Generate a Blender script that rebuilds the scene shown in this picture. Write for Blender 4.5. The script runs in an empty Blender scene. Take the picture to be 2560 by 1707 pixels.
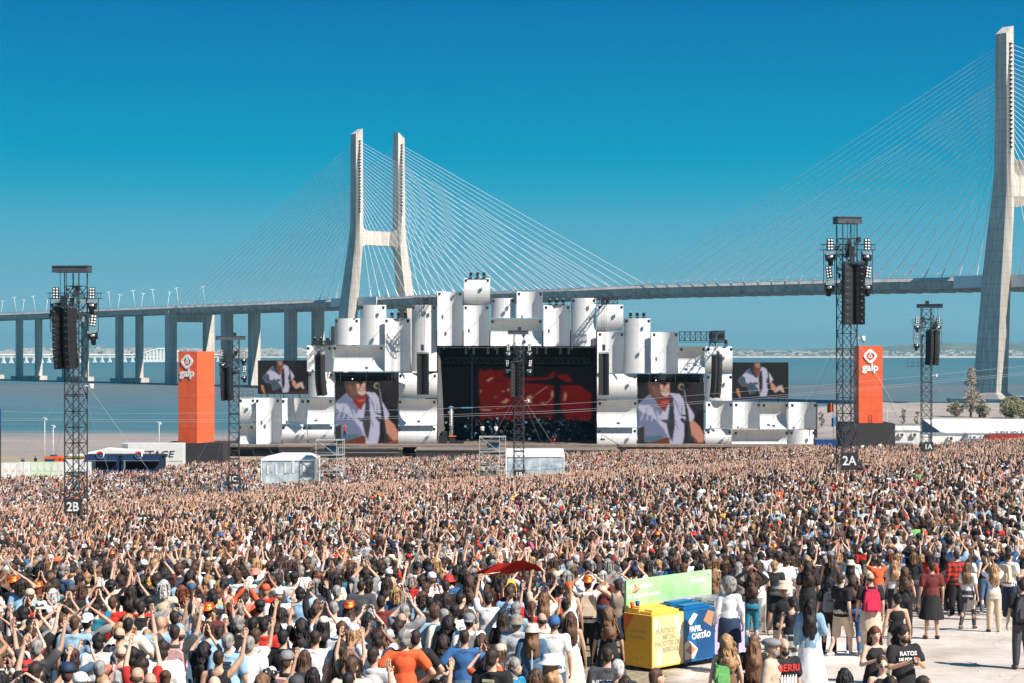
import bpy, bmesh, math, random
import numpy as np
from mathutils import Vector, Matrix

# ---------------------------------------------------------------- camera, sky, sun, exposure
SC = bpy.context.scene
F = 4470.0            # focal length in photo pixels (photo 2560 wide)
HC = 20.6             # camera height above the river
cam = bpy.data.cameras.new('camera'); camo = bpy.data.objects.new('camera', cam)
SC.collection.objects.link(camo); SC.camera = camo
camo.location = (0, 0, HC); camo.rotation_euler = (math.radians(90), 0, 0)
cam.sensor_width = 36.0; cam.lens = 36.0 * F / 2560
cam.shift_y = (880 - 853.5) / 2560
cam.clip_start = 0.5; cam.clip_end = 60000
SC.view_settings.view_transform = 'Standard'; SC.view_settings.look = 'None'
SC.view_settings.gamma = 1.0; SC.view_settings.use_curve_mapping = False
EXPO = 0.72
SC.view_settings.exposure = EXPO
SC.cycles.max_bounces = 6; SC.cycles.diffuse_bounces = 3; SC.cycles.glossy_bounces = 3
SC.cycles.transparent_max_bounces = 12; SC.cycles.transmission_bounces = 4
SC.cycles.volume_bounces = 0

SUN_EL = math.radians(45)
sun_h = Vector((0.80, -0.60, 0)).normalized()
sund = Vector((sun_h.x*math.cos(SUN_EL), sun_h.y*math.cos(SUN_EL), math.sin(SUN_EL)))
sl = bpy.data.lights.new('sun', 'SUN'); sl.energy = 4.8; sl.angle = math.radians(0.55); sl.color = (1.0, 0.93, 0.84)
so = bpy.data.objects.new('sun', sl); SC.collection.objects.link(so)
so.rotation_euler = (-sund).to_track_quat('-Z', 'Y').to_euler()

W = bpy.data.worlds.new('World'); SC.world = W; W.use_nodes = True
nt = W.node_tree; nt.nodes.clear()
wo = nt.nodes.new('ShaderNodeOutputWorld'); bg = nt.nodes.new('ShaderNodeBackground')
sky = nt.nodes.new('ShaderNodeTexSky'); sky.sky_type = 'NISHITA'; sky.sun_disc = False
sky.sun_elevation = SUN_EL; sky.sun_rotation = math.atan2(sun_h.x, sun_h.y)
sky.air_density = 1.0; sky.dust_density = 0.3; sky.ozone_density = 3.0
skb = nt.nodes.new('ShaderNodeVectorMath'); skb.operation = 'MULTIPLY'; skb.inputs[1].default_value = (0.012, 0.06, 0.085)      # cool grade of the picture
nt.links.new(sky.outputs[0], skb.inputs[0])
tc = nt.nodes.new('ShaderNodeTexCoord'); sx = nt.nodes.new('ShaderNodeSeparateXYZ')
nt.links.new(tc.outputs['Generated'], sx.inputs[0])
mr = nt.nodes.new('ShaderNodeMapRange'); mr.inputs['From Min'].default_value = -0.02; mr.inputs['From Max'].default_value = 0.28
nt.links.new(sx.outputs['Z'], mr.inputs['Value'])
cr = nt.nodes.new('ShaderNodeValToRGB')
SKY = [(0.0, (.17, .32, .38)), (0.068, (.165, .315, .380)), (0.14, (.130, .290, .365)), (0.22, (.088, .260, .345)), (0.30, (.050, .246, .345)), (0.37, (.012, .222, .332)),
       (0.43, (.000, .198, .325)), (0.57, (.000, .150, .295)), (0.71, (.000, .108, .252)), (1.0, (.012, .100, .232))]
el = cr.color_ramp.elements
while len(el) < len(SKY): el.new(0.5)
for e, (p, c) in zip(el, SKY): e.position = p; e.color = (*c, 1)
nt.links.new(mr.outputs[0], cr.inputs[0])
mx = nt.nodes.new('ShaderNodeMix'); mx.data_type = 'RGBA'; mx.inputs['Factor'].default_value = 0.96
nt.links.new(skb.outputs[0], mx.inputs['A']); nt.links.new(cr.outputs[0], mx.inputs['B'])
nt.links.new(mx.outputs['Result'], bg.inputs[0]); bg.inputs[1].default_value = 1.0
nt.links.new(bg.outputs[0], wo.inputs[0])

# ---------------------------------------------------------------- helpers
rng = np.random.default_rng(7); R = random.Random(11)
def link(o): SC.collection.objects.link(o); return o
def PX(x, y, Y): return Vector(((x-1280)*Y/F, Y, HC-(y-880)*Y/F))
def interp(x, pts):
    xs = [p[0] for p in pts]; ys = [p[1] for p in pts]
    return np.interp(x, xs, ys)
def sstep(a, b, x):
    t = np.clip((x-a)/(b-a), 0, 1); return t*t*(3-2*t)
def drop(X, Y):
    """how far the ground lies below the camera"""
    dC = interp(Y, [(-40,5.0),(0,5.3),(23,5.7),(31,6.0),(40,6.46),(55,7.9),(77,9.3),(105,10.9),(138,12.3),(200,15.8),(241,18.3),(290,18.9),(332,19.1),(380,19.2)])
    k = interp(Y, [(0,0),(36,0.0),(77,.04),(138,.058),(241,.058),(300,.036),(345,.02),(420,.012)])
    w = X
    kk = np.where((np.abs(X) < 62) & (Y > 290), 1-sstep(290, 318, Y), 1.0)
    right = np.where(X > 58, sstep(58, 75, X), 0)
    d = dC - k*w*kk
    d = np.where(Y > 300, d*(1-right*sstep(300,330,Y)) + 16.9*right*sstep(300,330,Y), d)
    edge = 337 + 35*sstep(-64, -50, X) + 240*sstep(-10, 130, X) + 6*np.sin(X*.11)+3*np.sin(X*.37)
    d = np.minimum(d, 19.3)
    d = d + (22.0-d)*sstep(edge-8, edge+14, Y)
    return d
def gz(X, Y): return float(HC - drop(np.float64(X), np.float64(Y)))

def tag(o, label=None, cat=None, group=None, kind=None):
    if label: o['label'] = label
    if cat: o['category'] = cat
    if group: o['group'] = group
    if kind: o['kind'] = kind
    return o
def thing(name, loc, label, cat, group=None, rz=0):
    o = bpy.data.objects.new(name, None); o.location = loc; o.rotation_euler = (0, 0, rz); link(o)
    return tag(o, label, cat, group)

class MB:
    def __init__(s): s.v = []; s.f = []; s.m = []; s.sm = []
    def add(s, vs, fs, mi=0, smooth=False):
        b = len(s.v); s.v.extend([tuple(v) for v in vs])
        for f in fs: s.f.append(tuple(i+b for i in f)); s.m.append(mi); s.sm.append(smooth)
        return s
    def box(s, c, d, mi=0, rz=0, M=None):
        x, y, z = d[0]/2, d[1]/2, d[2]/2
        vs = [Vector((i*x, j*y, k*z)) for k in (-1,1) for j in (-1,1) for i in (-1,1)]
        if rz:
            r = Matrix.Rotation(rz, 3, 'Z'); vs = [r @ v for v in vs]
        if M is not None: vs = [M @ v for v in vs]
        vs = [v + Vector(c) for v in vs]
        return s.add(vs, [(0,2,3,1),(4,5,7,6),(0,1,5,4),(2,6,7,3),(0,4,6,2),(1,3,7,5)], mi)
    def tube(s, p0, p1, r0, r1=None, n=4, mi=0, caps=True, smooth=None):
        r1 = r0 if r1 is None else r1
        p0 = Vector(p0); p1 = Vector(p1); d = (p1-p0)
        if d.length < 1e-6: return s
        d.normalize(); u = d.cross(Vector((0,0,1)) if abs(d.z) < .9 else Vector((1,0,0))).normalized(); w = d.cross(u)
        vs = []
        for p, r in ((p0, r0), (p1, r1)):
            for i in range(n):
                a = 2*math.pi*(i+.5)/n; vs.append(p + (u*math.cos(a)+w*math.sin(a))*r)
        fs = [(i, (i+1)%n, n+(i+1)%n, n+i) for i in range(n)]
        if caps: fs += [tuple(range(n-1,-1,-1)), tuple(range(n,2*n))]
        return s.add(vs, fs, mi, (n > 5) if smooth is None else smooth)
    def lathe(s, prof, c=(0,0,0), n=12, mi=0, M=None, smooth=True):
        vs = []; c = Vector(c)
        for r, z in prof:
            for i in range(n):
                a = 2*math.pi*i/n; v = Vector((r*math.cos(a), r*math.sin(a), z))
                if M is not None: v = M @ v
                vs.append(v+c)
        fs = []
        for k in range(len(prof)-1):
            for i in range(n):
                j = (i+1)%n; fs.append((k*n+i, k*n+j, (k+1)*n+j, (k+1)*n+i))
        fs.append(tuple(range(n-1,-1,-1))); b = (len(prof)-1)*n; fs.append(tuple(range(b, b+n)))
        return s.add(vs, fs, mi, smooth)
    def prism(s, pts, y0, y1, mi=0, M=None):
        """polygon in x-z extruded along y"""
        n = len(pts); vs = [Vector((p[0], y0, p[1])) for p in pts]+[Vector((p[0], y1, p[1])) for p in pts]
        if M is not None: vs = [M @ v for v in vs]
        fs = [tuple(range(n)), tuple(range(2*n-1, n-1, -1))]+[(i, n+i, n+(i+1)%n, (i+1)%n) for i in range(n)]
        return s.add(vs, fs, mi)
    def sph(s, c, r, n=8, mi=0, M=None):
        rr = (r, r, r) if not hasattr(r, '__len__') else r
        prof = [(math.sin(math.pi*k/(n//2))+1e-4, -math.cos(math.pi*k/(n//2))) for k in range(n//2+1)]
        vs = []
        for q, z in prof:
            for i in range(n):
                a = 2*math.pi*i/n; v = Vector((q*math.cos(a)*rr[0], q*math.sin(a)*rr[1], z*rr[2]))
                if M is not None: v = M @ v
                vs.append(v+Vector(c))
        fs = [(k*n+i, k*n+(i+1)%n, (k+1)*n+(i+1)%n, (k+1)*n+i) for k in range(n//2) for i in range(n)]
        return s.add(vs, fs, mi, True)
    def mesh(s, name, mats):
        me = bpy.data.meshes.new(name); me.from_pydata(s.v, [], s.f)
        for m in (mats if isinstance(mats, (list, tuple)) else [mats]): me.materials.append(m)
        me.polygons.foreach_set('material_index', s.m); me.polygons.foreach_set('use_smooth', s.sm)
        me.update(); return me
    def build(s, name, mats, parent=None, loc=None, rz=None):
        o = bpy.data.objects.new(name, s.mesh(name, mats)); link(o)
        if parent is not None: o.parent = parent
        if loc is not None: o.location = loc
        if rz is not None: o.rotation_euler = (0,0,rz)
        return o
def inst(name, me, parent=None, loc=(0,0,0), rot=(0,0,0), scale=(1,1,1)):
    o = bpy.data.objects.new(name, me); link(o); o.parent = parent
    o.location = loc; o.rotation_euler = rot; o.scale = scale; return o
def hier_copy(o, parent=None):
    c = o.copy(); link(c); c.parent = parent
    for ch in list(o.children): hier_copy(ch, c)
    return c

_tx = {}
def text_mesh(body, size, ext=.02, off=0.0, mat=None, align='CENTER', shear=0, name='lettering', sx=1.0):
    cu = bpy.data.curves.new(name, 'FONT'); cu.body = body; cu.size = size; cu.extrude = ext; cu.offset = off
    cu.align_x = align; cu.align_y = 'CENTER'; cu.shear = shear; cu.resolution_u = 3; cu.space_line = .95
    o = bpy.data.objects.new(name, cu); link(o)
    dg = bpy.context.evaluated_depsgraph_get()
    me = bpy.data.meshes.new_from_object(o.evaluated_get(dg)); me.name = name
    bpy.data.objects.remove(o); bpy.data.curves.remove(cu)
    me.transform(Matrix.Rotation(math.pi/2, 4, 'X') @ Matrix.Diagonal((sx,1,1,1)))    # stands upright, reads from -Y
    me.materials.clear(); me.materials.append(mat); return me

# ---------------------------------------------------------------- materials
def newmat(name):
    m = bpy.data.materials.new(name); m.use_nodes = True; n = m.node_tree.nodes; b = n['Principled BSDF']; return m, n, m.node_tree.links, b
def noise_col(m, n, l, b, c, var=.15, scale=3.0, stretch=(1,1,1), c2=None, detail=4, coord='Object', rough=.5):
    t = n.new('ShaderNodeTexCoord'); mp = n.new('ShaderNodeMapping'); mp.inputs['Scale'].default_value = stretch
    l.new(t.outputs[coord], mp.inputs[0])
    no = n.new('ShaderNodeTexNoise'); no.inputs['Scale'].default_value = scale; no.inputs['Detail'].default_value = detail
    no.inputs['Roughness'].default_value = .6
    l.new(mp.outputs[0], no.inputs[0])
    r = n.new('ShaderNodeValToRGB'); r.color_ramp.elements[0].position = .3; r.color_ramp.elements[1].position = .7
    a = c2 if c2 else tuple(x*(1-var) for x in c)
    r.color_ramp.elements[0].color = (*a, 1); r.color_ramp.elements[1].color = (*(tuple(min(1, x*(1+var)) for x in c)), 1)
    l.new(no.outputs[0], r.inputs[0]); l.new(r.outputs[0], b.inputs['Base Color'])
    return no, r, mp
def bump(n, l, b, src, s=.3, d=.02):
    bp = n.new('ShaderNodeBump'); bp.inputs['Strength'].default_value = s; bp.inputs['Distance'].default_value = d
    l.new(src, bp.inputs['Height']); l.new(bp.outputs[0], b.inputs['Normal'])
def basic(name, c, rough=.6, metal=0, var=.12, scale=3.0, stretch=(1,1,1), c2=None, bmp=0, dist=.02):
    m, n, l, b = newmat(name); no, r, mp = noise_col(m, n, l, b, c, var, scale, stretch, c2)
    b.inputs['Roughness'].default_value = rough; b.inputs['Metallic'].default_value = metal
    if bmp: bump(n, l, b, no.outputs[0], bmp, dist)
    return m
def emis(name, c, s=1.0):
    m, n, l, b = newmat(name); b.inputs['Base Color'].default_value = (.02,.02,.02,1)
    b.inputs['Emission Color'].default_value = (*c, 1); b.inputs['Emission Strength'].default_value = s; return m
M = {}
M['capsteel'] = basic('grey_beam_steel', (.075,.085,.10), .5, .2, .2, 3)
M['steel'] = basic('dark_truss_steel', (.058,.060,.067), .45, .3, .35, 4)
M['alu'] = basic('grey_aluminium', (.42,.42,.42), .4, .6, .2, 3)
M['galv'] = basic('pale_scaffold_tube', (.62,.61,.58), .45, .3, .2, 3)
M['black'] = basic('black_drape', (.012,.012,.014), .8, 0, .4, .8)
M['cab'] = basic('speaker_black', (.018,.017,.018), .55, 0, .3, 6)
M['boxblack'] = basic('charcoal_cladding', (.030,.027,.030), .7, 0, .15, .8)
M['white'] = basic('white_pvc', (.80,.79,.77), .45, 0, .05, .6)
M['offwhite'] = basic('offwhite_paint', (.70,.69,.67), .5, 0, .10, 1.5)
M['orange'] = basic('orange_cladding', (.80,.125,.042), .5, 0, .10, .7)
M['joint'] = basic('orange_joint', (.50,.075,.03), .6, 0, .1, 1)
M['orange2'] = basic('orange_paint', (.75,.13,.03), .4, 0, .08, 1)
M['blue'] = basic('bar_blue', (.006,.05,.22), .5, 0, .25, 1.2)
M['red'] = basic('sign_red', (.70,.03,.02), .45, 0, .05, 2)
M['whitep'] = basic('sign_white', (.85,.84,.82), .4, 0, .03, 2)
M['lamp'] = basic('lens_glass', (.75,.74,.70), .15, 0, .05, 4)
M['chrome'] = basic('scuffed_chrome', (.65,.64,.62), .25, .8, .2, 5)
M['wire'] = basic('steel_wire', (.55,.55,.55), .4, .5, .1, 2)
M['floor'] = basic('stage_plywood', (.20,.155,.13), .7, 0, .25, .9)
M['navy'] = basic('navy_cloth', (.01,.05,.13), .8, 0, .2, 3)

# concrete with formwork joints
def concrete(name, c, joint=3.0):
    m, n, l, b = newmat(name)
    no, r, mp = noise_col(m, n, l, b, c, .2, .12, (1,1,.25)); no.inputs['Detail'].default_value = 8
    t = n.new('ShaderNodeTexCoord'); s = n.new('ShaderNodeSeparateXYZ'); l.new(t.outputs['Object'], s.inputs[0])
    mo = n.new('ShaderNodeMath'); mo.operation = 'FRACT'; dv = n.new('ShaderNodeMath'); dv.operation = 'DIVIDE'; dv.inputs[1].default_value = joint
    l.new(s.outputs['Z'], dv.inputs[0]); l.new(dv.outputs[0], mo.inputs[0])
    lt = n.new('ShaderNodeMath'); lt.operation = 'LESS_THAN'; lt.inputs[1].default_value = .05; l.new(mo.outputs[0], lt.inputs[0])
    n2 = n.new('ShaderNodeTexNoise'); n2.inputs['Scale'].default_value = .5; n2.inputs['Detail'].default_value = 5
    mp2 = n.new('ShaderNodeMapping'); mp2.inputs['Scale'].default_value = (2.5,2.5,.06); l.new(t.outputs['Object'], mp2.inputs[0]); l.new(mp2.outputs[0], n2.inputs[0])
    m1 = n.new('ShaderNodeMix'); m1.data_type = 'RGBA'; m1.blend_type = 'MULTIPLY'; m1.inputs['Factor'].default_value = .8
    r2 = n.new('ShaderNodeValToRGB'); r2.color_ramp.elements[0].color = (.55,.54,.52,1); r2.color_ramp.elements[0].position = .3; r2.color_ramp.elements[1].position = .62
    l.new(n2.outputs[0], r2.inputs[0]); l.new(r.outputs[0], m1.inputs['A']); l.new(r2.outputs[0], m1.inputs['B'])
    m2 = n.new('ShaderNodeMix'); m2.data_type = 'RGBA'; m2.blend_type = 'MULTIPLY'; l.new(lt.outputs[0], m2.inputs['Factor'])
    l.new(m1.outputs['Result'], m2.inputs['A']); m2.inputs['B'].default_value = (.72,.7,.68,1)
    l.new(m2.outputs['Result'], b.inputs['Base Color']); b.inputs['Roughness'].default_value = .85
    bump(n, l, b, no.outputs[0], .2, .1); return m
M['conc'] = concrete('bridge_concrete', (.60,.54,.475), 4.2)
M['conc2'] = concrete('deck_concrete', (.55,.52,.49), 40)
M['cable'] = basic('cable_sheath', (.78,.77,.74), .4, 0, .03, .5)

# ---------------------------------------------------------------- land, water, far shore
def build_ground():
    xs = np.concatenate([np.arange(-420, -160, 20), np.arange(-160, 161, 4), np.arange(180, 480, 20)]); ys = np.concatenate([np.arange(-60, 60, 4), np.arange(60, 420, 6), np.arange(420, 700, 10)])
    XX, YY = np.meshgrid(xs, ys); Z = HC - drop(XX, YY)
    Z = Z + (.04*np.sin(XX*.9)*np.sin(YY*.7))
    v = np.stack([XX, YY, Z], -1).reshape(-1, 3); nx = len(xs)
    f = [(j*nx+i, j*nx+i+1, (j+1)*nx+i+1, (j+1)*nx+i) for j in range(len(ys)-1) for i in range(nx-1)]
    me = bpy.data.meshes.new('ground'); me.from_pydata(v.tolist(), [], f); me.update()
    for p in me.polygons: p.use_smooth = True
    m, n, l, b = newmat('dusty_ground')
    t = n.new('ShaderNodeTexCoord')
    def nz(s, d=6, out=0):
        q = n.new('ShaderNodeTexNoise'); q.inputs['Scale'].default_value = s; q.inputs['Detail'].default_value = d; q.inputs['Roughness'].default_value = .65
        l.new(t.outputs['Object'], q.inputs[0]); return q.outputs[out]
    pale = n.new('ShaderNodeValToRGB'); l.new(nz(1.3, 9), pale.inputs[0])
    e = pale.color_ramp.elements; e[0].position = .3; e[0].color = (.47,.39,.33,1); e[1].position = .68; e[1].color = (.68,.60,.53,1)
    grass = n.new('ShaderNodeValToRGB'); l.new(nz(7, 8), grass.inputs[0])
    e = grass.color_ramp.elements; e[0].position = .35; e[0].color = (.20,.165,.09,1); e[1].position = .65; e[1].color = (.42,.35,.24,1)
    sp = n.new('ShaderNodeSeparateXYZ'); l.new(t.outputs['Object'], sp.inputs[0])
    a1 = n.new('ShaderNodeMath'); a1.operation = 'MULTIPLY_ADD'; l.new(nz(.5, 4), a1.inputs[0]); a1.inputs[1].default_value = 2.5; l.new(sp.outputs['X'], a1.inputs[2])
    mr_ = n.new('ShaderNodeMapRange'); mr_.inputs['From Min'].default_value = 4.0; mr_.inputs['From Max'].default_value = 4.8; l.new(a1.outputs[0], mr_.inputs[0])
    yy = n.new('ShaderNodeMapRange'); yy.inputs['From Min'].default_value = 50; yy.inputs['From Max'].default_value = 60; yy.inputs['To Min'].default_value = 1; yy.inputs['To Max'].default_value = 0; l.new(sp.outputs['Y'], yy.inputs[0])
    ml = n.new('ShaderNodeMath'); ml.operation = 'MULTIPLY'; l.new(mr_.outputs[0], ml.inputs[0]); l.new(yy.outputs[0], ml.inputs[1])
    mxx = n.new('ShaderNodeMix'); mxx.data_type = 'RGBA'; l.new(ml.outputs[0], mxx.inputs['Factor'])
    l.new(grass.outputs[0], mxx.inputs['A']); l.new(pale.outputs[0], mxx.inputs['B'])
    spk = n.new('ShaderNodeValToRGB'); l.new(nz(38, 3), spk.inputs[0]); e = spk.color_ramp.elements; e[0].position = .28; e[0].color = (.72,.68,.62,1); e[1].position = .42; e[1].color = (1,1,1,1)
    m3 = n.new('ShaderNodeMix'); m3.data_type = 'RGBA'; m3.blend_type = 'MULTIPLY'; m3.inputs['Factor'].default_value = .8; l.new(mxx.outputs['Result'], m3.inputs['A']); l.new(spk.outputs[0], m3.inputs['B'])
    # stains and fine cracks on the trodden surface
    st_ = n.new('ShaderNodeValToRGB'); l.new(nz(.33, 6), st_.inputs[0]); e = st_.color_ramp.elements; e[0].position = .36; e[0].color = (.74,.71,.68,1); e[1].position = .56; e[1].color = (1,1,1,1)
    m4 = n.new('ShaderNodeMix'); m4.data_type = 'RGBA'; m4.blend_type = 'MULTIPLY'; m4.inputs['Factor'].default_value = .75; l.new(m3.outputs['Result'], m4.inputs['A']); l.new(st_.outputs[0], m4.inputs['B'])
    vo = n.new('ShaderNodeTexVoronoi'); vo.feature = 'DISTANCE_TO_EDGE'; vo.inputs['Scale'].default_value = .55; l.new(t.outputs['Object'], vo.inputs['Vector'])
    vr = n.new('ShaderNodeValToRGB'); l.new(vo.outputs['Distance'], vr.inputs[0]); e = vr.color_ramp.elements; e[0].position = .0; e[0].color = (.6,.57,.54,1); e[1].position = .012; e[1].color = (1,1,1,1)
    m5 = n.new('ShaderNodeMix'); m5.data_type = 'RGBA'; m5.blend_type = 'MULTIPLY'; m5.inputs['Factor'].default_value = .5; l.new(m4.outputs['Result'], m5.inputs['A']); l.new(vr.outputs[0], m5.inputs['B'])
    bk = n.new('ShaderNodeMapRange'); bk.inputs['From Min'].default_value = 335; bk.inputs['From Max'].default_value = 352; l.new(sp.outputs['Y'], bk.inputs[0])
    m6 = n.new('ShaderNodeMix'); m6.data_type = 'RGBA'; l.new(bk.outputs[0], m6.inputs['Factor']); l.new(m5.outputs['Result'], m6.inputs['A']); bb = n.new('ShaderNodeValToRGB'); l.new(nz(.12, 6), bb.inputs[0])
    e = bb.color_ramp.elements; e[0].position = .35; e[0].color = (.24,.20,.17,1); e[1].position = .65; e[1].color = (.38,.33,.29,1); l.new(bb.outputs[0], m6.inputs['B'])
    l.new(m6.outputs['Result'], b.inputs['Base Color']); b.inputs['Roughness'].default_value = .95
    bump(n, l, b, nz(14, 8), .5, .03)
    me.materials.append(m); o = bpy.data.objects.new('ground', me); link(o); tag(o, kind='structure')
build_ground()

def build_river():
    ys = [-200, 100, 300, 420, 600, 900, 1500, 3000, 7000, 15000]; xs = [-12000, -6000, -2000, -500, 0, 500, 2000, 6000, 12000]
    v = [(x, y, 0) for y in ys for x in xs]; nx = len(xs)
    f = [(j*nx+i, j*nx+i+1, (j+1)*nx+i+1, (j+1)*nx+i) for j in range(len(ys)-1) for i in range(nx-1)]
    me = bpy.data.meshes.new('river'); me.from_pydata(v, [], f); me.update()
    m, n, l, b = newmat('river_water')
    t = n.new('ShaderNodeTexCoord'); sp = n.new('ShaderNodeSeparateXYZ'); l.new(t.outputs['Object'], sp.inputs[0])
    mp = n.new('ShaderNodeMapping'); mp.inputs['Scale'].default_value = (.25,1,1); l.new(t.outputs['Object'], mp.inputs[0])
    no = n.new('ShaderNodeTexNoise'); no.inputs['Scale'].default_value = .014; no.inputs['Detail'].default_value = 8; no.inputs['Roughness'].default_value = .65; l.new(mp.outputs[0], no.inputs[0])
    lg = n.new('ShaderNodeMath'); lg.operation = 'LOGARITHM'; lg.inputs[1].default_value = 10; l.new(sp.outputs['Y'], lg.inputs[0])
    ad = n.new('ShaderNodeMath'); ad.operation = 'MULTIPLY_ADD'; l.new(no.outputs[0], ad.inputs[0]); ad.inputs[1].default_value = .15; l.new(lg.outputs[0], ad.inputs[2])
    mr_ = n.new('ShaderNodeMapRange'); mr_.inputs['From Min'].default_value = 2.625; mr_.inputs['From Max'].default_value = 3.625; l.new(ad.outputs[0], mr_.inputs[0])
    r = n.new('ShaderNodeValToRGB'); l.new(mr_.outputs[0], r.inputs[0])
    # position along log10 distance: wet mud, teal channel, shallow sandbank, open water
    st = [(0.0,(.30,.25,.22)),(.085,(.31,.26,.23)),(.11,(.18,.20,.20)),(.15,(.065,.15,.175)),(.24,(.065,.15,.175)),(.30,(.085,.15,.175)),(.42,(.105,.145,.16)),(.49,(.135,.145,.15)),
          (.52,(.07,.14,.165)),(.60,(.075,.155,.178)),(.72,(.075,.165,.185)),(.85,(.070,.155,.185)),(1.0,(.06,.145,.18))]
    e = r.color_ramp.elements
    while len(e) < len(st): e.new(.5)
    for q, (p, c) in zip(e, st): q.position = p; q.color = (*c, 1)
    n9 = n.new('ShaderNodeTexNoise'); n9.inputs['Scale'].default_value = .09; n9.inputs['Detail'].default_value = 7; n9.inputs['Roughness'].default_value = .7; mp9 = n.new('ShaderNodeMapping'); mp9.inputs['Scale'].default_value = (.3,1,1); l.new(t.outputs['Object'], mp9.inputs[0]); l.new(mp9.outputs[0], n9.inputs[0])
    r9 = n.new('ShaderNodeMapRange'); r9.inputs['From Min'].default_value = .3; r9.inputs['From Max'].default_value = .7; r9.inputs['To Min'].default_value = .78; r9.inputs['To Max'].default_value = 1.2; l.new(n9.outputs[0], r9.inputs[0])
    v9 = n.new('ShaderNodeVectorMath'); v9.operation = 'SCALE'; l.new(r.outputs[0], v9.inputs[0]); l.new(r9.outputs[0], v9.inputs['Scale'])
    l.new(v9.outputs[0], b.inputs['Base Color']); b.inputs['Roughness'].default_value = .55; b.inputs['IOR'].default_value = 1.2
    n2 = n.new('ShaderNodeTexNoise'); n2.inputs['Scale'].default_value = .35; n2.inputs['Detail'].default_value = 6; mp2 = n.new('ShaderNodeMapping'); mp2.inputs['Scale'].default_value = (.4,1,1)
    l.new(t.outputs['Object'], mp2.inputs[0]); l.new(mp2.outputs[0], n2.inputs[0])
    bump(n, l, b, n2.outputs[0], .6, .5)
    me.materials.append(m); o = bpy.data.objects.new('river', me); link(o); tag(o, kind='structure')
build_river()
ch_ = MB(); ch_.box((165, 628, .04), (230, 26, .02)); tag(ch_.build('tidal_channel', basic('channel_water', (.012,.05,.085), .5, 0, .3, .05)), kind='structure')

def ridge(name, Y, x0, x1, hfun, mat, n=160):
    m = MB(); vs = []; fs = []
    for i in range(n+1):
        x = x0+(x1-x0)*i/n; h = hfun(x)
        vs += [(x, Y, -1), (x, Y+60, h*.35), (x, Y+500, h), (x, Y+1600, h*.8)]
    for i in range(n):
        for k in range(3): a = i*4+k; fs.append((a, a+4, a+5, a+1))
    m.add(vs, fs, 0, True); o = m.build(name, mat); tag(o, kind='structure'); return o
M['farland'] = basic('far_bank_scrub', (.13,.14,.09), .9, 0, .4, .01)
M['sand'] = basic('far_beach_sand', (.75,.70,.60), .9, 0, .1, .02)
hN = lambda x: 12+5*math.sin(x*.004)+3*math.sin(x*.011+1)+2*math.sin(x*.031)
ridge('far_shore', 7200, -7000, 7000, hN, M['farland'])
ridge('hills', 11000, -3000, 9000, lambda x: 14+70*math.exp(-((x-3000)/900)**2)+40*math.exp(-((x-4500)/600)**2)+22*math.exp(-((x-1500)/500)**2)+6*math.sin(x*.01), M['farland'])
bch = MB(); bch.box((0, 7150, 2.5), (14000, 60, 9)); tag(bch.build('far_beach', M['sand']), kind='structure')
# far town : hundreds of little blocks, one mass
town = MB(); M['town'] = basic('far_town_walls', (.50,.47,.44), .8, 0, .45, .02)
for i in range(1700):
    if R.random() < .55: x = R.uniform(-2150, -900); h = R.uniform(4, 17)*R.uniform(.5,1)
    else: x = R.uniform(-1050, 2300); h = R.uniform(2.5, 6)
    y = R.uniform(7210, 7900); z = 6 + (y-7210)*.03 + R.uniform(-2, 8)*(1 if x < -1000 else .4)
    town.box((x, y, z+h/2), (R.uniform(7, 26), 20, h))
tag(town.build('far_town', M['town']), 'pale low town along the far bank of the river', 'town', kind='stuff')
cr_ = MB(); M['farsteel'] = basic('far_crane_steel', (.35,.36,.38), .6)
for i in range(26):
    x = R.uniform(-2050, -1000); h = R.uniform(25, 55); cr_.box((x, 7300, h/2), (3, 3, h)); cr_.box((x+6, 7300, h), (22, 2, 2))
tag(cr_.build('far_cranes', M['farsteel']), 'thin cranes and masts over the far town at left', 'cranes', kind='stuff')

# far low viaduct of the crossing
def far_viaduct():
    t = thing('low_viaduct', (-800, 3600, 0), 'long low white viaduct with an arched hump crossing the water far behind the piers', 'bridge')
    def P(px):
        Y = 3500 + (px/470.0)*500; hump = 14*math.exp(-((px-405)/42.0)**2)
        return Vector(((px-1280)*Y/F+800, Y-3600, HC-(886-880)*Y/F+hump*.98))
    d = MB(); k = -60
    pts = [P(p) for p in range(-60, 560, 8)]
    for a, b in zip(pts, pts[1:]):
        mid = (a+b)/2; L = (b-a).length; ang = math.atan2((b-a).y, (b-a).x)
        d.add([a+Vector((0,0,0)), b, b+Vector((0,0,2.0)), a+Vector((0,0,2.0)), a+Vector((4,14,0)), b+Vector((4,14,0)), b+Vector((4,14,2.0)), a+Vector((4,14,2.0))],
              [(0,1,2,3),(4,7,6,5),(3,2,6,7),(0,4,5,1)])
    d.build('deck', M['offwhite'], t)
    px = -50
    while px < 545:
        p = P(px); pr = MB(); wide = 2.2 if abs(px-405) > 62 else 4.5; top = p.z
        pr.prism([(-4.2, 0), (4.2, 0), (1.2, 6), (.8, top), (-.8, top), (-1.2, 6)] if wide < 3 else [(-3.2,0),(3.2,0),(1.6,top*.3),(1.4,top),(-1.4,top),(-1.6,top*.3)], 2, 10)
        pr.build('pier', M['offwhite'], t, loc=(p.x, p.y, 0)); px += 19 if abs(px-405) > 62 else 8.5
far_viaduct()

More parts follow.
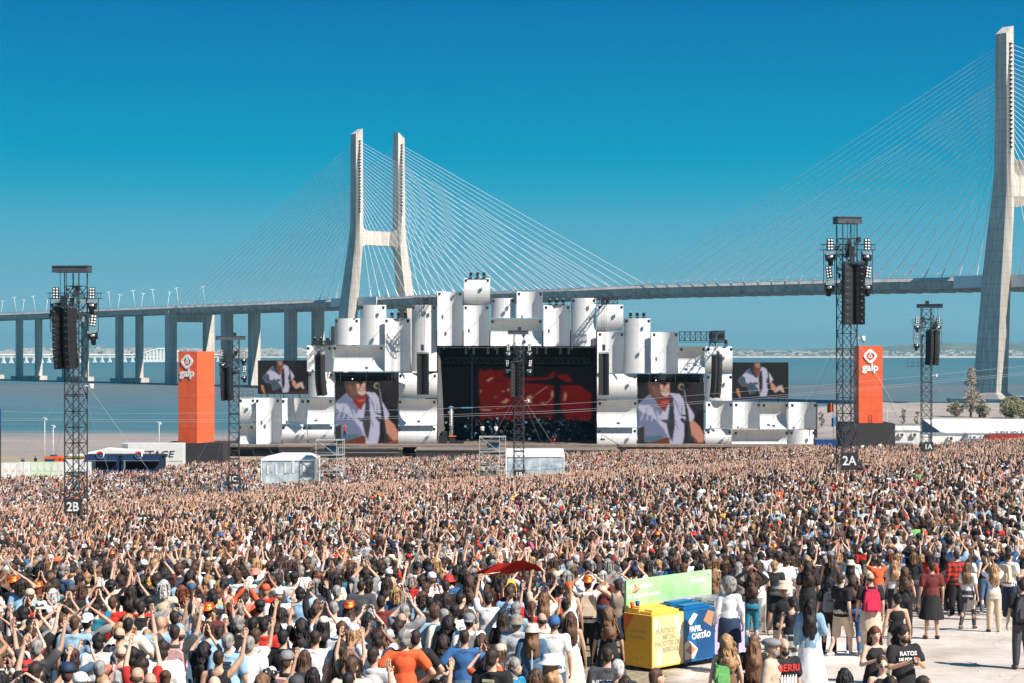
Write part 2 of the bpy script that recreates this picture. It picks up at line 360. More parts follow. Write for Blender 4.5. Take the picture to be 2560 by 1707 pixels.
# ---------------------------------------------------------------- cable-stayed bridge
BA = Vector((.657, -.753, 0)).normalized(); BN = Vector((.753, .657, 0)).normalized(); BC = Vector((-75.9, 1012.7, 0))
def B(t, o, z): return BC + BA*t + BN*o + Vector((0,0,z))
def deck_z(t): return float(interp(t, [(-760,48.6),(-470,49.2),(-203,49.9),(0,50.3),(110,51.2),(223,51.5),(330,50.6),(420,49.5),(600,47.6)]))
def build_bridge():
    br = thing('cable_stayed_bridge', (0,0,0), 'long concrete cable-stayed bridge crossing the river behind the stage', 'bridge')
    # deck
    t0, t1 = -760, 600; ts = np.arange(t0, t1+1, 10)
    prof = [(-16.5,-.15),(-15.3,1.3),(-15.0,1.3),(-15.0,.25),(15.0,.25),(15.0,1.3),(15.3,1.3),(16.5,-.15),(14.6,-.3),(13.4,-3.2),(12.0,-3.3),(11.2,-1.0),(-11.2,-1.0),(-12.0,-3.3),(-13.4,-3.2),(-14.6,-.3)]
    m = MB(); n = len(prof); vs = []
    for t in ts:
        for o, z in prof: vs.append(B(t, o, deck_z(t)-1.2+z))
    fs = [(k*n+i, k*n+(i+1)%n, (k+1)*n+(i+1)%n, (k+1)*n+i) for k in range(len(ts)-1) for i in range(n)]
    m.add(vs, fs); m.build('deck', M['conc2'], br)
    g = MB()
    for t in np.arange(-196, 600, 8.3):
        z = deck_z(t)-1.2
        c = [B(t-.5, -14.9, z-4.1), B(t+.5, -14.9, z-4.1), B(t+.5, 14.9, z-4.1), B(t-.5, 14.9, z-4.1), B(t-.5, -13.6, z-1.0), B(t+.5, -13.6, z-1.0), B(t+.5, 13.6, z-1.0), B(t-.5, 13.6, z-1.0)]
        g.add(c, [(0,1,2,3),(7,6,5,4),(0,4,5,1),(1,5,6,2),(2,6,7,3),(3,7,4,0)])
    tag(g.build('cross_girders', M['conc2'], br), kind='stuff')
    fair = MB()
    for tc_ in (0, 420):
        for dt in (-12.5, 12.5):
            z = deck_z(tc_+dt)-1.2; e = 9
            c = [B(tc_+dt+a, o, z+b) for b in (-3.0, 1.7) for (a, o) in ((-e,-17.2),(e,-17.2),(e,-16.6),(-e,-16.6))]
            fair = MB(); fair.add(c, [(0,3,2,1),(4,5,6,7),(0,1,5,4),(1,2,6,5),(2,3,7,6),(3,0,4,7)]); fair.build('edge_fairing', M['offwhite'], br)
    # railing on the parapet
    r = MB()
    for t in np.arange(-600, 560, 20):
        for o in (-15.2,):
            for h in (.7,): r.tube(B(t, o, deck_z(t)+.1+h), B(t+20, o, deck_z(t+20)+.1+h), .07)
    for t in np.arange(-600, 560, 5): r.tube(B(t, -15.2, deck_z(t)+.1), B(t, -15.2, deck_z(t)+.85), .06)
    r.build('railing', M['cable'], br)
    # pylons
    for tp in (0, 420):
        py = bpy.data.objects.new('pylon', None); link(py); py.parent = br
        for s in (-1, 1):
            m = MB(); sec = [(5.5, 24.4, 10.6, 7.4), (50, 19.9, 8.4, 6.3), (72, 16.9, 7.1, 5.7), (84, 15.3, 6.1, 5.3), (92, 14.9, 5.5, 5.0), (142.5, 14.8, 4.9, 4.7)]
            vs = []
            for z, o, ea, en in sec:
                for (i, j) in ((-1,-1),(1,-1),(1,1),(-1,1)):
                    zz = z + (3.2 if (z > 140 and j*s*1 == (1 if s < 0 else 1)*(-1) ) else 0)
                    vs.append(B(tp+i*ea/2, s*o + j*en/2, zz))
            fs = [(k*4+i, k*4+(i+1)%4, (k+1)*4+(i+1)%4, (k+1)*4+i) for k in range(len(sec)-1) for i in range(4)]+[(0,3,2,1), tuple(range(20,24))]
            m.add(vs, fs); m.build('leg', M['conc'], py)
            ab = MB()
            for k in range(24):
                z = 99 + 39.5*k/23
                for d in (-1, 1):
                    c = B(tp+d*2.6, s*14.8, z); ab.box(c, (1.2,1.2,.7), rz=math.atan2(BA.y, BA.x))
            ab.build('cable_anchors', M['boxblack'], py)
        # crossbeam with rounded fillets
        pts = []; zt, zb, w = 88.6, 80.6, 13.2
        pts += [(-w-.6, zt+6)] + [(-w+5-5*math.cos(a), zt+5-5*math.sin(a)) for a in np.linspace(0.1, math.pi/2, 7)]
        pts += [(w-5+5*math.cos(a), zt+5-5*math.sin(a)) for a in np.linspace(math.pi/2, .1, 7)] + [(w+.6, zt+6)]
        pts += [(w+1.8, zb-5)] + [(w+1.2-5+5*math.cos(a), zb-5+5*math.sin(a)) for a in np.linspace(0.05, math.pi/2, 7)]
        pts += [(-w-1.2+5-5*math.cos(a), zb-5+5*math.sin(a)) for a in np.linspace(math.pi/2, .05, 7)] + [(-w-1.8, zb-5)]
        bm = bmesh.new(); vv = [[bm.verts.new(B(tp+a, o, z)) for o, z in pts] for a in (-2.1, 2.1)]
        f1 = bm.faces.new(vv[0]); f2 = bm.faces.new(vv[1][::-1]); N = len(pts)
        for i in range(N): bm.faces.new((vv[0][i], vv[1][i], vv[1][(i+1)%N], vv[0][(i+1)%N]))
        bmesh.ops.triangulate(bm, faces=[f1, f2]); bmesh.ops.recalc_face_normals(bm, faces=bm.faces)
        me = bpy.data.meshes.new('crossbeam'); bm.to_mesh(me); bm.free(); me.materials.append(M['conc'])
        inst('crossbeam', me, py)
        # base: fender slab and splayed footing
        m = MB(); c = [B(tp+a*q, o*q2, z) for z, q, q2 in ((-1,13,34),(3.2,13,34)) for a, o in ((-1,-1),(1,-1),(1,1),(-1,1))]
        m.add(c, [(0,3,2,1),(4,5,6,7),(0,1,5,4),(1,2,6,5),(2,3,7,6),(3,0,4,7)])
        for s in (-1, 1):
            c = [B(tp+a*q, s*24.6+o*q2, z) for z, q, q2 in ((3.2,8.5,6.5),(5.5,5.4,3.8)) for a, o in ((-1,-1),(1,-1),(1,1),(-1,1))]
            m.add(c, [(4,5,6,7),(0,1,5,4),(1,2,6,5),(2,3,7,6),(3,0,4,7)])
        m.build('pile_cap', M['conc'], py)
        # stay cables
        for s in (-1, 1):
            for d in (-1, 1):
                for k in range(24):
                    z = 99 + 39.5*k/23; td = tp + d*(13 + 8.3*k)
                    a = B(tp+d*2.4, s*14.8, z); b = B(td, s*14.3, deck_z(td)-.6)
                    c = MB(); c.tube(a, b, .11, n=5, caps=False, smooth=True); e = (b-a).normalized(); c.tube(b-e*5, b, .26, n=5)
                    c.build('stay_cable', M['cable'], br)
    # piers of the approach viaduct and the side span
    def pier(pn, pr_, ea, en, kind, zt=None):
        r_ = ((pn+pr_)/2-1280)/F; t = (1012.7*r_+75.9)/(.657+.753*r_); c = B(t, 0, 0); px_n = F/c.y*(.753-r_*.657); sep = (pr_-pn)/px_n
        p = bpy.data.objects.new('pier', None); link(p); p.parent = br
        for s in (-1, 1):
            m = MB(); top = deck_z(t)-4.4 if kind != 'portal' else deck_z(t)-3
            q = [B(t+a*ea/2, s*sep/2+o*en/2, z) for z in (-.5, top) for a, o in ((-1,-1),(1,-1),(1,1),(-1,1))]
            m.add(q, [(0,3,2,1),(4,5,6,7),(0,1,5,4),(1,2,6,5),(2,3,7,6),(3,0,4,7)]); m.build('column', M['conc'], p)
        if kind == 'cap':
            m = MB(); q = [B(t+a*4.2, o*(sep/2+5), z) for z in (-.5, 3.2) for a, o in ((-1,-1),(1,-1),(1,1),(-1,1))]
            m.add(q, [(0,3,2,1),(4,5,6,7),(0,1,5,4),(1,2,6,5),(2,3,7,6),(3,0,4,7)]); m.build('pile_cap', M['conc'], p)
        if kind == 'portal':
            m = MB(); z1 = deck_z(t)-4.6; q = [B(t+a*ea*.45, o*(sep/2-en/2+.05), z) for z in (z1-5.5, z1) for a, o in ((-1,-1),(1,-1),(1,1),(-1,1))]
            m.add(q, [(0,3,2,1),(4,5,6,7),(0,1,5,4),(1,2,6,5),(2,3,7,6),(3,0,4,7)]); m.build('crossbeam', M['conc'], p)
    for a, b in ((-160,-112),(-58,-10), (49,97), (165,213), (299,349)): pier(a, b, 3.2, 4.6, 'cap')
    pier(-52+52+0, 2, 3, 4, 'none') if False else None
    pier(428, 522, 4.6, 6.2, 'portal')
    for a, b in ((568,636),(727,795)): pier(a, b, 3.6, 7.0, 'none')
    return br
build_bridge()
# deck lamp posts: pairs leaning outward
def deck_lamps():
    m = MB(); m.tube((0,0,0), (0,0,12.5), .17, .11, 6); me = m.mesh('pole', M['cable'])
    h = MB(); h.tube((-1.3,0,12.4), (1.3,0,12.55), .12, .12, 4); h.box((-1.2,0,12.5), (.9,.5,.2)); h.box((1.2,0,12.6), (.9,.5,.2)); hm = h.mesh('lamp_head', M['cable'])
    near = [5, 107-62, 145, 298, 715+12, 886, 1015, 1170]; bx = [2, 42, 55, 90, 114, 180, 278, 294, 339, 352, 388, 418, 448, 514]
    lean = [1, -1, 1, -1, 1, -1, -1, 1, -1, 1, -1, 1, -1, -1]
    where = ['at the left picture edge','left of the tall speaker mast, leaning away','beside the mast rigging','left of the mast crossarm','just left of the speaker mast','just right of the speaker mast','first right of the mast, leaning left','second right of the mast, leaning right','third right of the mast, leaning left','fourth right of the mast, leaning right','just left of the portal pier, leaning left','above the portal pier, leaning right','just right of the portal pier','nearest the first stay cables']
    for px, ln, w in zip(bx, lean, where):
        o = -14.9 if ln < 0 else 14.9
        r_ = (px-1280)/F; b0 = BC+BN*o; t = (b0.y*r_-b0.x)/(.657+.753*r_); p = B(t, o, deck_z(t)-.9)
        th = thing('street_lamp', p, 'white pole street lamp on the bridge deck, '+w, 'street lamp', 'street lamps on the bridge')
        e = math.radians(9)*(-1 if o < 0 else 1); rot = Matrix.Rotation(-math.atan2(1,0)*0, 3, 'Z')
        axis = BA*(-1); q = Matrix.Rotation(e, 3, axis) @ Matrix.Rotation(math.atan2(BN.y, BN.x), 3, 'Z')
        th.rotation_euler = q.to_euler(); inst('pole', me, th); inst('lamp_head', hm, th)
deck_lamps()
# ---------------------------------------------------------------- stage
K = 1/2.8
def reg(i, x, y):                      # coordinates noted on enlarged sections of the photo -> photo pixels
    ox, oy = {2: (560, 640), 3: (1080, 640), 4: (1500, 640)}[i]; return ox+x*K, oy+y*K
YS = 332.0
def panel_mat():
    m, n, l, b = newmat('panel_fabric')
    no, r, mp = noise_col(m, n, l, b, (.70,.695,.685), .07, .35, (1,1,.5)); t = n.new('ShaderNodeTexCoord')
    w = n.new('ShaderNodeTexNoise'); w.inputs['Scale'].default_value = 3; w.inputs['Detail'].default_value = 5; l.new(t.outputs['Object'], w.inputs[0])
    s = n.new('ShaderNodeSeparateXYZ'); l.new(t.outputs['Object'], s.inputs[0])
    def seam(o, per):
        a = n.new('ShaderNodeMath'); a.operation = 'DIVIDE'; a.inputs[1].default_value = per; l.new(s.outputs[o], a.inputs[0])
        f = n.new('ShaderNodeMath'); f.operation = 'FRACT'; l.new(a.outputs[0], f.inputs[0]); g = n.new('ShaderNodeMath'); g.operation = 'LESS_THAN'; g.inputs[1].default_value = .03; l.new(f.outputs[0], g.inputs[0]); return g
    g1 = seam('X', 2.4); g2 = seam('Z', 1.2); mx_ = n.new('ShaderNodeMath'); mx_.operation = 'MAXIMUM'; l.new(g1.outputs[0], mx_.inputs[0]); l.new(g2.outputs[0], mx_.inputs[1])
    m2 = n.new('ShaderNodeMix'); m2.data_type = 'RGBA'; m2.blend_type = 'MULTIPLY'; mm = n.new('ShaderNodeMath'); mm.operation = 'MULTIPLY'; mm.inputs[1].default_value = .85; l.new(mx_.outputs[0], mm.inputs[0])
    l.new(mm.outputs[0], m2.inputs['Factor']); l.new(r.outputs[0], m2.inputs['A']); m2.inputs['B'].default_value = (.75,.74,.72,1); l.new(m2.outputs['Result'], b.inputs['Base Color'])
    b.inputs['Roughness'].default_value = .55; bump(n, l, b, w.outputs[0], .12, .1); return m
M['panel'] = panel_mat()
def lamp_mesh():
    m = MB(); m.tube((0,0,0), (0,-1.5,.1), .05, n=4); m.box((0,-1.55,.12), (.5,.18,.12)); m.lathe([(.12,-.42),(.22,-.3),(.24,.1),(.16,.3)], (0,-1.6,-.1), 8)
    m.box((-.26,-1.6,-.05), (.06,.3,.5)); m.box((.26,-1.6,-.05), (.06,.3,.5)); m.lathe([(.0,-.47),(.11,-.44)], (0,-1.6,-.1), 8, 1); return m.mesh('floodlight', [M['cab'], M['lamp']])
LAMP = lamp_mesh()
def moving_head_mesh():
    m = MB(); m.box((0,0,.08), (.5,.4,.18)); m.box((-.22,0,.4), (.07,.22,.5)); m.box((.22,0,.4), (.07,.22,.5)); m.lathe([(.10,-.26),(.17,-.12),(.18,.2),(.15,.36)], (0,0,.5), 8, 0, Matrix.Rotation(.5, 3, 'X')); m.lathe([(.0,.38),(.13,.365)], (0,0,.5), 8, 1, Matrix.Rotation(.5,3,'X'))
    return m.mesh('moving_head', [M['cab'], M['lamp']])
MHEAD = moving_head_mesh()

stage = thing('festival_stage', (0, YS, gz(0, 320)), 'huge festival stage with a stepped facade of curved white panels round a black opening', 'stage')
SZ = stage.location.z
def panel(i, x0, y0, x1, y1, typ, sag=None, lamps='tt', yo=0):
    a, b = reg(i, x0, y0), reg(i, x1, y1); p, q = PX(a[0], a[1], YS), PX(b[0], b[1], YS)
    sag = sag or {'CV': 1.55, 'CH': 1.35, 'XV': .95, 'XH': .85}[typ]
    g = .07; X0, X1, Z1, Z0 = p.x+g, q.x-g, p.z-g, q.z+g; cx, cz = (X0+X1)/2, (Z0+Z1)/2; wx, wz = X1-X0, Z1-Z0
    n = 14; m = MB(); vs = []
    for k in range(n+1):
        u = k/n*2-1
        f = {'CV': -sag*u*u, 'XV': -sag*(1-u*u), 'CH': -sag*u*u, 'XH': -sag*(1-u*u)}[typ]
        for s in (-1, 1):
            for th in (0, .10):
                if typ[1] == 'V': vs.append((u*wx/2, f+th, s*wz/2))
                else: vs.append((s*wx/2, f+th, u*wz/2))
    fs = []
    for k in range(n):
        a4, b4 = k*4, k*4+4
        fs += [(a4, b4, b4+2, a4+2), (a4+1, a4+3, b4+3, b4+1), (a4, a4+1, b4+1, b4), (a4+2, b4+2, b4+3, a4+3)]
    fs += [(0,2,3,1), (n*4, n*4+1, n*4+3, n*4+2)]
    m.add(vs, fs, 0, False); me = m.mesh('panel', M['panel'])
    for pl in me.polygons:
        if abs(pl.normal.y) > .2: pl.use_smooth = False
    o = inst('panel', me, stage, (cx, yo, cz-SZ)); e = sag if typ[0] == 'C' else .15
    for j, c in enumerate(lamps):
        sx_ = -1 if j == 0 else 1
        if c == '-': continue
        inst('floodlight', LAMP, o, (sx_*(wx/2-.42), -e if typ != 'XH' else -.35, wz/2-.42), scale=(.8,1,.8))
    return o
# left wing
PN = [(2,775,437,953,620,'XV'),(2,953,343,1138,620,'XV'),(2,1128,437,1312,805,'CV'),(2,1312,343,1492,805,'XV'),(2,585,620,770,805,'CV'),(2,768,620,1128,805,'CH'),
 (2,588,805,775,985,'XV'),(2,110,985,232,1168,'XH'),(2,232,985,410,1355,'CV'),(2,412,988,583,1172,'CV'),(2,583,988,775,1172,'CH'),(2,110,1168,229,1352,'CH'),
 (2,408,1173,588,1308,'XH'),(2,588,1173,775,1305,'XH'),(2,1222,812,1497,992,'XH'),(2,1222,992,1495,1182,'CH'),(2,1219,1182,1493,1328,'XH'),
 (3,38,250,219,627,'CV'),(3,221,155,410,345,'XH'),(3,221,346,406,627,'CV'),(3,412,296,586,440,'XV'),(3,590,250,777,440,'CV'),(3,407,441,775,628,'CH'),
 (3,777,345,967,630,'CV'),(3,970,295,1150,630,'XV'),(3,1151,341,1340,530,'XH'),(3,1151,531,1340,818,'CV'),(4,165,437,355,818,'XV'),(4,351,533,541,818,'CV'),
 (4,542,627,732,818,'CH'),(4,733,627,927,820,'XH'),(4,732,821,925,1010,'XV'),(3,1151,819,1435,1003,'XH'),(3,1151,1003,1434,1195,'CH'),(3,1151,1196,1433,1362,'XH'),
 (4,732,1012,920,1203,'CV'),(4,920,1013,1113,1205,'CV'),(4,1113,1015,1308,1207,'CH'),(4,1309,1016,1505,1208,'CV'),(4,732,1204,918,1338,'XH'),(4,919,1208,1310,1366,'CH'),(4,1311,1209,1505,1369,'XV')]
for p in PN: panel(*p)
# dark side returns, frame behind the facade
def wallbox(i, x0, y0, x1, y1, ya, yb, mat, name, par=stage):
    a, b = reg(i, x0, y0), reg(i, x1, y1); p, q = PX(a[0], a[1], YS), PX(b[0], b[1], YS)
    m = MB(); m.box(((p.x+q.x)/2, (ya+yb)/2, (p.z+q.z)/2-SZ), (q.x-p.x, yb-ya, p.z-q.z)); return m.build(name, mat, par)
wallbox(4, 1506, 1020, 1520, 1372, -.3, 9, M['boxblack'], 'side_cover')
# scaffold carrying the panels, seen from the side or through gaps
fr = MB()
a0, a1 = PX(*reg(2,585,620), YS), PX(*reg(4,927,820), YS)
for x in np.arange(a0.x+1.2, a1.x-.5, 4.8):
    h = float(interp(x, [(a0.x, 13.5),(-29,16),(-20,22),(-12,24),(10,24),(20,19),(33,15),(a1.x,13)]))
    if -13.3 < x < 15.8: zb = PX(0, 872, YS).z-SZ
    else: zb = 0
    for y in (1.2, 4.2): fr.tube((x, y, zb), (x, y, h), .08)
    z = zb
    while z < h-2: fr.tube((x, 1.2, z), (x, 4.2, z+2), .05); z += 2
for z, xa, xb in ((4,a0.x,-14.5),(8,a0.x,-14.5),(12,a0.x,-14.5),(16,-30,-14.5),(20,-20,18),(23,-12,10),(16,17,30),(12,17,a1.x),(8,17,a1.x),(4,17,a1.x)):
    for y in (1.2, 4.2): fr.tube((xa,y,z),(xb,y,z),.07)
fr.build('support_frame', M['galv'], stage)
# roof slab and black shell of the opening
o0, o1 = PX(*reg(3,38,628), YS), PX(*reg(3,1148,1310), YS)
ox0, ox1, oz0, oz1 = o0.x, o1.x, o1.z-SZ, o0.z-SZ
DEP = 17
sh = MB(); sh.box(((ox0+ox1)/2, DEP+.2, (oz0+oz1)/2+1), (ox1-ox0+6, .3, oz1-oz0+4)); sh.box((ox0-.35, DEP/2+.1, (oz0+oz1)/2), (.3, DEP-.1, oz1-oz0)); sh.box((ox1+.35, DEP/2+.1, (oz0+oz1)/2), (.3, DEP-.1, oz1-oz0))
sh.build('black_drapes', M['black'], stage)
rf = MB(); rf.box(((ox0+ox1)/2, DEP/2+.3, oz1+.55), (ox1-ox0+5, DEP, .5)); rf.build('roof', M['black'], stage)
# stage decks: main floor, thrust runway and wings
dk = MB(); z = oz0
dk.box((0, 6, z-.2), (118*.985, 20, .4), 0)
dk.box(((ox0+ox1)/2, -9, z-.55), (ox1-ox0+7, 9.6, .3), 0); dk.box(((ox0+ox1)/2, -9, z/2-.4), (ox1-ox0+6.6, 9.4, z-.75), 1)
a, b = PX(*reg(2,412,1308), 328), PX(*reg(2,640,1308), 328); dk.box(((a.x+b.x)/2, -6, a.z-SZ-.2), (b.x-a.x, 9, .3), 0); dk.box(((a.x+b.x)/2, -6, (a.z-SZ)/2-.2), (b.x-a.x-.2, 8.8, a.z-SZ-.1), 1)
dk.box((-31, -4.5, z-.6), (22, 6, .3), 0); dk.box((-31, -4.5, z/2-.4), (21.8, 5.8, z-.75), 1); dk.box((-46.5, -1.6, z/2-.7), (12, 1.6, z-.75), 1)
dk.box((24, -3.2, z-.9), (20, 3, .3), 0); dk.box((24, -3.2, z/2-.6), (19.8, 2.8, z-1.1), 1)
dk.box((0, 2, z/2-.25), (110, 3.0, z-.4), 1)
dk.build('stage_deck', [M['floor'], M['boxblack']], stage)
rl = MB()
for x in np.arange(ox0-3, ox1+3, 1.6): rl.tube((x, -13.9, z-.4), (x, -13.9, z+.0), .03)
rl.tube((ox0-3,-13.9,z-.36), (ox1+3,-13.9,z-.36), .09); rl.tube((-42,-7.6,z-.4), (-20.5,-7.6,z-.4), .08); rl.tube((-42,-7.7,z-1.2),(-20.5,-7.7,z-1.2), .05)
rl.build('edge_rail', M['alu'], stage)
# rigging lamps under the roof
bl = MB(); bl.box((0,0,0), (.5,.2,1.5))
for i in range(2):
    for j in range(6): bl.sph((-.12+.24*i, -.1, -.6+.24*j), .08, 6, 1)
BL = bl.mesh('blinder', [M['cab'], M['lamp']])
for cx in (238, 293, 392, 457, 735, 797, 900, 958):
    p = PX(*reg(3, cx, 657), YS+3); inst('blinder', BL, stage, (p.x, 3, p.z-SZ))
glow = emis('lit_lamp', (1,.97,.92), 6); gb = emis('lit_lamp_blue', (.03,.22,.42), .7)
g1 = MB(); g1.lathe([(.28,-.25),(.3,.1),(.2,.35)], n=8); g1.sph((0,-.08,-.22), .17, 6, 1); SP = g1.mesh('spotlight', [M['cab'], glow])
for cx, cy in ((322,704),(312,727),(345,708),(440,690),(452,713),(748,720),(811,740),(878,707),(963,720),(986,705),(1071,719),(918,741),(783,737),(270,686),(820,686),(1070,692),(128,1033)):
    p = PX(*reg(3, cx, cy), YS+9); inst('spotlight', SP, stage, (p.x, 9, p.z-SZ), (1.2,0,0), (.55+.25*R.random(),)*3)
tr = MB()
for zz in (oz1-2.2, oz1-3.2):
    for yy in (6, 10, 14): tr.tube((ox0,yy,zz), (ox1,yy,zz), .07)
for x in np.arange(ox0, ox1-1, 1.0):
    for yy in (6, 10, 14): tr.tube((x,yy,oz1-2.2), (x+1,yy,oz1-3.2), .04)
tr.build('lighting_truss', M['steel'], stage)
# lamps standing on the top edges
TOPL = [(3,272,152,0),(3,319,152,0),(3,364,152,0),(3,825,342,0),(3,872,342,0),(3,918,342,0),(4,213,434,0),(4,260,434,0),(4,306,434,0),(3,1389,430,0) and None,(2,1177,432,0),(2,1222,432,0),(2,1270,432,0),(2,636,610,0),(2,680,610,0),(2,726,610,0),(4,880,622,0)]
for tpl in TOPL:
    if not tpl: continue
    i, x, y, _ = tpl; p = PX(*reg(i, x, y), YS); inst('moving_head', MHEAD, stage, (p.x, -.2, p.z-SZ-.1), (0,0,0), (1.15,1.15,1.35))
sb = MB()
for i, xa, xb, y in ((3,250,385,154),(3,790,935,336),(4,195,325,438),(2,1160,1290,436),(2,610,762,608)):
    p, q = PX(*reg(i, xa, y), YS), PX(*reg(i, xb, y), YS); sb.tube((p.x,-.2,p.z-SZ-.25),(q.x,-.2,p.z-SZ-.25),.09); sb.tube((p.x,.3,p.z-SZ-1.2),(p.x,.3,p.z-SZ-.2),.06); sb.tube((q.x,.3,p.z-SZ-1.2),(q.x,.3,p.z-SZ-.2),.06)
sb.build('lamp_bar', M['steel'], stage)
# cantilever trusses that carry the hanging speakers
def truss_box(m, p0, p1, w, h, step=1.0, r=.06, mi=0):
    p0, p1 = Vector(p0), Vector(p1); d = p1-p0; L = d.length; d.normalize(); u = d.cross(Vector((0,0,1)))
    if u.length < .1: u = Vector((1,0,0))
    u.normalize(); v = u.cross(d).normalized(); cs = [(-w/2,-h/2),(w/2,-h/2),(w/2,h/2),(-w/2,h/2)]
    c = [[p0+u*a+v*b, p1+u*a+v*b] for a, b in cs]
    for a, b in c: m.tube(a, b, r, n=4, mi=mi)
    n = max(1, int(round(L/step)))
    for k in range(n+1):
        for j in range(4):
            A = c[j][0]+d*(L*k/n); Bq = c[(j+1)%4][0]+d*(L*k/n); m.tube(A, Bq, r*.6, n=3, mi=mi, caps=False)
            if k < n:
                Cq = c[(j+1)%4][0]+d*(L*(k+1)/n); D_ = c[j][0]+d*(L*(k+1)/n)
                if k % 2 == 0: m.tube(A, Cq, r*.55, n=3, mi=mi, caps=False)
                else: m.tube(Bq, D_, r*.55, n=3, mi=mi, caps=False)
for i, cx, y0, y1, Y1 in ((2,1418,297,345,-6),(3,1218,293,340,-6)):
    ct = MB(); p = PX(*reg(i, cx, (y0+y1)/2), YS-3); truss_box(ct, (p.x-2.2,-5.5,p.z-SZ), (p.x+2.0,-5.5,p.z-SZ), .9, 1.2, .8, .08); truss_box(ct, (p.x,-5.5,p.z-SZ), (p.x,6,p.z-SZ), .9, .9, 1.2, .08); ct.build('rigging_truss', M['steel'], stage)
ct = MB(); p = PX(*reg(4,560,565), YS); q = PX(*reg(4,785,565), YS); truss_box(ct, (p.x,1,p.z-SZ), (q.x+1.0,1,p.z-SZ), 1.2, 1.7, 1.0, .09)
p = PX(*reg(4,815,565), YS); truss_box(ct, (p.x,-6,p.z-SZ), (p.x,5,p.z-SZ), 1.6, 1.9, 1.2, .10); truss_box(ct, (p.x-.6,1,p.z-SZ-1), (p.x-.6,1,p.z-SZ-3), 1, 1, 1, .08); ct.build('rigging_truss', M['steel'], stage)
ct = MB(); p = PX(*reg(2,700,606), YS); truss_box(ct, (p.x,-6,p.z-SZ-.1), (p.x,5,p.z-SZ-.1), 1.4, .6, 1.2, .08); truss_box(ct, (p.x-2,-.5,p.z-SZ), (p.x+2,-.5,p.z-SZ), .6, .5, .8, .07)
ct.build('rigging_truss', M['steel'], stage)
mp_ = MB(); p = PX(*reg(2,763,616), YS); mp_.box((p.x,-.3,p.z-SZ+1.6), (.7,.5,3.2)); mp_.tube((p.x-.6,-.3,p.z-SZ),(p.x-.6,-.3,p.z-SZ+2.6),.05); mp_.build('relay_mast', M['steel'], stage)
# rig strips above the side screens
for i, xa, xb in ((2,775,1222),(4,262,728)):
    p, q = PX(*reg(i, xa, 822 if i == 4 else 812), YS), PX(*reg(i, xb, 868 if i == 4 else 868), YS)
    m = MB(); truss_box(m, (p.x, .3, p.z-SZ-.3), (q.x, .3, p.z-SZ-.3), .5, .5, .8, .05); m.build('screen_truss', M['steel'], stage)
    m = MB(); m.box(((p.x+q.x)/2, 1.4, (p.z+q.z)/2-SZ-.5), (q.x-p.x, .2, p.z-q.z+1)); m.build('valance', M['black'], stage)
    for k in range(9): inst('spotlight', SP if k in (2,) else LAMP, stage, (p.x+(q.x-p.x)*(k+.5)/9, .1 if k == 2 else 1.1, p.z-SZ-1.0), (0,0,0), (.6,.6,.6))

# ---------------------------------------------------------------- screens: picture painted as a grid of LED dots
def blur(a, n=1):
    for _ in range(n):
        a = (a+np.roll(a,1,0)+np.roll(a,-1,0)+np.roll(a,1,1)+np.roll(a,-1,1))/5
    return a
class Paint:
    def __init__(s, w, h, bg): s.w, s.h = w, h; s.a = np.ones((h, w, 3))*np.array(bg); s.X, s.Y = np.meshgrid((np.arange(w)+.5)/w, (np.arange(h)+.5)/h)
    def mask(s, pts):
        pts = [(x, y) for x, y in pts]; ins = np.zeros((s.h, s.w), bool); n = len(pts)
        for i in range(n):
            x0, y0 = pts[i]; x1, y1 = pts[(i+1)%n]
            if y0 == y1: continue
            c = ((y0 > s.Y) != (y1 > s.Y)) & (s.X < (x1-x0)*(s.Y-y0)/(y1-y0)+x0); ins ^= c
        return blur(ins.astype(float), 1)[..., None]
    def poly(s, pts, c, al=1.0): k = s.mask(pts)*al; s.a = s.a*(1-k)+np.array(c)*k
    def ell(s, cx, cy, rx, ry, c, al=1.0):
        k = np.clip((1-((s.X-cx)/rx)**2-((s.Y-cy)/ry)**2)*6+.5, 0, 1)[..., None]*al; s.a = s.a*(1-k)+np.array(c)*k
    def line(s, x0, y0, x1, y1, w, c, al=1.0):
        dx, dy = x1-x0, y1-y0; t = np.clip(((s.X-x0)*dx+(s.Y-y0)*dy)/(dx*dx+dy*dy), 0, 1)
        d = np.hypot(s.X-x0-t*dx, (s.Y-y0-t*dy)*s.h/s.w); k = np.clip((w-d)/(w*.5)+.3, 0, 1)[..., None]*al; s.a = s.a*(1-k)+np.array(c)*k
    def grain(s, g=.12):
        q = rng.normal(1, g, (s.h, s.w, 1)); s.a = np.clip(s.a*q, 0, 1)
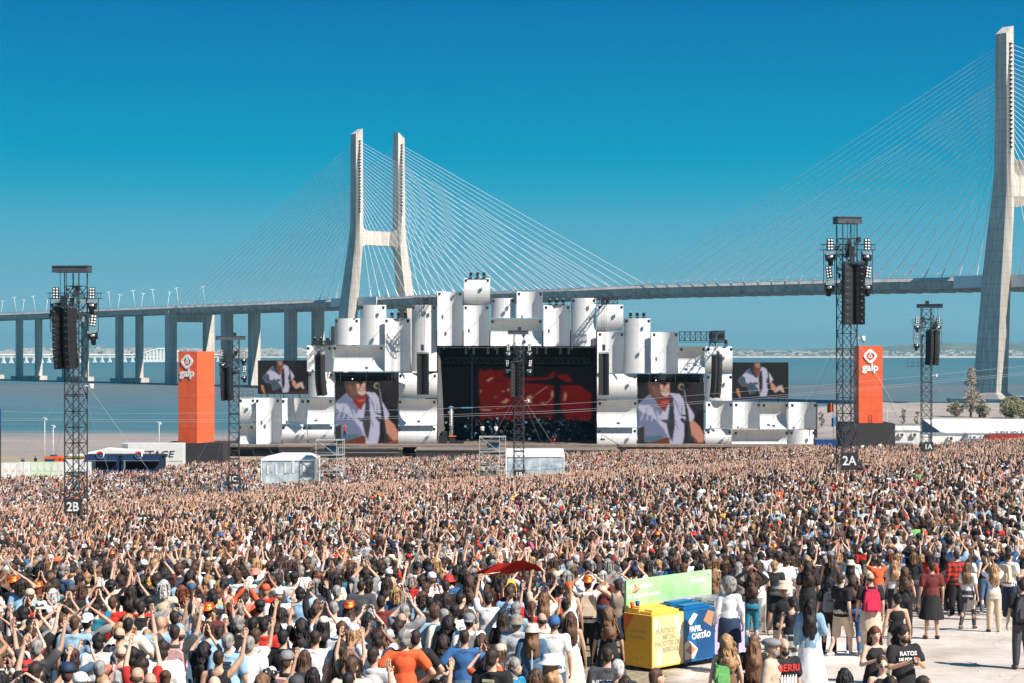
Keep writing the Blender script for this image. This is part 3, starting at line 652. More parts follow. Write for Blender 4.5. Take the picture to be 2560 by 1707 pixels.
def musician(full=True):
    if full:      # traced on the 1333 x 1568 enlargement, picture area x 75..1280, y 175..1415
        p = Paint(110, 118, (.016,.014,.016)); T = lambda L: [((x-75)/1205, (y-175)/1240) for x, y in L]
    else:         # traced on the 2352 x 1568 enlargement, picture area x 30..2190, y 100..1430
        p = Paint(110, 72, (.018,.016,.018)); T = lambda L: [((x-30)/2160, (y-100)/1330) for x, y in L]
    SH, SD, SK, SKD = (.44,.42,.53), (.15,.17,.27), (.50,.22,.15), (.11,.05,.035)
    P_ = lambda L, c, al=1.0: p.poly(T(L), c, al)
    if full:
        P_([(1000,180),(1280,180),(1280,700),(1050,640)], (.03,.025,.03), .6)
        P_([(75,600),(290,410),(420,480),(560,700),(640,380),(830,400),(990,600),(1105,800),(1080,900),(1015,930),(960,800),(915,1000),(915,1200),(880,1370),(640,1400),(600,1250),(250,1300),(190,1260),(190,1000),(75,1040)], SH)
        P_([(75,600),(290,410),(540,720),(450,830),(300,610),(160,610)], SD); P_([(75,680),(180,760),(300,800),(420,900),(560,1100),(620,1180),(400,1310),(200,1300),(190,1000),(75,1010)], SD)
        P_([(200,1200),(560,1180),(400,1320),(220,1310)], (.07,.13,.17))
        for x0, y0, x1, y1 in ((300,620,200,900),(240,650,180,900),(340,780,300,950),(370,720,450,900),(760,560,850,800),(720,480,820,640),(880,620,870,780),(750,900,800,1050),(500,960,560,1100)): p.line(*[v for q in T([(x0,y0),(x1,y1)]) for v in q], .010, SD, .8)
        for x0, y0, x1, y1 in ((220,640,130,880),(280,640,240,880),(330,700,330,900),(420,720,470,860),(480,940,600,1100)): p.line(*[v for q in T([(x0,y0),(x1,y1)]) for v in q], .012, SH, .8)
        P_([(270,175),(655,175),(655,420),(600,480),(420,560),(300,430),(260,260)], SKD); P_([(480,230),(640,190),(655,400),(610,470),(500,400),(480,300)], (.42,.20,.14)); P_([(260,175),(520,175),(480,215),(300,260)], (.07,.05,.045))
        P_([(500,180),(600,180),(560,290),(530,280)], (.02,.015,.015)); P_([(480,230),(540,215),(535,290),(495,300)], (.62,.36,.28)); P_([(600,200),(645,195),(650,330),(615,350)], (.60,.34,.27)); P_([(512,335),(590,320),(645,300),(650,325),(560,360)], (.16,.05,.04)); P_([(535,338),(600,322),(635,312),(600,338)], (.75,.68,.62)); P_([(490,370),(560,380),(650,360),(645,410),(600,455),(520,420)], (.52,.40,.34)); P_([(560,250),(600,240),(615,300),(575,310)], (.55,.28,.2)); P_([(480,205),(560,200),(640,190),(640,210),(565,232),(490,228)], (.015,.012,.012)); P_([(330,250),(365,245),(370,330),(340,330)], (.20,.10,.07)); P_([(380,260),(470,300),(500,420),(420,470),(350,400)], (.15,.075,.055))
        P_([(400,560),(640,430),(665,420),(660,560),(600,650),(570,740),(500,680)], (.22,.02,.015)); P_([(480,550),(640,520),(660,440),(650,540),(560,580)], (.5,.10,.07))
        P_([(660,400),(720,460),(740,800),(750,1000),(700,1310),(640,1180),(600,1000),(640,700),(640,560)], (.035,.04,.05)); P_([(470,880),(740,880),(740,920),(600,960),(540,930)], (.05,.05,.06))
        P_([(1015,930),(1080,890),(1200,1010),(1280,1160),(1280,1360),(1180,1310),(1050,1180)], SK); P_([(1060,1150),(1170,1300),(1090,1300)], (.14,.07,.05))
        P_([(75,1040),(190,1000),(200,1300),(75,1290)], (.03,.028,.03)); P_([(240,1330),(480,1250),(600,1200),(655,1230),(650,1415),(240,1415)], (.13,.035,.02)); P_([(330,1375),(600,1375),(600,1415),(330,1415)], (.02,.02,.02)); P_([(655,1400),(1000,1350),(1280,1290),(1280,1415),(655,1415)], (.20,.06,.035))
        for a, b, w in (((900,330),(960,700),.020),((960,700),(1050,1410),.026),((880,800),(950,810),.015),((880,880),(940,940),.03)): p.line(*[v for q in T([a, b]) for v in q], w, (.03,.028,.03))
        p.line(*[v for q in T([(920,330),(970,640)]) for v in q], .006, (.3,.27,.25)); q = T([(865,265)])[0]; p.ell(q[0], q[1], .045, .048, (.30,.25,.17)); q = T([(875,270)])[0]; p.ell(q[0], q[1], .034, .036, (.03,.03,.03))
    else:
        P_([(240,780),(400,600),(680,330),(760,520),(960,700),(1150,270),(1290,310),(1450,500),(1600,740),(1490,880),(1350,920),(1390,1150),(1340,1370),(1100,1370),(1050,1130),(700,1280),(600,1000),(400,980)], SH)
        P_([(240,780),(400,600),(500,660),(560,860),(850,830),(900,950),(1040,1110),(900,1240),(720,1290),(620,1150),(600,1000),(400,980)], (.055,.08,.11)); P_([(540,480),(680,330),(900,650),(760,560)], (.04,.10,.17))
        for a, b in (((600,600),(560,860)),((680,620),(640,880)),((760,640),(800,860))): p.line(*[v for q in T([a, b]) for v in q], .012, SH)
        P_([(860,100),(1090,100),(1090,330),(1040,420),(1000,660),(930,620),(830,460)], SKD); P_([(890,120),(1085,110),(1085,300),(980,330),(900,220)], (.30,.17,.12)); P_([(960,470),(1080,330),(1085,450),(1020,500)], (.40,.03,.03)); P_([(920,580),(1000,560),(980,680)], (.25,.04,.02))
        P_([(1080,430),(1170,400),(1190,900),(1180,1100),(1100,1290),(1050,1000),(1030,600)], (.025,.022,.024)); P_([(860,840),(1020,860),(1000,940),(880,920)], (.03,.03,.03)); P_([(1340,700),(1440,640),(1470,870),(1330,880)], (.03,.03,.035))
        P_([(1490,900),(1560,850),(1720,1040),(1700,1200),(1640,1210),(1520,1080)], SK); P_([(1660,1210),(1750,1010),(1860,960),(1940,950),(2030,1210),(1980,1230),(1850,1130),(1700,1230)], (.45,.34,.27))
        P_([(160,1080),(270,1080),(350,1420),(290,1430),(200,1250)], (.42,.18,.10)); P_([(350,1390),(1100,1380),(2190,1280),(2190,1430),(350,1430)], (.06,.025,.02))
        p.line(*[v for q in T([(1360,100),(1440,900)]) for v in q], .012, (.02,.02,.02))
    p.grain(.05); p.a = np.stack([blur(p.a[...,i], 1) for i in range(3)], -1); g_ = np.where((np.arange(p.h) % 12 == 0), .93, 1.0)[:, None, None]*np.where((np.arange(p.w) % 12 == 0), .93, 1.0)[None, :, None]; return p.a*g_*.80
def redscreen():
    p = Paint(150, 76, (.006,.005,.006)); T = lambda L: [((x-30)/2260, (y-330)/800) for x, y in L]; RD = (.125,.006,.005)
    P_ = lambda L, c, al=1.0: p.poly(T(L), c, al)
    P_([(620,400),(650,370),(680,410),(800,360),(820,400),(930,390),(1020,370),(950,460),(1060,500),(1290,490),(1600,490),(1680,395),(1720,410),(1700,480),(1560,520),(1280,530),(1060,560),(1390,570),(1680,590),(1680,1060),(1560,1040),(1400,1050),(1100,1085),(740,1055),(630,1090)], RD)
    P_([(1740,450),(1880,440),(1960,530),(1900,560),(1760,490)], RD); P_([(1800,590),(2050,590),(2150,660),(2230,720),(2230,1030),(2190,1095),(2060,1080),(1870,1075),(1860,1020),(1800,960)], RD)
    P_([(860,520),(1060,530),(1060,545),(870,545)], (.01,.005,.005), .8); P_([(1400,540),(1680,560),(1680,580),(1400,570)], (.006,.005,.006)); P_([(1100,1010),(1680,985),(1680,1010),(1500,1040),(900,1040)], (.02,.006,.005), .9); P_([(1480,895),(1600,905),(1600,920),(1480,915)], (.01,.005,.005))
    CR = (.36,.20,.13)
    for L in ([(725,530),(790,490),(835,485),(790,525),(740,545)],[(1010,680),(1060,625),(1060,680)],[(960,820),(1020,780),(1050,800),(1000,850),(930,850)],[(1290,850),(1290,780),(1330,740),(1370,730),(1380,840)],[(1370,770),(1430,720),(1400,760)],
              [(1650,760),(1660,690),(1690,670),(1690,760)],[(1505,840),(1560,830),(1550,870)],[(1835,810),(1840,730),(1860,690),(1880,740),(1850,815)],[(630,930),(780,935),(830,920),(780,950),(640,945)],[(930,690),(990,660),(980,685)],[(840,765),(890,735),(860,770)]): P_(L, CR)
    for a, b in (((1430,730),(1590,620)),((1570,860),(1670,775)),((860,930),(1000,900)),((640,690),(660,660))): p.line(*[v for q in T([a, b]) for v in q], .003, CR)
    k = rng.normal(1, .1, p.a.shape[:2])[..., None]; p.a = np.clip(p.a*k, 0, 1); return p.a*.55
def screen_mat(s):
    m, n, l, b = newmat('led_screen'); at = n.new('ShaderNodeAttribute'); at.attribute_name = 'picture'
    b.inputs['Base Color'].default_value = (.004,.004,.004,1); b.inputs['Roughness'].default_value = .8; b.inputs['Specular IOR Level'].default_value = .1
    l.new(at.outputs['Color'], b.inputs['Emission Color']); b.inputs['Emission Strength'].default_value = s; return m
def screen_mesh(a, w, h, s):
    H, Wd, _ = a.shape; me = bpy.data.meshes.new('display')
    X, Z = np.meshgrid(np.linspace(-w/2, w/2, Wd), np.linspace(h/2, -h/2, H)); v = np.stack([X, np.zeros_like(X), Z], -1).reshape(-1, 3)
    f = [(j*Wd+i, (j+1)*Wd+i, (j+1)*Wd+i+1, j*Wd+i+1) for j in range(H-1) for i in range(Wd-1)]
    me.from_pydata(v.tolist(), [], f); at = me.color_attributes.new('picture', 'FLOAT_COLOR', 'POINT')
    c = np.ones((H*Wd, 4)); c[:, :3] = a.reshape(-1, 3); at.data.foreach_set('color', c.ravel().astype(np.float32)); me.materials.append(screen_mat(s)); return me
def screen(i, x0, y0, x1, y1, arr, yo, label, st=.8, name='video_screen'):
    a, b = reg(i, x0, y0), reg(i, x1, y1); Y = YS+yo; p, q = PX(a[0], a[1], Y), PX(b[0], b[1], Y); w, h = q.x-p.x, p.z-q.z
    t = thing(name, ((p.x+q.x)/2, Y, q.z), label, 'screen'); m = MB(); m.box((0, .32, h/2), (w+.1, .5, h+.1)); m.build('housing', M['boxblack'], t)
    inst('display', screen_mesh(arr, w, h, st), t, (0, 0, h/2)); return t, w, h
big = musician(True); small = musician(False)
screen(2, 780, 872, 1220, 1325, big, .35, 'tall screen left of the stage opening showing a musician in white shirt and red bandana')
screen(4, 268, 880, 726, 1338, big, .35, 'tall screen right of the stage opening showing a musician in white shirt and red bandana')
t1, w1, h1 = screen(2, 238, 728, 587, 960, small, .2, 'small screen over the left white panels showing the guitarist bending forward')
t2, w2, h2 = screen(4, 930, 742, 1318, 988, small, .2, 'small screen over the right white panels showing the guitarist bending forward')
for t, w in ((t1, w1), (t2, w2)):
    m = MB()
    for k in range(8):
        x = -w/2+w*(k+.5)/8; m.tube((x, .4, 0), (x+R.uniform(-.3,.3), .9, -1.2), .05)
    for k in range(3): m.tube((-w/2+w*(k+.5)/3, .8, 0), (-w/2+w*(k+.5)/3, 1.6, -6), .09)
    m.build('bracket', M['steel'], t)
a, b = reg(3, 45, 755), reg(3, 1148, 1180)
screen(3, 330-285, 790-20, 1130+10, 1165, redscreen(), 15.5, 'dark stage backdrop screen filled by a rough red shape with cream streaks', .85, 'backdrop_screen')

# ---------------------------------------------------------------- line arrays
def cab_mesh(w=1.5, h=.52, d=.95):
    m = MB(); m.prism([(-w/2,-h/2),(w/2,-h/2),(w/2,h/2),(-w/2,h/2)], d*.25, d, 0)
    for s in (-1, 1):
        x0, x1 = s*w/2, s*w*.10
        vs = [(x0,-.18,-h/2+.015),(x1,.06,-h/2+.015),(x1,.25*d,-h/2+.015),(x0,.25*d,-h/2+.015),(x0,-.18,h/2-.015),(x1,.06,h/2-.015),(x1,.25*d,h/2-.015),(x0,.25*d,h/2-.015)]
        f = [(0,3,2,1),(4,5,6,7),(0,1,5,4),(1,2,6,5),(2,3,7,6),(3,0,4,7)]
        if s > 0: f = [x[::-1] for x in f]
        m.add(vs, f, 0); m.box((s*w*.36, -.145, 0), (.10,.03,.05), 1)
    return m.mesh('speaker_cabinet', [M['cab'], M['alu']])
CAB = cab_mesh(); CAB2 = cab_mesh(1.5, .52, .9)
def line_array(loc, rz, n, h, w, curve, label, lean=0):
    t = thing('line_array', loc, label, 'speaker array', 'hanging speaker arrays', rz)
    z, y, a = 0, 0, lean
    fr = MB(); fr.box((0,.3,.12), (w*1.02,.9,.14)); fr.tube((0,.3,.15),(0,.3,.9),.05); fr.tube((-.4,.3,.2),(0,.3,.9),.03); fr.tube((.4,.3,.2),(0,.3,.9),.03); fr.build('flying_frame', M['steel'], t)
    for k in range(n):
        a += curve*(k/n); zz = z-h/2*math.cos(a); yy = y+h/2*math.sin(a)
        o = inst('speaker_cabinet', CAB, t, (0, yy, zz), (a,0,0), (w/1.5, 1, h/.52)); z -= h*math.cos(a); y += h*math.sin(a)
    return t
def hang(i, cx, y0, y1, wpx, n, curve, rz, label, Y=YS-5):
    p = PX(*reg(i, cx, y0), Y); q = PX(*reg(i, cx, y1), Y); return line_array(p, rz, n, (p.z-q.z)/n, wpx*K*Y/F, curve, label)
hang(2, 660, 688, 978, 62, 16, .035, math.radians(-38), 'curved black speaker array hanging over the white panels, outermost on the left')
hang(2, 1388, 678, 968, 76, 14, .010, math.radians(-12), 'black speaker array hanging just left of the black stage opening')
hang(3, 1203, 678, 972, 72, 14, .004, 0, 'black speaker array hanging just right of the black stage opening')
hang(4, 828, 688, 992, 64, 16, .030, math.radians(34), 'curved black speaker array hanging over the white panels, outermost on the right')
hw = MB()
for i, cx, y0, y1 in ((2,660,606,688),(2,1388,345,640),(3,1203,340,640),(4,828,610,688)):
    a, b = PX(*reg(i, cx, y0), YS-5), PX(*reg(i, cx, y1+20), YS-5)
    for d in (-.5, -.15, .15, .5): hw.tube((a.x+d, YS-5+.3, a.z), (b.x+d*.6, YS-5+.3, b.z), .035)
    hw.box((b.x, YS-4.7, b.z+.6), (.5,.4,1.1))
o = hw.build('chain_hoists', M['steel'], stage); o.matrix_parent_inverse = Matrix.Translation(-stage.location)

# ---------------------------------------------------------------- delay towers
def par_mesh():
    m = MB(); m.box((0,0,0), (.46,.16,.92))
    for i in range(2):
        for j in range(4): m.lathe([(.085,0),(.085,.03),(.0,.032)], (-.11+.22*i, -.08, -.33+.22*j), 8, 1, Matrix.Rotation(math.pi/2, 3, 'X'))
    return m.mesh('blinder', [M['cab'], M['lamp']])
PAR = par_mesh()
def mover_mesh():
    m = MB(); m.box((0,0,0), (.62,.44,.2), 1); m.box((-.3,0,-.28), (.09,.3,.5)); m.box((.3,0,-.28), (.09,.3,.5))
    m.lathe([(.22,-.05),(.24,-.3),(.17,-.62),(.16,-.8)], (0,0,-.05), 10, 0, Matrix.Rotation(.15,3,'X')); m.lathe([(.18,-.30),(.25,-.28),(.25,-.14),(.2,-.1)], (0,0,-.05), 10, 1); return m.mesh('moving_head', [M['cab'], M['chrome']])
MOV = mover_mesh()
TW = {}
def tower(px, ytop, yb, Y, sign, mirror, rz, topw, label, alab, arr_dx, arr_rz, arr_n, arr_h, curve, base_px, mastw=1.25, platform=False):
    top = PX(px, ytop, Y).z; X = PX(px, 0, Y).x; zb = gz(X, Y); H = top-zb
    t = thing('delay_tower', (X, Y, zb), label, 'tower', 'lattice speaker towers in the crowd'); rot = bpy.data.objects
    m = MB(); mw = mastw; r = .05
    def q(x, y, z): v = Matrix.Rotation(rz, 3, 'Z') @ Vector((x,y,0)); return Vector((v.x, v.y, z))
    cs = [(-mw/2,-mw/2),(mw/2,-mw/2),(mw/2,mw/2),(-mw/2,mw/2)]
    for a, b in cs: m.tube(q(a,b,0), q(a,b,H-.5), .062)
    st = 1.22; n = int((H-.5)/st); lat = MB()
    for k in range(n+1):
        z = k*st
        for j in range(4):
            a, b = cs[j], cs[(j+1)%4]; lat.tube(q(*a,z), q(*b,z), .036, n=4, caps=False)
            if k < n:
                if k % 2 == 0: lat.tube(q(*a,z), q(*b,z+st), .032, n=4, caps=False)
                else: lat.tube(q(*b,z), q(*a,z+st), .032, n=4, caps=False)
                if j in (0, 2) : lat.tube(q(*b,z), q(*a,z+st), .026, n=4, caps=False) if k % 2 == 0 else lat.tube(q(*a,z), q(*b,z+st), .026, n=4, caps=False)
        if k % 5 == 4:
            for j in range(4): lat.tube(q(*cs[j],z+.12), q(*cs[(j+1)%4],z+.12), .055, n=4)
    m.build('mast', M['steel'], t); lat.build('lattice', M['steel'], t)
    # foot
    f = MB(); f.box((0,0,.12), (3.2,3.2,.22), rz=rz); 
    for s in ((-1,-1),(1,-1),(1,1),(-1,1)): f.tube(q(s[0]*1.5,s[1]*1.5,.2), q(s[0]*mw/2,s[1]*mw/2,3.0), .05)
    f.build('base_frame', M['steel'], t)
    # head beam
    hb = MB(); L = topw; c, s_ = math.cos(arr_rz), math.sin(arr_rz)
    ux = Vector((math.cos(rz+.18*mirror), math.sin(rz+.18*mirror), 0)); uy = Vector((-ux.y, ux.x, 0))
    cc = Vector((arr_dx*.45, 0, 0))
    for o_ in (-.45, .45):
        for zz in (H-.46, H):
            a = cc-ux*L/2+uy*o_; b = cc+ux*L/2+uy*o_; hb.box((a+b)/2+Vector((0,0,zz)), (L,.18,.05), rz=rz+.18*mirror)
        hb.box((cc+uy*o_)+Vector((0,0,H-.23)), (L,.05,.44), rz=rz+.18*mirror)
    for e in (-.5, 0, .5): hb.box(cc+ux*L*e*.96+Vector((0,0,H-.23)), (.05,.9,.42), rz=rz+.18*mirror)
    hb.box((cc+Vector((0,0,H+.03))), (L,.95,.05), rz=rz+.18*mirror)
    hb.build('head_beam', M['capsteel'], t)
    if base_px: b_ = MB(); b_.box((.1,0,H+.28), (.42,.42,.42)); b_.build('strobe_box', M['cab'], t)
    ch = MB()
    for d in (-.25,.25): ch.tube((arr_dx+d, -1.15, H-.3), (arr_dx+d, -1.15, H-3.6), .03)
    ch.box((arr_dx, -1.15, H-2.7), (.34,.3,.75)); ch.build('chain_hoist', M['cab'], t)
    # crossarm, hanging frames and fixtures
    za = H-2.1; arm = MB(); aw = 1.98
    for zz in (za, za-.42):
        for yy in (-.55, -.2): arm.tube((-aw-.15, yy, zz), (aw+.15, yy, zz), .035)
    for k in range(-8, 9): arm.tube((k*aw/8, -.55, za-.42), (k*aw/8+.12, -.55, za), .022)
    for s in (-1, 1):
        for x in (1.02*s, 1.88*s): arm.tube((x, -.55, za-.4), (x, -.55, za-3.0), .035)
        for zz in (za-1.6, za-3.0): arm.tube((1.02*s, -.55, zz), (1.88*s, -.55, zz), .03)
    arm.build('crossarm', M['steel'], t)
    for s in (-1, 1):
        inst('blinder', PAR, t, (1.42*s, -.68, za-.02), (0,0,.25*s*0)); inst('moving_head', MOV, t, (1.42*s, -.62, za-.70), (0,.1*s,0), (1.1,1.1,1.1))
        if mirror == 0 or s == mirror: inst('blinder', PAR, t, (1.5*s, -.68, za-2.15), (0,.12*s,.35*s)); inst('moving_head', MOV, t, (1.42*s, -.62, za-3.05), (0,-.1*s,0), (1.1,1.1,1.1))
        else: inst('moving_head', MOV, t, (1.35*s, -.75, za-1.35), (0,.3,0), (1.1,1.1,1.1))
    clut = MB()
    for k in range(26): 
        x = R.uniform(-.9,.9); clut.box((x, R.uniform(-.9,-.4), H-R.uniform(1.5,4.8)), (R.uniform(.08,.4), R.uniform(.1,.3), R.uniform(.1,.42)), R.choice((0,0,0,1)))
    for k in range(10): clut.tube((R.uniform(-1,1), -.6, H-R.uniform(1.8,3)), (R.uniform(-1,1), -.7, H-R.uniform(2.6,5)), .025)
    tag(clut.build('cables_and_clamps', [M['steel'], M['chrome']], t), kind='stuff')
    if platform:
        pf = MB(); z = H-8.2; x0 = -2.7 if platform < 0 else .6
        pf.box((x0+1.05, -.4, z), (2.1, .9, .07)); 
        for zz in (z+.5, z+1.0): pf.tube((x0,-.85,zz),(x0+2.1,-.85,zz),.025); 
        for xx in (x0, x0+.7, x0+1.4, x0+2.1): pf.tube((xx,-.85,z),(xx,-.85,z+1),.03)
        pf.build('platform', M['steel'], t)
    # number board
    bz = HC-(yb-880)*Y/F-zb; bw = 1.36; bd = bpy.data.objects.new('sign_board', None)
    sb_ = MB(); sb_.box((0,-mw/2-.40,bz), (bw,.06,1.35)); so_ = sb_.build('sign_board', M['boxblack'], t)
    inst('lettering', text_mesh(sign, .98, .01, .018, M['whitep'], sx=.92), so_, (0,-mw/2-.445,bz+.02))
    cm = MB(); cm.box((mw/2+.35,-.2,H*.56), (.5,.06,.06)); cm.sph((mw/2+.65,-.2,H*.56-.12), .17, 8); cm.box((mw/2+.65,-.2,H*.56+.08), (.26,.26,.18)); cm.build('camera_dome', M['whitep'], t)
    gw = MB()
    for ax, ay in ((-7,-3),(5.5,-6),(8,4),(-4.5,6)): gw.tube((0,0,H*.62),(ax,ay,0.6),.012, n=3)
    gw.build('guy_wire', M['wire'], t)
    atop = HC-(0)*0; return t, X, zb, H
def arr_on(tw, Y, px, y0, y1, wm, rz, n, curve, lab):
    t, X, zb, H = tw; p = PX(px, y0, Y); q = PX(px, y1, Y); line_array((p.x, Y-1.3, p.z), rz, n, (p.z-q.z)/n, wm, curve, lab)
Y2B, Y2A, Y1 = 140.0, 138.0, 241.0
g_ = tower(190, 667, 1264, Y2B, '2B', 1, -.30, 2.9, 'tall dark lattice speaker tower marked 2B, nearest on the left', '', -.7, -.5, 9, .5, .01, False, 1.25); arr_on(g_, Y2B, 163, 772, 922, 1.5, math.radians(-24), 9, .045, 'black speaker array on the left tower marked 2B')
g_ = tower(2117, 545, 1150, Y2A, '2A', 0, .22, 2.0, 'tallest dark lattice speaker tower marked 2A, beside the right orange column', '', .1, 0, 9, .5, .0, False, 1.18); arr_on(g_, Y2A, 2128, 663, 813, 1.56, math.radians(2), 9, .001, 'black speaker array on the right tower marked 2A')
g_ = tower(585, 842, 1195, Y1, '1C', 1, .1, 3.9, 'distant lattice speaker tower marked 1C beside the left white panels', '', -1, -.4, 9, .5, .01, True, 1.35, 1); arr_on(g_, Y1, 567, 918, 1000, 1.35, math.radians(-22), 10, .03, 'black speaker array on the distant tower marked 1C')
g_ = tower(1297, 828, 1185, Y1, '1B', 0, .1, 2.7, 'distant lattice speaker tower marked 1B in front of the stage opening', '', -.2, 0, 9, .5, .0, True, 1.30); arr_on(g_, Y1, 1290, 905, 990, 1.35, math.radians(4), 10, .002, 'black speaker array on the distant tower marked 1B')
g_ = tower(2316, 762, 1115, Y1, '1A', -1, -.1, 3.4, 'distant lattice speaker tower marked 1A in front of the white tents', '', 1, .4, 9, .5, .01, True, 1.30, -1); arr_on(g_, Y1, 2331, 828, 912, 1.45, math.radians(26), 10, .03, 'black speaker array on the distant tower marked 1A')

# ---------------------------------------------------------------- orange columns, their black bases
def galp_logo(par, x, y, z, s, M_=None):
    """ring shaped badge with a flame-like curl, and the word under it"""
    m = MB(); n = 28
    def rr(a): c, s_ = math.cos(a), math.sin(a); k = 1.0+.10*math.cos(4*a)*1.0 + (.06 if s_ < -.6 else 0); return .52*s*k
    ring = []
    for k in range(n):
        a = 2*math.pi*k/n; ro = rr(a); ri = ro*.62; ring.append(((ro*math.cos(a), ro*math.sin(a)), (ri*math.cos(a), ri*math.sin(a))))
    for k in range(n):
        (a, b), (c, d) = ring[k], ring[(k+1)%n]
        m.prism([a, c, d, b], -.06*s, 0)
    # inner curl
    for k in range(14):
        a0 = math.pi*.35-2*math.pi*k/16; a1 = math.pi*.35-2*math.pi*(k+1)/16; r0, r1 = .17*s, .08*s
        m.prism([(r0*math.cos(a0), r0*math.sin(a0)-.03*s), (r0*math.cos(a1), r0*math.sin(a1)-.03*s), (r1*math.cos(a1), r1*math.sin(a1)-.03*s), (r1*math.cos(a0), r1*math.sin(a0)-.03*s)], -.06*s, 0)
    m.prism([(-.06*s,.12*s),(.08*s,.10*s),(.07*s,.40*s),(-.09*s,.40*s)], -.06*s, 0)
    lo = m.build('logo', M['whitep'], par, (x, y, z)); inst('lettering', text_mesh('galp', .86*s, .02*s, .03*s, M['whitep'], sx=1.0), par, (x, y-.03*s, z-.98*s))
def column(px, Y, x0, x1, ytop, ybot, w, rz, label, base):
    p = PX(px, ytop, Y); q = PX(px, ybot, Y); h = p.z-q.z; dd = 5.6 if rz < 0 else w
    t = thing('advertising_column', (p.x, Y, q.z), label, 'advertising column', rz=rz); m = MB(); m.box((0,dd/2-w/2,h/2), (w,dd,h)); m.build('column_body', M['orange'], t)
    j = MB()
    for k in range(1, 6): j.box((0, dd/2-w/2, h*k/6), (w+.012, dd+.012, .05))
    j.box((0, dd/2-w/2, h/2), (.04, dd+.012, h)); j.build('cladding_joint', M['joint'], t); galp_logo(t, -.1, -w/2-.01, h-1.65, 1.95)
    l = MB()
    for x in (-.25, .25): l.tube((x+w/2-1.3, -w/2-.6, 0), (x+w/2-1.3, -w/2-.6, 2.4), .035)
    for k in range(7): l.tube((-.25+w/2-1.3, -w/2-.6, k*.38), (.25+w/2-1.3, -w/2-.6, k*.38), .02)
    l.build('ladder', M['red'] if rz else M['steel'], t)
    return t
YC = 293.0
column(483, YC, 0, 0, 877, 1107, 3.52, math.radians(-20), 'orange advertising column at left with white round logo above a short white word', None)
column(2170, YC, 0, 0, 863, 1057, 3.9, math.radians(2), 'orange advertising column at right with white round logo above a short white word', None)
def base(x0, x1, y0, Y, label, rz=0, extra=3):
    p, q = PX(x0, y0, Y), PX(x1, y0, Y); zb = gz((p.x+q.x)/2, Y)-.6; h = p.z-zb; w = q.x-p.x
    t = thing('column_plinth', ((p.x+q.x)/2, Y, zb), label, 'plinth', rz=rz); m = MB(); m.box((0, extra, h/2), (w, 2*extra+2.4, h-.002)); m.build('cladding', M['boxblack'], t)
    r = MB(); r.box((0,extra,h+.04), (w-.4, 2*extra+2, .07)); r.build('top_deck', M['black'], t); return t
base(412, 560, 1107, YC-1.4, 'black box plinth under the left orange column', extra=2.6)
base(2108, 2234, 1057, YC-1.4, 'black box plinth under the right orange column', extra=2.6)
# ---------------------------------------------------------------- things behind and in the crowd
def tri_col(c): return c
YB = 272.0
# white / green hoarding at far left: printed boards side by side
M['green'] = basic('pale_green_print', (.42,.62,.33), .6, 0, .2, .8, c2=(.70,.74,.66))
M['beige'] = basic('pale_beige_print', (.72,.66,.56), .6, 0, .12, 1.5)
YH = 262.5
hz = thing('hoarding', (PX(0,0,YH).x, YH, gz(-70, YH)), 'row of white and pale green printed hoarding boards at the far left', 'hoarding')
for k, (xa, xb) in enumerate(zip(range(-60, 215, 17), range(-43, 232, 17))):
    p, q = PX(xa, 1153+ (0 if k > 5 else 2), YH), PX(xb, 1196, YH); m = MB(); m.box((0,0,(p.z-q.z)/2), (q.x-p.x-.05,.08,p.z-q.z)); 
    m.box((0,-.06,(p.z-q.z)*.55), (.5,.02,.5), 1); m.build('board', [M['green'] if k in (8,9,10,11) else (M['white'] if k % 3 else M['offwhite']), M['beige'] if k < 7 else M['offwhite']], hz, (((p.x+q.x)/2)-hz.location.x, 0, q.z-hz.location.z))
# orange truck
p, q = PX(115,1137,YB+8), PX(216,1158,YB+8); tw_ = q.x-p.x; th_ = 2.9
tk = thing('fire_truck', (p.x, YB+8, p.z-3.0), 'orange fire truck parked behind the hoarding, only its cab top showing', 'truck')
m = MB(); m.box((1.2,0,1.6), (2.3,2.3,2.6)); m.box((4.6,0,1.5), (4.2,2.3,2.6)); m.build('body', M['orange2'], tk)
m = MB(); m.box((.9,-1.17,2.1), (1.5,.04,.8)); m.box((.02,0,2.1), (.06,2.0,.9)); m.box((3.3,-1.17,2.1), (.5,.04,.8)); m.box((4.6,-1.17,2.1), (.5,.04,.8)); m.build('window', M['navy'], tk)
m = MB(); m.box((1.2,0,3.0), (.9,1.2,.2)); m.build('beacon', M['blue'], tk)
m = MB()
for x in (1,5.2):
    for y in (-1,1): m.lathe([(.5,-.15),(.5,.15)], (x,y,.4), 12, 0, Matrix.Rotation(math.pi/2,3,'X'))
m.build('wheels', M['cab'], tk)
m = MB(); m.box((0,0,1.6), (4.6,2.4,3.2)); tag(m.build('white_van', M['offwhite'], None, (PX(190,0,YB+4).x+1, YB+4, PX(190,1134,YB+4).z-3.2)), 'white box van parked right of the orange fire truck', 'van')
m = MB(); m.box((0,-1.23,2.8), (4.2,.03,.35)); o = m.build('stripe', emis('amber_stripe_glow', (.8,.45,.02), .3), bpy.data.objects['white_van'])  # amber stripe given a faint glow of its own, though no lamp
M['barblue'] = basic('bar_dark_blue', (.004,.028,.11), .5, 0, .3, 1.2)
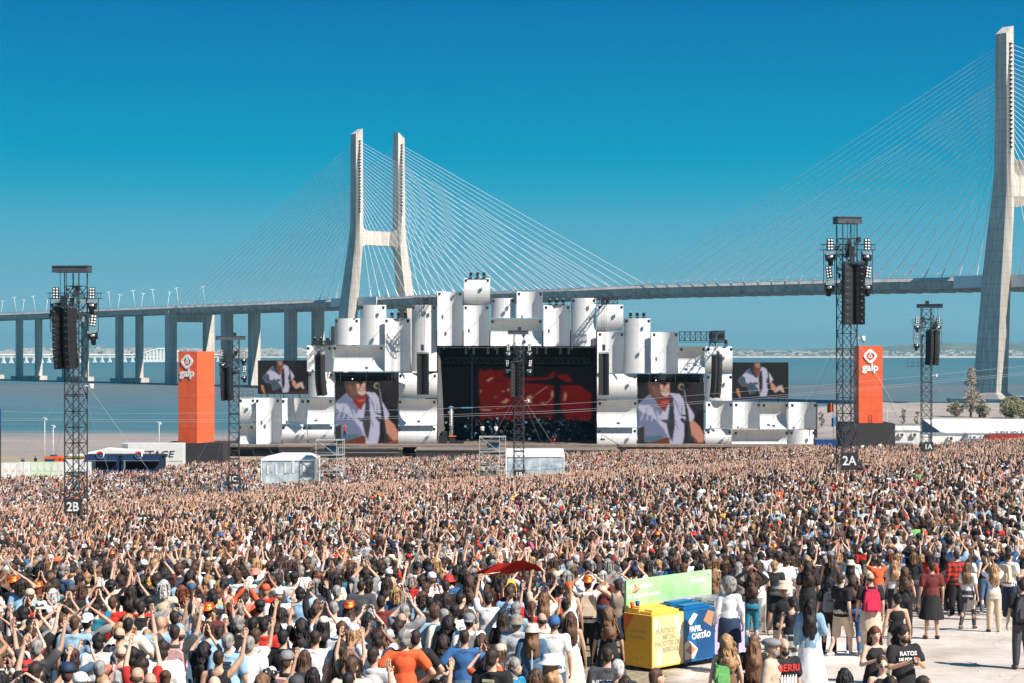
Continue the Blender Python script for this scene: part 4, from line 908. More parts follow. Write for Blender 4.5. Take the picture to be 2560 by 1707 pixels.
# blue drink bars with round signs
def pepsi(par, x, y, z, r=.62):
    s = MB(); s.lathe([(r,-.06),(r,.06)], (0,0,0), 24, 0, Matrix.Rotation(math.pi/2,3,'X')); so_ = s.build('round_sign', M['whitep'], par, (x,y,z))
    for sg, mt, nm in ((1, M['red'], 'upper_half'), (-1, M['blue'], 'lower_half')):
        pts = [(r*.86*math.cos(a), sg*r*.86*math.sin(a)) for a in np.linspace(.36, math.pi-.36, 12)]
        mm = MB(); mm.prism(pts if sg > 0 else pts[::-1], -.10, -.05); mm.build(nm, mt, so_)
    inst('lettering', text_mesh('PEPSI', .46, .02, .018, M['cab'], sx=.9), so_, (0,-.10,0))
def bar(x0, x1, lab, sx_):
    p, q = PX(x0, 1135, YB), PX(x1, 1176, YB); w = q.x-p.x; zb = q.z-1.0; h = p.z-zb
    t = thing('drinks_bar', ((p.x+q.x)/2, YB+1.5, zb), lab, 'drinks bar', 'blue drinks bars behind the crowd')
    m = MB(); m.box((0,0,h-.1), (w,3.2,.18)); m.build('roof', M['boxblack'], t)
    m = MB(); m.box((0,-1.55,h-.5), (w-.1,.12,.7)); fas = m.build('fascia', M['barblue'], t)
    m = MB()
    for k in range(int(w/.55)): m.prism([(-w/2+.3+k*.55,h-.82),(-w/2+.55+k*.55,h-.82),(-w/2+.75+k*.55,h-.25),(-w/2+.5+k*.55,h-.25)], -1.64, -1.62)
    m.build('fascia_pattern', M['navy'], t)
    m = MB(); m.box((0,-1.7,h-.92), (w-.6,.5,.06)); m.build('awning_edge', M['alu'], t)
    for x in (-w/2+.2, w/2-.2): m = MB(); m.box((x,-1.5,h/2), (.3,.3,h-.2)); m.build('post', M['barblue'], t)
    m = MB(); m.box((0,-1.3,.6), (w-.8,.5,1.2)); m.build('counter', M['barblue'], t)
    m = MB(); m.box((0,1.5,h/2), (w,.1,h-.3)); m.build('back_wall', M['boxblack'], t)
    pepsi(t, sx_, -1.75, h+.02)
bar(212, 298, 'blue and black drinks bar under the left round sign, behind the crowd', -.2)
bar(303, 405, 'blue and black drinks bar under the right round sign, next to the black plinth', -.4)
# stage trailer
p, q = PX(310,1106,YB+12), PX(460,1165,YB+12)
tr_ = thing('stage_trailer', ((p.x+q.x)/2, YB+12, q.z-.8), 'grey white trailer with the word STAGE on its side, behind the right drinks bar', 'trailer'); w = q.x-p.x; h = p.z-q.z+.8
m = MB(); m.box((0,0,h/2), (w,2.6,h)); m.build('body', M['offwhite'], tr_); m = MB(); m.box((-w/2+.45,-1.33,h/2), (.95,.06,h*.98)); m.build('end_panel', M['alu'], tr_)
inst('lettering', text_mesh('STAGE', 1.45, .01, .03, M['boxblack'], shear=.25, sx=1.2), tr_, (.7,-1.32,h-1.75)); 
m = MB(); m.prism([(-w/2+.4,h-1),(-w/2+.62,h-1),(-w/2+.5,h-1.6),(-w/2+.66,h-1.6),(-w/2+.38,h-2.6),(-w/2+.44,h-1.85),(-w/2+.3,h-1.85)], -1.38,-1.37); m.build('bolt_mark', M['cab'], tr_)
m = MB(); m.prism([(-4,-.2),(4,-.2),(4,.5),(-1.5,.9),(-4,.3)], -2, 2); tag(m.build('white_awning', M['white'], None, (PX(290,0,YB+6).x, YB+6, PX(0,1133,YB+6).z)), 'low white awning between the two round signs', 'awning')
# lighting poles on the left bank
for x, y0, y1, lab in ((112,1043,1140,'thin grey pole with crossbar on the left bank, taller leftmost one'),(133,1062,1140,'thin white pole with a round top on the left bank'),(398,1054,1108,'thin white pole rising behind the trailer marked STAGE')):
    a, b = PX(x, y0, 330), PX(x, y1+18, 330); m = MB(); m.tube((0,0,0),(0,0,a.z-b.z),.06,.04,6); m.box((0,0,a.z-b.z), (.6,.15,.10)); m.box((.3,0,a.z-b.z-.25), (.2,.2,.3)); tag(m.build('light_pole', M['whitep'], None, b), lab, 'pole', 'slim poles on the left bank')
# small white pagoda tent and blue stand left of the stage
m = MB(); m.add([(-3.3,-2,0),(3.3,-2,0),(3.3,2,0),(-3.3,2,0),(.2,-.05,3.9),(.3,-.05,3.9),(.3,.05,3.9),(.2,.05,3.9),(-1.1,-.7,1.0),(1.2,-.7,1.0),(1.2,.7,1.0),(-1.1,.7,1.0)], [(0,1,9,8),(1,2,10,9),(2,3,11,10),(3,0,8,11),(8,9,5,4),(9,10,6,5),(10,11,7,6),(11,8,4,7)])
pg = PX(600, 1123, YS+9); tag(m.build('pagoda_tent', M['white'], None, pg), 'white peaked tent roof just left of the stage wing', 'tent')
# banner edge at the left picture border
m = MB(); p, q = PX(-22,1020,250), PX(2,1066,250); m.box((0,0,0), (q.x-p.x,.3,p.z-q.z)); o = m.build('banner_face', M['blue'], None)
tb = thing('side_banner', ((p.x+q.x)/2, 250, (p.z+q.z)/2), 'edge of a blue banner on a post at the left border', 'banner'); o.parent = tb
m = MB(); m.box(((q.x-p.x)/2-.1,0,-6), (.22,.22,9.5)); m.build('post', M['steel'], tb)

# ---- VIP tents, scaffold stairs, barriers inside the crowd
def glassmat():
    m, n, l, b = newmat('tent_window'); no, r, mp = noise_col(m, n, l, b, (.46,.53,.58), .5, .9, c2=(.20,.27,.33)); b.inputs['Roughness'].default_value = .08; b.inputs['Metallic'].default_value = .0
    b.inputs['IOR'].default_value = 1.9; return m
M['clear'] = glassmat()
def clear_tent(x0, x1, ytop, ybot, Y, dep, label, skew=0, roof=1.1):
    p, q = PX(x0, ytop, Y), PX(x1, ybot, Y); w = q.x-p.x; zb = gz((p.x+q.x)/2, Y); h = p.z-zb
    t = thing('marquee', ((p.x+q.x)/2, Y, zb), label, 'marquee')
    m = MB()
    for x in (-w/2, w/2):
        m.box((x,0,h/2), (.16,.16,h)); m.box((x,dep,h/2), (.16,.16,h))
    m.box((0,0,h-.1), (w,.2,.3)); m.box((0,dep,h-.1), (w,.2,.3)); m.box((-w/2,dep/2,h-.1), (.2,dep,.3)); m.box((w/2,dep/2,h-.1), (.2,dep,.3)); m.build('frame', M['whitep'], t)
    m = MB(); m.add([(-w/2-.1,-.1,h+.06),(w/2+.1,-.1,h+.06),(w/2+.1,dep+.1,h+.06),(-w/2-.1,dep+.1,h+.06),(-w/2+skew,dep*.5,h+roof),(w/2-abs(skew)*.4,dep*.5,h+roof)], [(0,1,5,4),(3,4,5,2),(0,4,3),(1,2,5),(0,3,2,1)]); m.build('roof', M['white'], t)
    m = MB(); m.box((0, .02, h*.5-.1), (w-.3,.04,h-.4)); m.build('window_panel', M['clear'], t)
    for k in range(3): 
        m = MB(); m.box((w/2, dep*(k+.5)/3, h*.5-.1), (.04,dep/3-.4,h-.5)); m.build('window_panel', M['clear'], t)
    m = MB(); m.box((0,dep,h*.5), (w,.05,h-.4)); m.build('back_wall', M['offwhite'], t)
    for x in (-.38,-.22,-.05,.1,.3):
        if skew: m = MB(); m.box((x*w,-.06,h*R.uniform(.55,.7)), (.32,.02,h*R.uniform(.3,.5))); m.build('reflection_strip', M['offwhite'], t)  # reflections on the clear front, put in as pale strips
    return t
YT = 262.0
clear_tent(654, 786, 1146, 1195, YT, 7, 'white marquee with clear walls at left, left of the scaffold stair tower', 2.6, .75)
clear_tent(1266, 1410, 1137, 1195, YT, 8, 'white marquee with clear walls behind the tower marked 1B', 0, .8)
def scaff(x0, x1, ytop, Y, label, cloth):
    p, q = PX(x0, ytop, Y), PX(x1, 0, Y); w = q.x-p.x; zb = gz(p.x, Y); h = p.z-zb; d = 2.6
    t = thing('scaffold_stair', ((p.x+q.x)/2, Y, zb), label, 'scaffold tower'); m = MB()
    for x in (-w/2, w/2-.9, w/2):
        for y in (0, d): m.tube((x,y,0),(x,y,h),.055)
    nl = 3
    for k in range(nl+1):
        z = h*k/nl+(-.05 if k == nl else 0)
        for y in (0, d): m.tube((-w/2,y,z),(w/2,y,z),.05); m.tube((-w/2,y,max(0,z-.5)),(w/2,y,max(0,z-.5)),.03)
        for x in (-w/2, w/2): m.tube((x,0,z),(x,d,z),.05)
        if k < nl: m.tube((-w/2,0,z+h/nl),(w/2-.9,0,z),.045); m.tube((-w/2,d,z),(w/2-.9,d,z+h/nl),.045)
    for k in range(12): m.tube((w/2-.9,0,h*k/12),(w/2,0,h*k/12),.03)
    m.build('frame', M['galv'], t)
    m = MB()
    for k in range(nl): m.box((0,d/2,h*(k+1)/nl-.1), (w*.96,d*.9,.06))
    m.build('deck_boards', M['alu'], t)
    m = MB()
    for k in range(nl):
        for j in range(8): m.box((-w/2+.6+j*.33, d*.35, h*k/nl+(j+.5)*h/nl/8), (.36,.8,.05))
    m.build('stair_treads', M['steel'], t)
    m = MB(); m.box((.1,d*.6,h*.80), (w*.5,.05,h*.12), 0); m.box((.3,d*.6,h*.62), (w*.4,.05,h*.07), 0); m.build('netting', M[cloth], t)
    return t, h
M['bluecloth'] = basic('blue_tarp', (.05,.18,.32), .7, 0, .3, 3)
s1, sh1 = scaff(790, 857, 1098, YT-2, 'silver scaffold stair tower standing at the right end of the left marquee', 'bluecloth')
s2, sh2 = scaff(1199, 1264, 1090, YT-2, 'silver scaffold stair tower standing left of the tower marked 1B', 'bluecloth')
# crowd barrier panels
bm_ = MB()
for x in (-1.1, 1.1): bm_.tube((x,0,0),(x,0,1.15),.03)
bm_.tube((-1.1,0,1.15),(1.1,0,1.15),.03); bm_.tube((-1.1,0,.15),(1.1,0,.15),.025)
for k in range(14): bm_.tube((-1.0+k*.154,0,.15),(-1.0+k*.154,0,1.15),.012,n=3)
BAR = bm_.mesh('barrier_panel', M['steel'])
def fence_run(x0, x1, Y0, Y1, lab, lift=0):
    a, b = Vector((PX(x0,0,Y0).x, Y0, 0)), Vector((PX(x1,0,Y1).x, Y1, 0)); L = (b-a).length; n = max(1, int(L/2.25)); ang = math.atan2((b-a).y, (b-a).x)
    t = thing('crowd_barrier', (a.x, a.y, gz(a.x, a.y)+lift), lab, 'barrier'); 
    for k in range(n):
        c = a+(b-a)*((k+.5)/n); inst('barrier_panel', BAR, t, (c.x-a.x, c.y-a.y, gz(c.x, c.y)-gz(a.x, a.y)), (0,0,ang), (1,1,1.25))
fence_run(1215, 1440, 252, 252, 'dark barrier fence in front of the marquee by tower 1B', .3)
fence_run(440, 560, 214, 250, 'dark barrier line cutting through the crowd left of tower 1C', .5)
fence_run(2110, 2210, 150, 152, 'barrier fence behind the foot of tower 2A', .6)
fence_run(640, 2100, 312, 312, 'long barrier between the front row and the stage')

# ---- right background: flat ground, white tents, containers, bar
def cont(x0, x1, y0, y1, Y, mat, label, name='container', dep=3, cat='container', group=None, ac=0):
    p, q = PX(x0, y0, Y), PX(x1, y1, Y); w, h = q.x-p.x, p.z-q.z; t = thing(name, ((p.x+q.x)/2, Y, q.z), label, cat, group)
    m = MB(); m.box((0,dep/2,h/2), (w-.06,dep,h)); m.build('body', mat, t)
    m = MB(); m.box((0,dep/2,h-.02), (w,dep+.1,.16)); m.build('roof_edge', M['alu'], t)
    for k in range(ac):
        m = MB(); x = -w/2+w*(k+.5)/ac; m.box((x,-.25,h-.55), (.8,.45,.6)); m.box((x+.1,-.49,h-.55), (.45,.03,.42), 1); m.build('air_conditioner', [M['offwhite'], M['boxblack']], t)
    return t
G_ = 'white cabins behind the right crowd'
cont(2236,2300,1077,1112,YC+16,M['offwhite'],'white cabin just right of the black plinth, under small grilles',ac=2,group=G_)
cont(2236,2306,1060,1076,YC+40,M['white'],'long white cabin roof standing further back right of the plinth',group=G_)
cont(2300,2366,1082,1116,YC+16,M['white'],'white cabin behind the number board 1A',ac=0,group=G_)
cont(2330,2420,1086,1120,YC+12,M['white'],'white cabin with one cooling unit, just right of tower 1A',ac=1,group=G_)
cont(2420,2470,1084,1122,YC+10,M['offwhite'],'pale cabin with two cooling units in front of the long tent',ac=2,group=G_)
cont(2421,2461,1096,1124,YC+7,M['alu'],'small grey cabin standing before the pale cabins at right',ac=0,group=G_)
cont(2236,2284,1108,1128,YC+6,M['boxblack'],'low black counter at the foot of the right cabins',ac=0)
# long white tent
p, q = PX(2327,1049,345), PX(2700,1078,345)
t = thing('long_tent', (p.x, 345, q.z-2.6), 'long white tent roof with seams at the right, below the pylon', 'tent'); n = 6; L = (q.x-p.x)/n
for k in range(n):
    m = MB(); x0, x1 = L*k, L*(k+1)-.12; z0, z1 = 2.6, 2.6+p.z-q.z; sl_ = 1.9
    m.add([(x0+sl_,0,z0),(x1+sl_,0,z0),(x1,7,z1),(x0,7,z1),(x0+sl_,0,z0-.3),(x1+sl_,0,z0-.3)], [(0,1,2,3),(4,5,1,0)]); m.build('roof_panel', M['white'], t)
m = MB(); m.box((L*n/2+1,7.1,1.5), (L*n,.1,3.5)); m.build('back_wall', M['offwhite'], t); m = MB(); m.add([(0,7,-.1),(1.9,0,-.1),(1.9,0,2.5),(0,7,2.6+p.z-q.z-.1)], [(0,1,2,3)]); m.build('gable', M['bluecloth'], t)
# red bar
M['darkred'] = basic('dark_red_fascia', (.30,.025,.018), .5, 0, .2, 1)
p, q = PX(2466,1086,YC+4), PX(2620,1118,YC+4); w, h = q.x-p.x, p.z-q.z
t = thing('red_bar', ((p.x+q.x)/2, YC+4, q.z), 'dark red drinks bar at the right border under raised grey letters', 'drinks bar')
m = MB(); m.box((0,0,h-.35), (w,3,.75)); m.build('fascia', M['darkred'], t); m = MB(); m.box((0,-1.7,h-.85), (w,.6,.07)); m.build('shelf_edge', M['red'], t)
m = MB(); m.box((0,1.2,h/2-.5), (w,.1,h-1)); m.box((0,-1.2,.3),(w,.4,.8)); m.build('counter', M['boxblack'], t)
inst('lettering', text_mesh('SUPER BOCK', .82, .05, .01, M['boxblack'], sx=1.0, align='LEFT'), t, (-w/2+1.1,-1.2,h+.42))
# flags left of tower 2A and a blue stand
for x, yt, yb_, mt, lab in ((2083,1005,1045,'orange2','small orange flag on a slim pole right of the stage'),(2094,1040,1075,'bluecloth','small blue and white flag leaning right of the stage')):
    a, b = PX(x, yt, 300), PX(x, yb_+60, 300); t = thing('flag', b, lab, 'flag', 'small flags right of the stage'); H_ = a.z-b.z
    m = MB(); m.tube((0,0,0),(0,0,H_),.04,n=5); m.build('pole', M['steel'], t)
    m = MB(); nn = 5
    vs = []
    for i in range(nn+1):
        for j in (0, 1): vs.append((-1.0*i/nn, .12*math.sin(i*1.4), H_-j*1.5-.25*i/nn))
    m.add(vs+[(v[0], v[1]+.02, v[2]) for v in vs], [(2*i,2*i+2,2*i+3,2*i+1) for i in range(nn)]+[(12+2*i+1,12+2*i+3,12+2*i+2,12+2*i) for i in range(nn)]); m.build('cloth', M[mt], t)
cont(2040,2092,1096,1127,YC+20,M['blue'],'blue stall with white roof between the stage and tower 2A',name='stall',cat='stall')
# breakwater, scrub, far lamp posts
m = MB(); m.box((0,0,0), (1,1,1)); 
# ---- trees
M['leafolive'] = basic('olive_leaves', (.34,.32,.19), .7, 0, .35, .5, c2=(.17,.16,.09)); M['leafdry'] = basic('dry_leaves', (.42,.35,.27), .7, 0, .35, .5, c2=(.24,.20,.16)); M['bark'] = basic('bark', (.16,.12,.09), .9, 0, .3, 2)
def tree(x, ybase, Y, h, w, kind, label, mat, clumps, zshape):
    b = PX(x, ybase, Y); b.z = gz(b.x, Y); t = thing(kind, b, label, 'tree' if 'tree' in kind else 'bush', 'trees and bushes on the right bank')
    m = MB(); m.tube((0,0,-.3),(.1,0,h*.55),h*.022+.06,h*.01+.03,7)
    for k in range(9):
        a = R.uniform(0,6.28); z0 = h*R.uniform(.08,.5); r_ = w*.35*R.uniform(.5,1); m.tube((0.05,0,z0),(r_*math.cos(a),r_*math.sin(a),z0+h*R.uniform(.12,.35)),.06,.02,5)
    m.build('trunk', M['bark'], t)
    lv = MB(); rr = np.random.default_rng(int(x))
    for c in range(clumps):
        u = rr.random(); z = h*(.12+.86*u); rad = w/2*zshape(u); a = rr.random()*6.28; q_ = rad*math.sqrt(rr.random())*.9
        c0 = np.array([q_*math.cos(a), q_*math.sin(a), z]); cr2 = max(.28, w*.11)*(.7+.6*rr.random())
        for k in range(26):
            d = rr.normal(size=3); d /= np.linalg.norm(d); pnt = c0+d*cr2*(.4+.6*rr.random()); s = .13+.12*rr.random()
            u1 = rr.normal(size=3); u1 /= np.linalg.norm(u1); v1 = np.cross(u1, rr.normal(size=3)); v1 /= np.linalg.norm(v1)
            lv.add([pnt-u1*s, pnt+v1*s*.6, pnt+u1*s, pnt-v1*s*.6], [(0,1,2,3)], 0)
    lv.build('crown', mat, t); return t
rnd = lambda u: math.sqrt(max(0, 1-(2*u-1)**2))*.95+.1
YTR = 470.0
tree(2427, 1046, YTR, 13.2, 5.4, 'poplar_tree', 'tall thin dry poplar tree in front of the pylon foot', M['leafdry'], 120, lambda u: .25+.75*math.sin(math.pi*min(1,u*1.05+.05))**.8*(1-.55*u))
tree(2448, 1046, YTR-4, 6.5, 3.2, 'young_tree', 'shorter sparse dry tree leaning beside the poplar', M['leafdry'], 40, lambda u: .9*math.sin(math.pi*u)+.2)
tree(2388, 1046, YTR, 4.0, 4.4, 'round_bush', 'round olive bush left of the poplar', M['leafolive'], 70, rnd)
tree(2458, 1046, YTR-6, 3.4, 4.2, 'round_bush', 'round olive bush right of the poplar at the pylon foot', M['leafolive'], 60, rnd)
tree(2530, 1046, YTR-10, 5.4, 7.4, 'spreading_bush', 'wide grey green bush at the right border below the pylon', M['leafolive'], 150, rnd)
tree(2560, 1046, YTR-16, 4.6, 6.0, 'spreading_bush', 'wide grey green bush cut by the right border', M['leafolive'], 90, rnd)
tree(2258, 1056, YTR-60, 4.0, 1.6, 'young_tree', 'thin young tree right of the orange column', M['leafdry'], 22, rnd)
tree(2054, 1056, YTR-60, 3.6, 1.6, 'young_tree', 'thin young tree between the stage and tower 2A', M['leafdry'], 16, rnd)
tree(2292, 1056, YTR-50, 3.0, 1.5, 'young_tree', 'low thin tree just left of tower 1A', M['leafdry'], 14, rnd)
for x, lab in ((2218,'slim pale post on the bank right of the orange column'),(2306,'slim pale post on the bank behind tower 1A')):
    b = PX(x, 0, 420); b.z = gz(b.x, 420); m = MB(); m.tube((0,0,0),(0,0,3.4),.08,.05,5); m.box((0,0,3.4),(.4,.15,.1)); tag(m.build('lamp_post', M['offwhite'], None, b), lab, 'post', 'slim posts on the right bank')
# wire fence on the right bank
wf = thing('wire_fence', (56, 400, gz(70,400)), 'low wire fence along the bare bank at right', 'fence')
m = MB()
for k in range(20): m.tube((k*2.5,0,0),(k*2.5,0,1.6),.04)
for z in (.5,1.0,1.6): m.tube((0,0,z),(47.5,0,z),.02,n=3)
m.build('posts_and_wires', M['alu'], wf)

# ---- zip line over the crowd with a rider
zt = thing('zip_line', (0,0,0), 'pair of thin steel cables stretched over the crowd in front of the stage', 'zip line')
def cz(x): return PX(x, float(interp(x, [(-200,1036),(0,1044),(300,1048),(600,1047),(860,1043),(1100,1036),(1400,1025),(1600,1013),(1800,998),(2060,977),(2300,955),(2560,930),(2800,905)])), 275)
for dz, dy in ((0,0),(-.32,.5),(.9,3)):
    m = MB(); xs_ = list(range(-200, 2801, 60))
    for a, b in zip(xs_, xs_[1:]): m.tube(cz(a)+Vector((0,dy,dz)), cz(b)+Vector((0,dy,dz)), .028, n=4, caps=False)
    m.build('steel_cable', M['wire'], zt)
# ---- camera crane on the stage edge
cc = thing('camera_crane', (PX(*reg(3,1310,1345), YS-9).x, YS-9, PX(*reg(3,1310,1350), YS-9).z), 'small black camera crane raised at the right edge of the stage floor', 'camera crane')
m = MB(); m.tube((0,0,0),(-.3,0,.9),.12); m.tube((.9,0,.2),(-3.1,0,2.7),.09,.07); m.tube((-3.1,0,2.7),(-3.2,0,1.9),.06); m.box((-3.0,0,1.8),(.8,.3,.3)); m.box((.9,0,.1),(.7,.4,.5)); m.tube((-1.2,0,1.6),(-1.3,0,3.2),.03); m.build('jib_arm', M['cab'], cc)
m = MB(); m.box((0,0,-.1),(1.5,.8,.3)); m.build('dolly', M['cab'], cc)
# band gear on stage
def gear(name, x, y, lab, cat, fn, Y=YS+3):
    p = PX(*reg(3, x, y), Y); t = thing(name, (p.x, Y, oz0+SZ+.02), lab, cat); fn(t); return t
def g_kit(t):
    m = MB(); m.lathe([(.55,-.35),(.55,.35)], (0,0,.55), 14, 0, Matrix.Rotation(math.pi/2,3,'X')); m.build('bass_drum', M['darkred'], t)
    m = MB()
    for x, z in ((-.7,1.0),(.7,1.0),(-.3,1.15),(.3,1.15)): m.lathe([(.25,-.15),(.25,.15)], (x,0,z), 10)
    m.build('toms', M['cab'], t); m = MB()
    for x, z in ((-1.0,1.6),(1.0,1.6),(0,1.7)): m.lathe([(.3,0),(.01,.04)], (x,.3,z), 12); m.tube((x,.3,0),(x,.3,z),.02)
    m.build('cymbals', M['chrome'], t)
def g_rig(t):
    m = MB(); truss_box(m, (0,0,0), (0,0,6.8), .5, .5, .7, .05); m.build('truss_leg', M['galv'], t)
    m = MB(); m.tube((.0,-.3,1.6),(0,-.3,6.4),.10,n=6); m.build('light_strip', M['whitep'], t)
    m = MB()
    for k in range(9): m.box((R.uniform(-1.6,.3),R.uniform(-.5,.3),R.uniform(2.5,6.8)), (.35,.3,.35))
    m.build('lamp_cluster', [M['alu']], t); m = MB(); m.box((0,-.3,6.6),(1.0,.4,.25)); m.build('blue_wash', gb, t)
def g_amps(t):
    m = MB()
    for x, z, w_, h_ in ((-.8,.75,1.5,1.5),(.8,.6,1.2,1.2),(-.6,1.9,1.0,.7),(2.2,.25,1.6,.5)): m.box((x,0,z),(w_,.8,h_))
    m.build('cabinets', M['cab'], t); m = MB(); m.box((.9,-.3,1.35),(1.4,.5,.15)); m.build('orange_case', M['orange2'], t)
gear('drum_kit', 845, 1305, 'drum kit with a red bass drum on the right half of the stage', 'drum kit', g_kit, YS+5)
gear('truss_totem', 135, 1300, 'tall lit truss leg with blue lamps at the left side of the stage', 'lighting totem', g_rig, YS+4)
gear('amplifier_stack', 110, 1300, 'stack of black amplifier cases at the left edge of the stage', 'amplifiers', g_amps, YS+1)
pole_ = MB(); pole_.tube((0,0,0),(0,0,16.5),.09,.09,6); tag(pole_.build('blue_lit_pole', emis('dim_blue_light', (.02,.07,.13), .25), None, (PX(*reg(3,280,0), YS+6).x, YS+6, oz0+SZ)), 'thin blue lit pole standing left of the red backdrop image', 'pole')
bs = MB(); p = PX(*reg(3,245,1058), YS+6); bs.box((0,0,0),(2.3,.2,.25)); tag(bs.build('blue_light_strip', gb, None, p), 'short blue light strip hanging left of the red backdrop image', 'light strip')
dim = MB()
for k in range(300):
    x = R.uniform(ox0+5, ox1-1.5); z_ = R.uniform(.1, 4.6)+R.random()*.5; dim.box((x, YS+R.uniform(2.5,9), oz0+SZ+z_), (R.uniform(.05,.5), .2, R.uniform(.05,.5)), R.choice((0,0,0,0,0,3,3,2)))
tag(dim.build('stage_clutter', [M['cab'], M['alu'], M['bluecloth'], M['capsteel']]), 'dim jumble of stands, cables and instruments in the dark of the stage', 'stage gear', kind='stuff')
sw = MB(); n_ = 10; vs = []
for k in range(n_+1):
    z_ = oz0+(oz1-oz0)*k/n_; f = .25+1.2*max(0, (1-k/n_)); 
    vs += [(ox0+.05, .6, z_), (ox0+.25+f*.75, 1.6, z_)]
sw.add(vs, [(2*k,2*k+1,2*k+3,2*k+2) for k in range(n_)]); sw.build('grey_curtain', basic('grey_curtain', (.10,.095,.095), .9, 0, .2, 2, (3,3,.2)), stage)

# striped inflatable-looking board among the people at right
p, q = PX(2215,1394,50.5), PX(2385,1410,50.5)
sbd = thing('striped_board', ((p.x+q.x)/2, 50.5, gz((p.x+q.x)/2, 50.5)), 'long low board with white and red stripes and a blue end among the right crowd', 'board'); bw_ = q.x-p.x; bz_ = p.z-sbd.location.z

for s_ in (-.4,0,.4): m = MB(); m.box((bw_*s_,0,bz_/2-.12),(.12,.30,bz_-.26)); m.build('leg', M['cab'], sbd); m = MB(); m.box((.2,0,bz_-.10),(bw_-.4,.42,.17)); m.build('white_face', M['offwhite'], sbd)
for k_ in (.02,.16,.30): m = MB(); m.box((bw_*k_,-.215,bz_-.09),(bw_*.06,.012,.10)); m.build('red_stripe', M['red'], sbd)
m = MB(); m.box((-bw_/2+.25,0,bz_-.10),(.5,.44,.20)); m.build('blue_end', M['blue'], sbd)
# ---------------------------------------------------------------- recycling station in the foreground
M['yel'] = basic('yellow_wrap', (.80,.50,.08), .45, 0, .14, 2); M['yel2'] = basic('amber_wrap', (.72,.38,.03), .45, 0, .05, 2); M['paleyel'] = basic('pale_yellow_print', (.84,.61,.28), .5, 0, .10, 1.5)
M['bblue'] = basic('bin_blue', (.0,.115,.30), .4, 0, .14, 2); M['bblue2'] = basic('bin_blue_dark', (.0,.062,.19), .4, 0, .14, 2); M['lilac'] = basic('lilac_wrap', (.42,.36,.58), .5, 0, .05, 2)
M['grn'] = basic('banner_green', (.46,.68,.40), .5, 0, .06, 1.2, c2=(.26,.50,.20)); M['brown'] = basic('cardboard_print', (.45,.22,.12), .6, 0, .06, 3); M['paleskin'] = basic('pale_card_print', (.80,.60,.48), .6, 0, .05, 3); M['tan'] = basic('faint_letter', (.50,.33,.08), .5, 0, .05, 2); M['greyletter'] = basic('olive_letter', (.36,.34,.22), .5, 0, .05, 2)
c0 = Vector((2.71, 34.6, 0)); c0.z = gz(c0.x, c0.y); RZ = math.atan2(2.0, 2.06)
def bin_(k, wd, mat, lab, lid, deco, side=None, side_deco=None):
    t = thing('recycling_bin', c0+Vector((math.cos(RZ)*k, math.sin(RZ)*k, 0)), lab, 'recycling bin', rz=RZ)
    D, Hh = .74, 1.02
    m = MB(); m.box((wd/2,D/2,.06+Hh/2), (wd-.006,D,Hh)); m.build('body', mat, t)
    m = MB()
    for x in (.12, wd-.12):
        for y in (.1, D-.1): m.box((x,y,.03),(.08,.08,.06))
    m.build('feet', M['cab'], t)
    if lid: 
        for q_, (xx, yy) in enumerate(((wd*.5, .22),(wd*.5, .55))):
            m = MB(); m.box((xx,yy,Hh+.09+.02*q_), (wd*.86,.30,.05+.03*q_)); m.box((xx,yy,Hh+.13+.03*q_), (wd*.7,.2,.03)); m.build('lid', lid, t)
    deco(t, wd, Hh, D); return t
def txt(t, s, size, x, z, mat, y=-.004, off=.006, sx_=.95, rz=0, al='CENTER', sh=0): return inst('lettering', text_mesh(s, size, .002, off, mat, al, sh, sx=sx_), t, (x, y, z), (0,0,rz))
def pol(t, name, pts, mat, y=-.003): m = MB(); m.prism(pts, y-.003, y); return m.build(name, mat, t)
def d_yel(t, w, h, D):
    pol(t, 'front_print', [(.02,.09),(w-.02,.09),(w-.02,h+.04),(.02,h+.04)], M['paleyel'], -.001)
    for i, (s, x) in enumerate((('PLÁSTICO', .40),('METAL', .50),('PACOTES DE', .46),('BEBIDAS', .54))): txt(t, s, .135, x*w/.95, .76-.125*i, M['greyletter'], -.006)
    pol(t, 'bottle_print', [(w*.68,.98),(w*.76,1.02),(w*.97,.66),(w*.93,.56),(w*.86,.62)], M['whitep'], -.005); pol(t, 'bottle_print', [(.04,1.0),(.16,1.0),(.15,.82),(.08,.76)], M['whitep'], -.005); pol(t, 'can_print', [(.10,.12),(.26,.12),(.32,.42),(.22,.46)], M['paleskin'], -.005)
    # amber end wall prints
    e = MB(); e.box((-.002,D/2,.06+h/2),(.004,D-.01,h-.01)); e.build('end_wall', M['yel2'], t)
    e = MB(); e.add([(-.006,D-.02,h+.05),(-.006,D-.28,h+.05),(-.006,D-.02,h-.33)], [(0,1,2)]); e.build('corner_print', M['orange2'], t)
    for i, s in enumerate(('COLOCA NO', 'ECOPONTO')): inst('lettering', text_mesh(s, .09, .002, .002, M['tan'], sx=.8), t, (-.006, D*.5, .74-.12*i), (0,0,-math.pi/2))
    inst('lettering', text_mesh('f  in  O', .10, .002, .002, M['tan'], sx=.9), t, (-.006, D*.5, .22), (0,0,-math.pi/2))
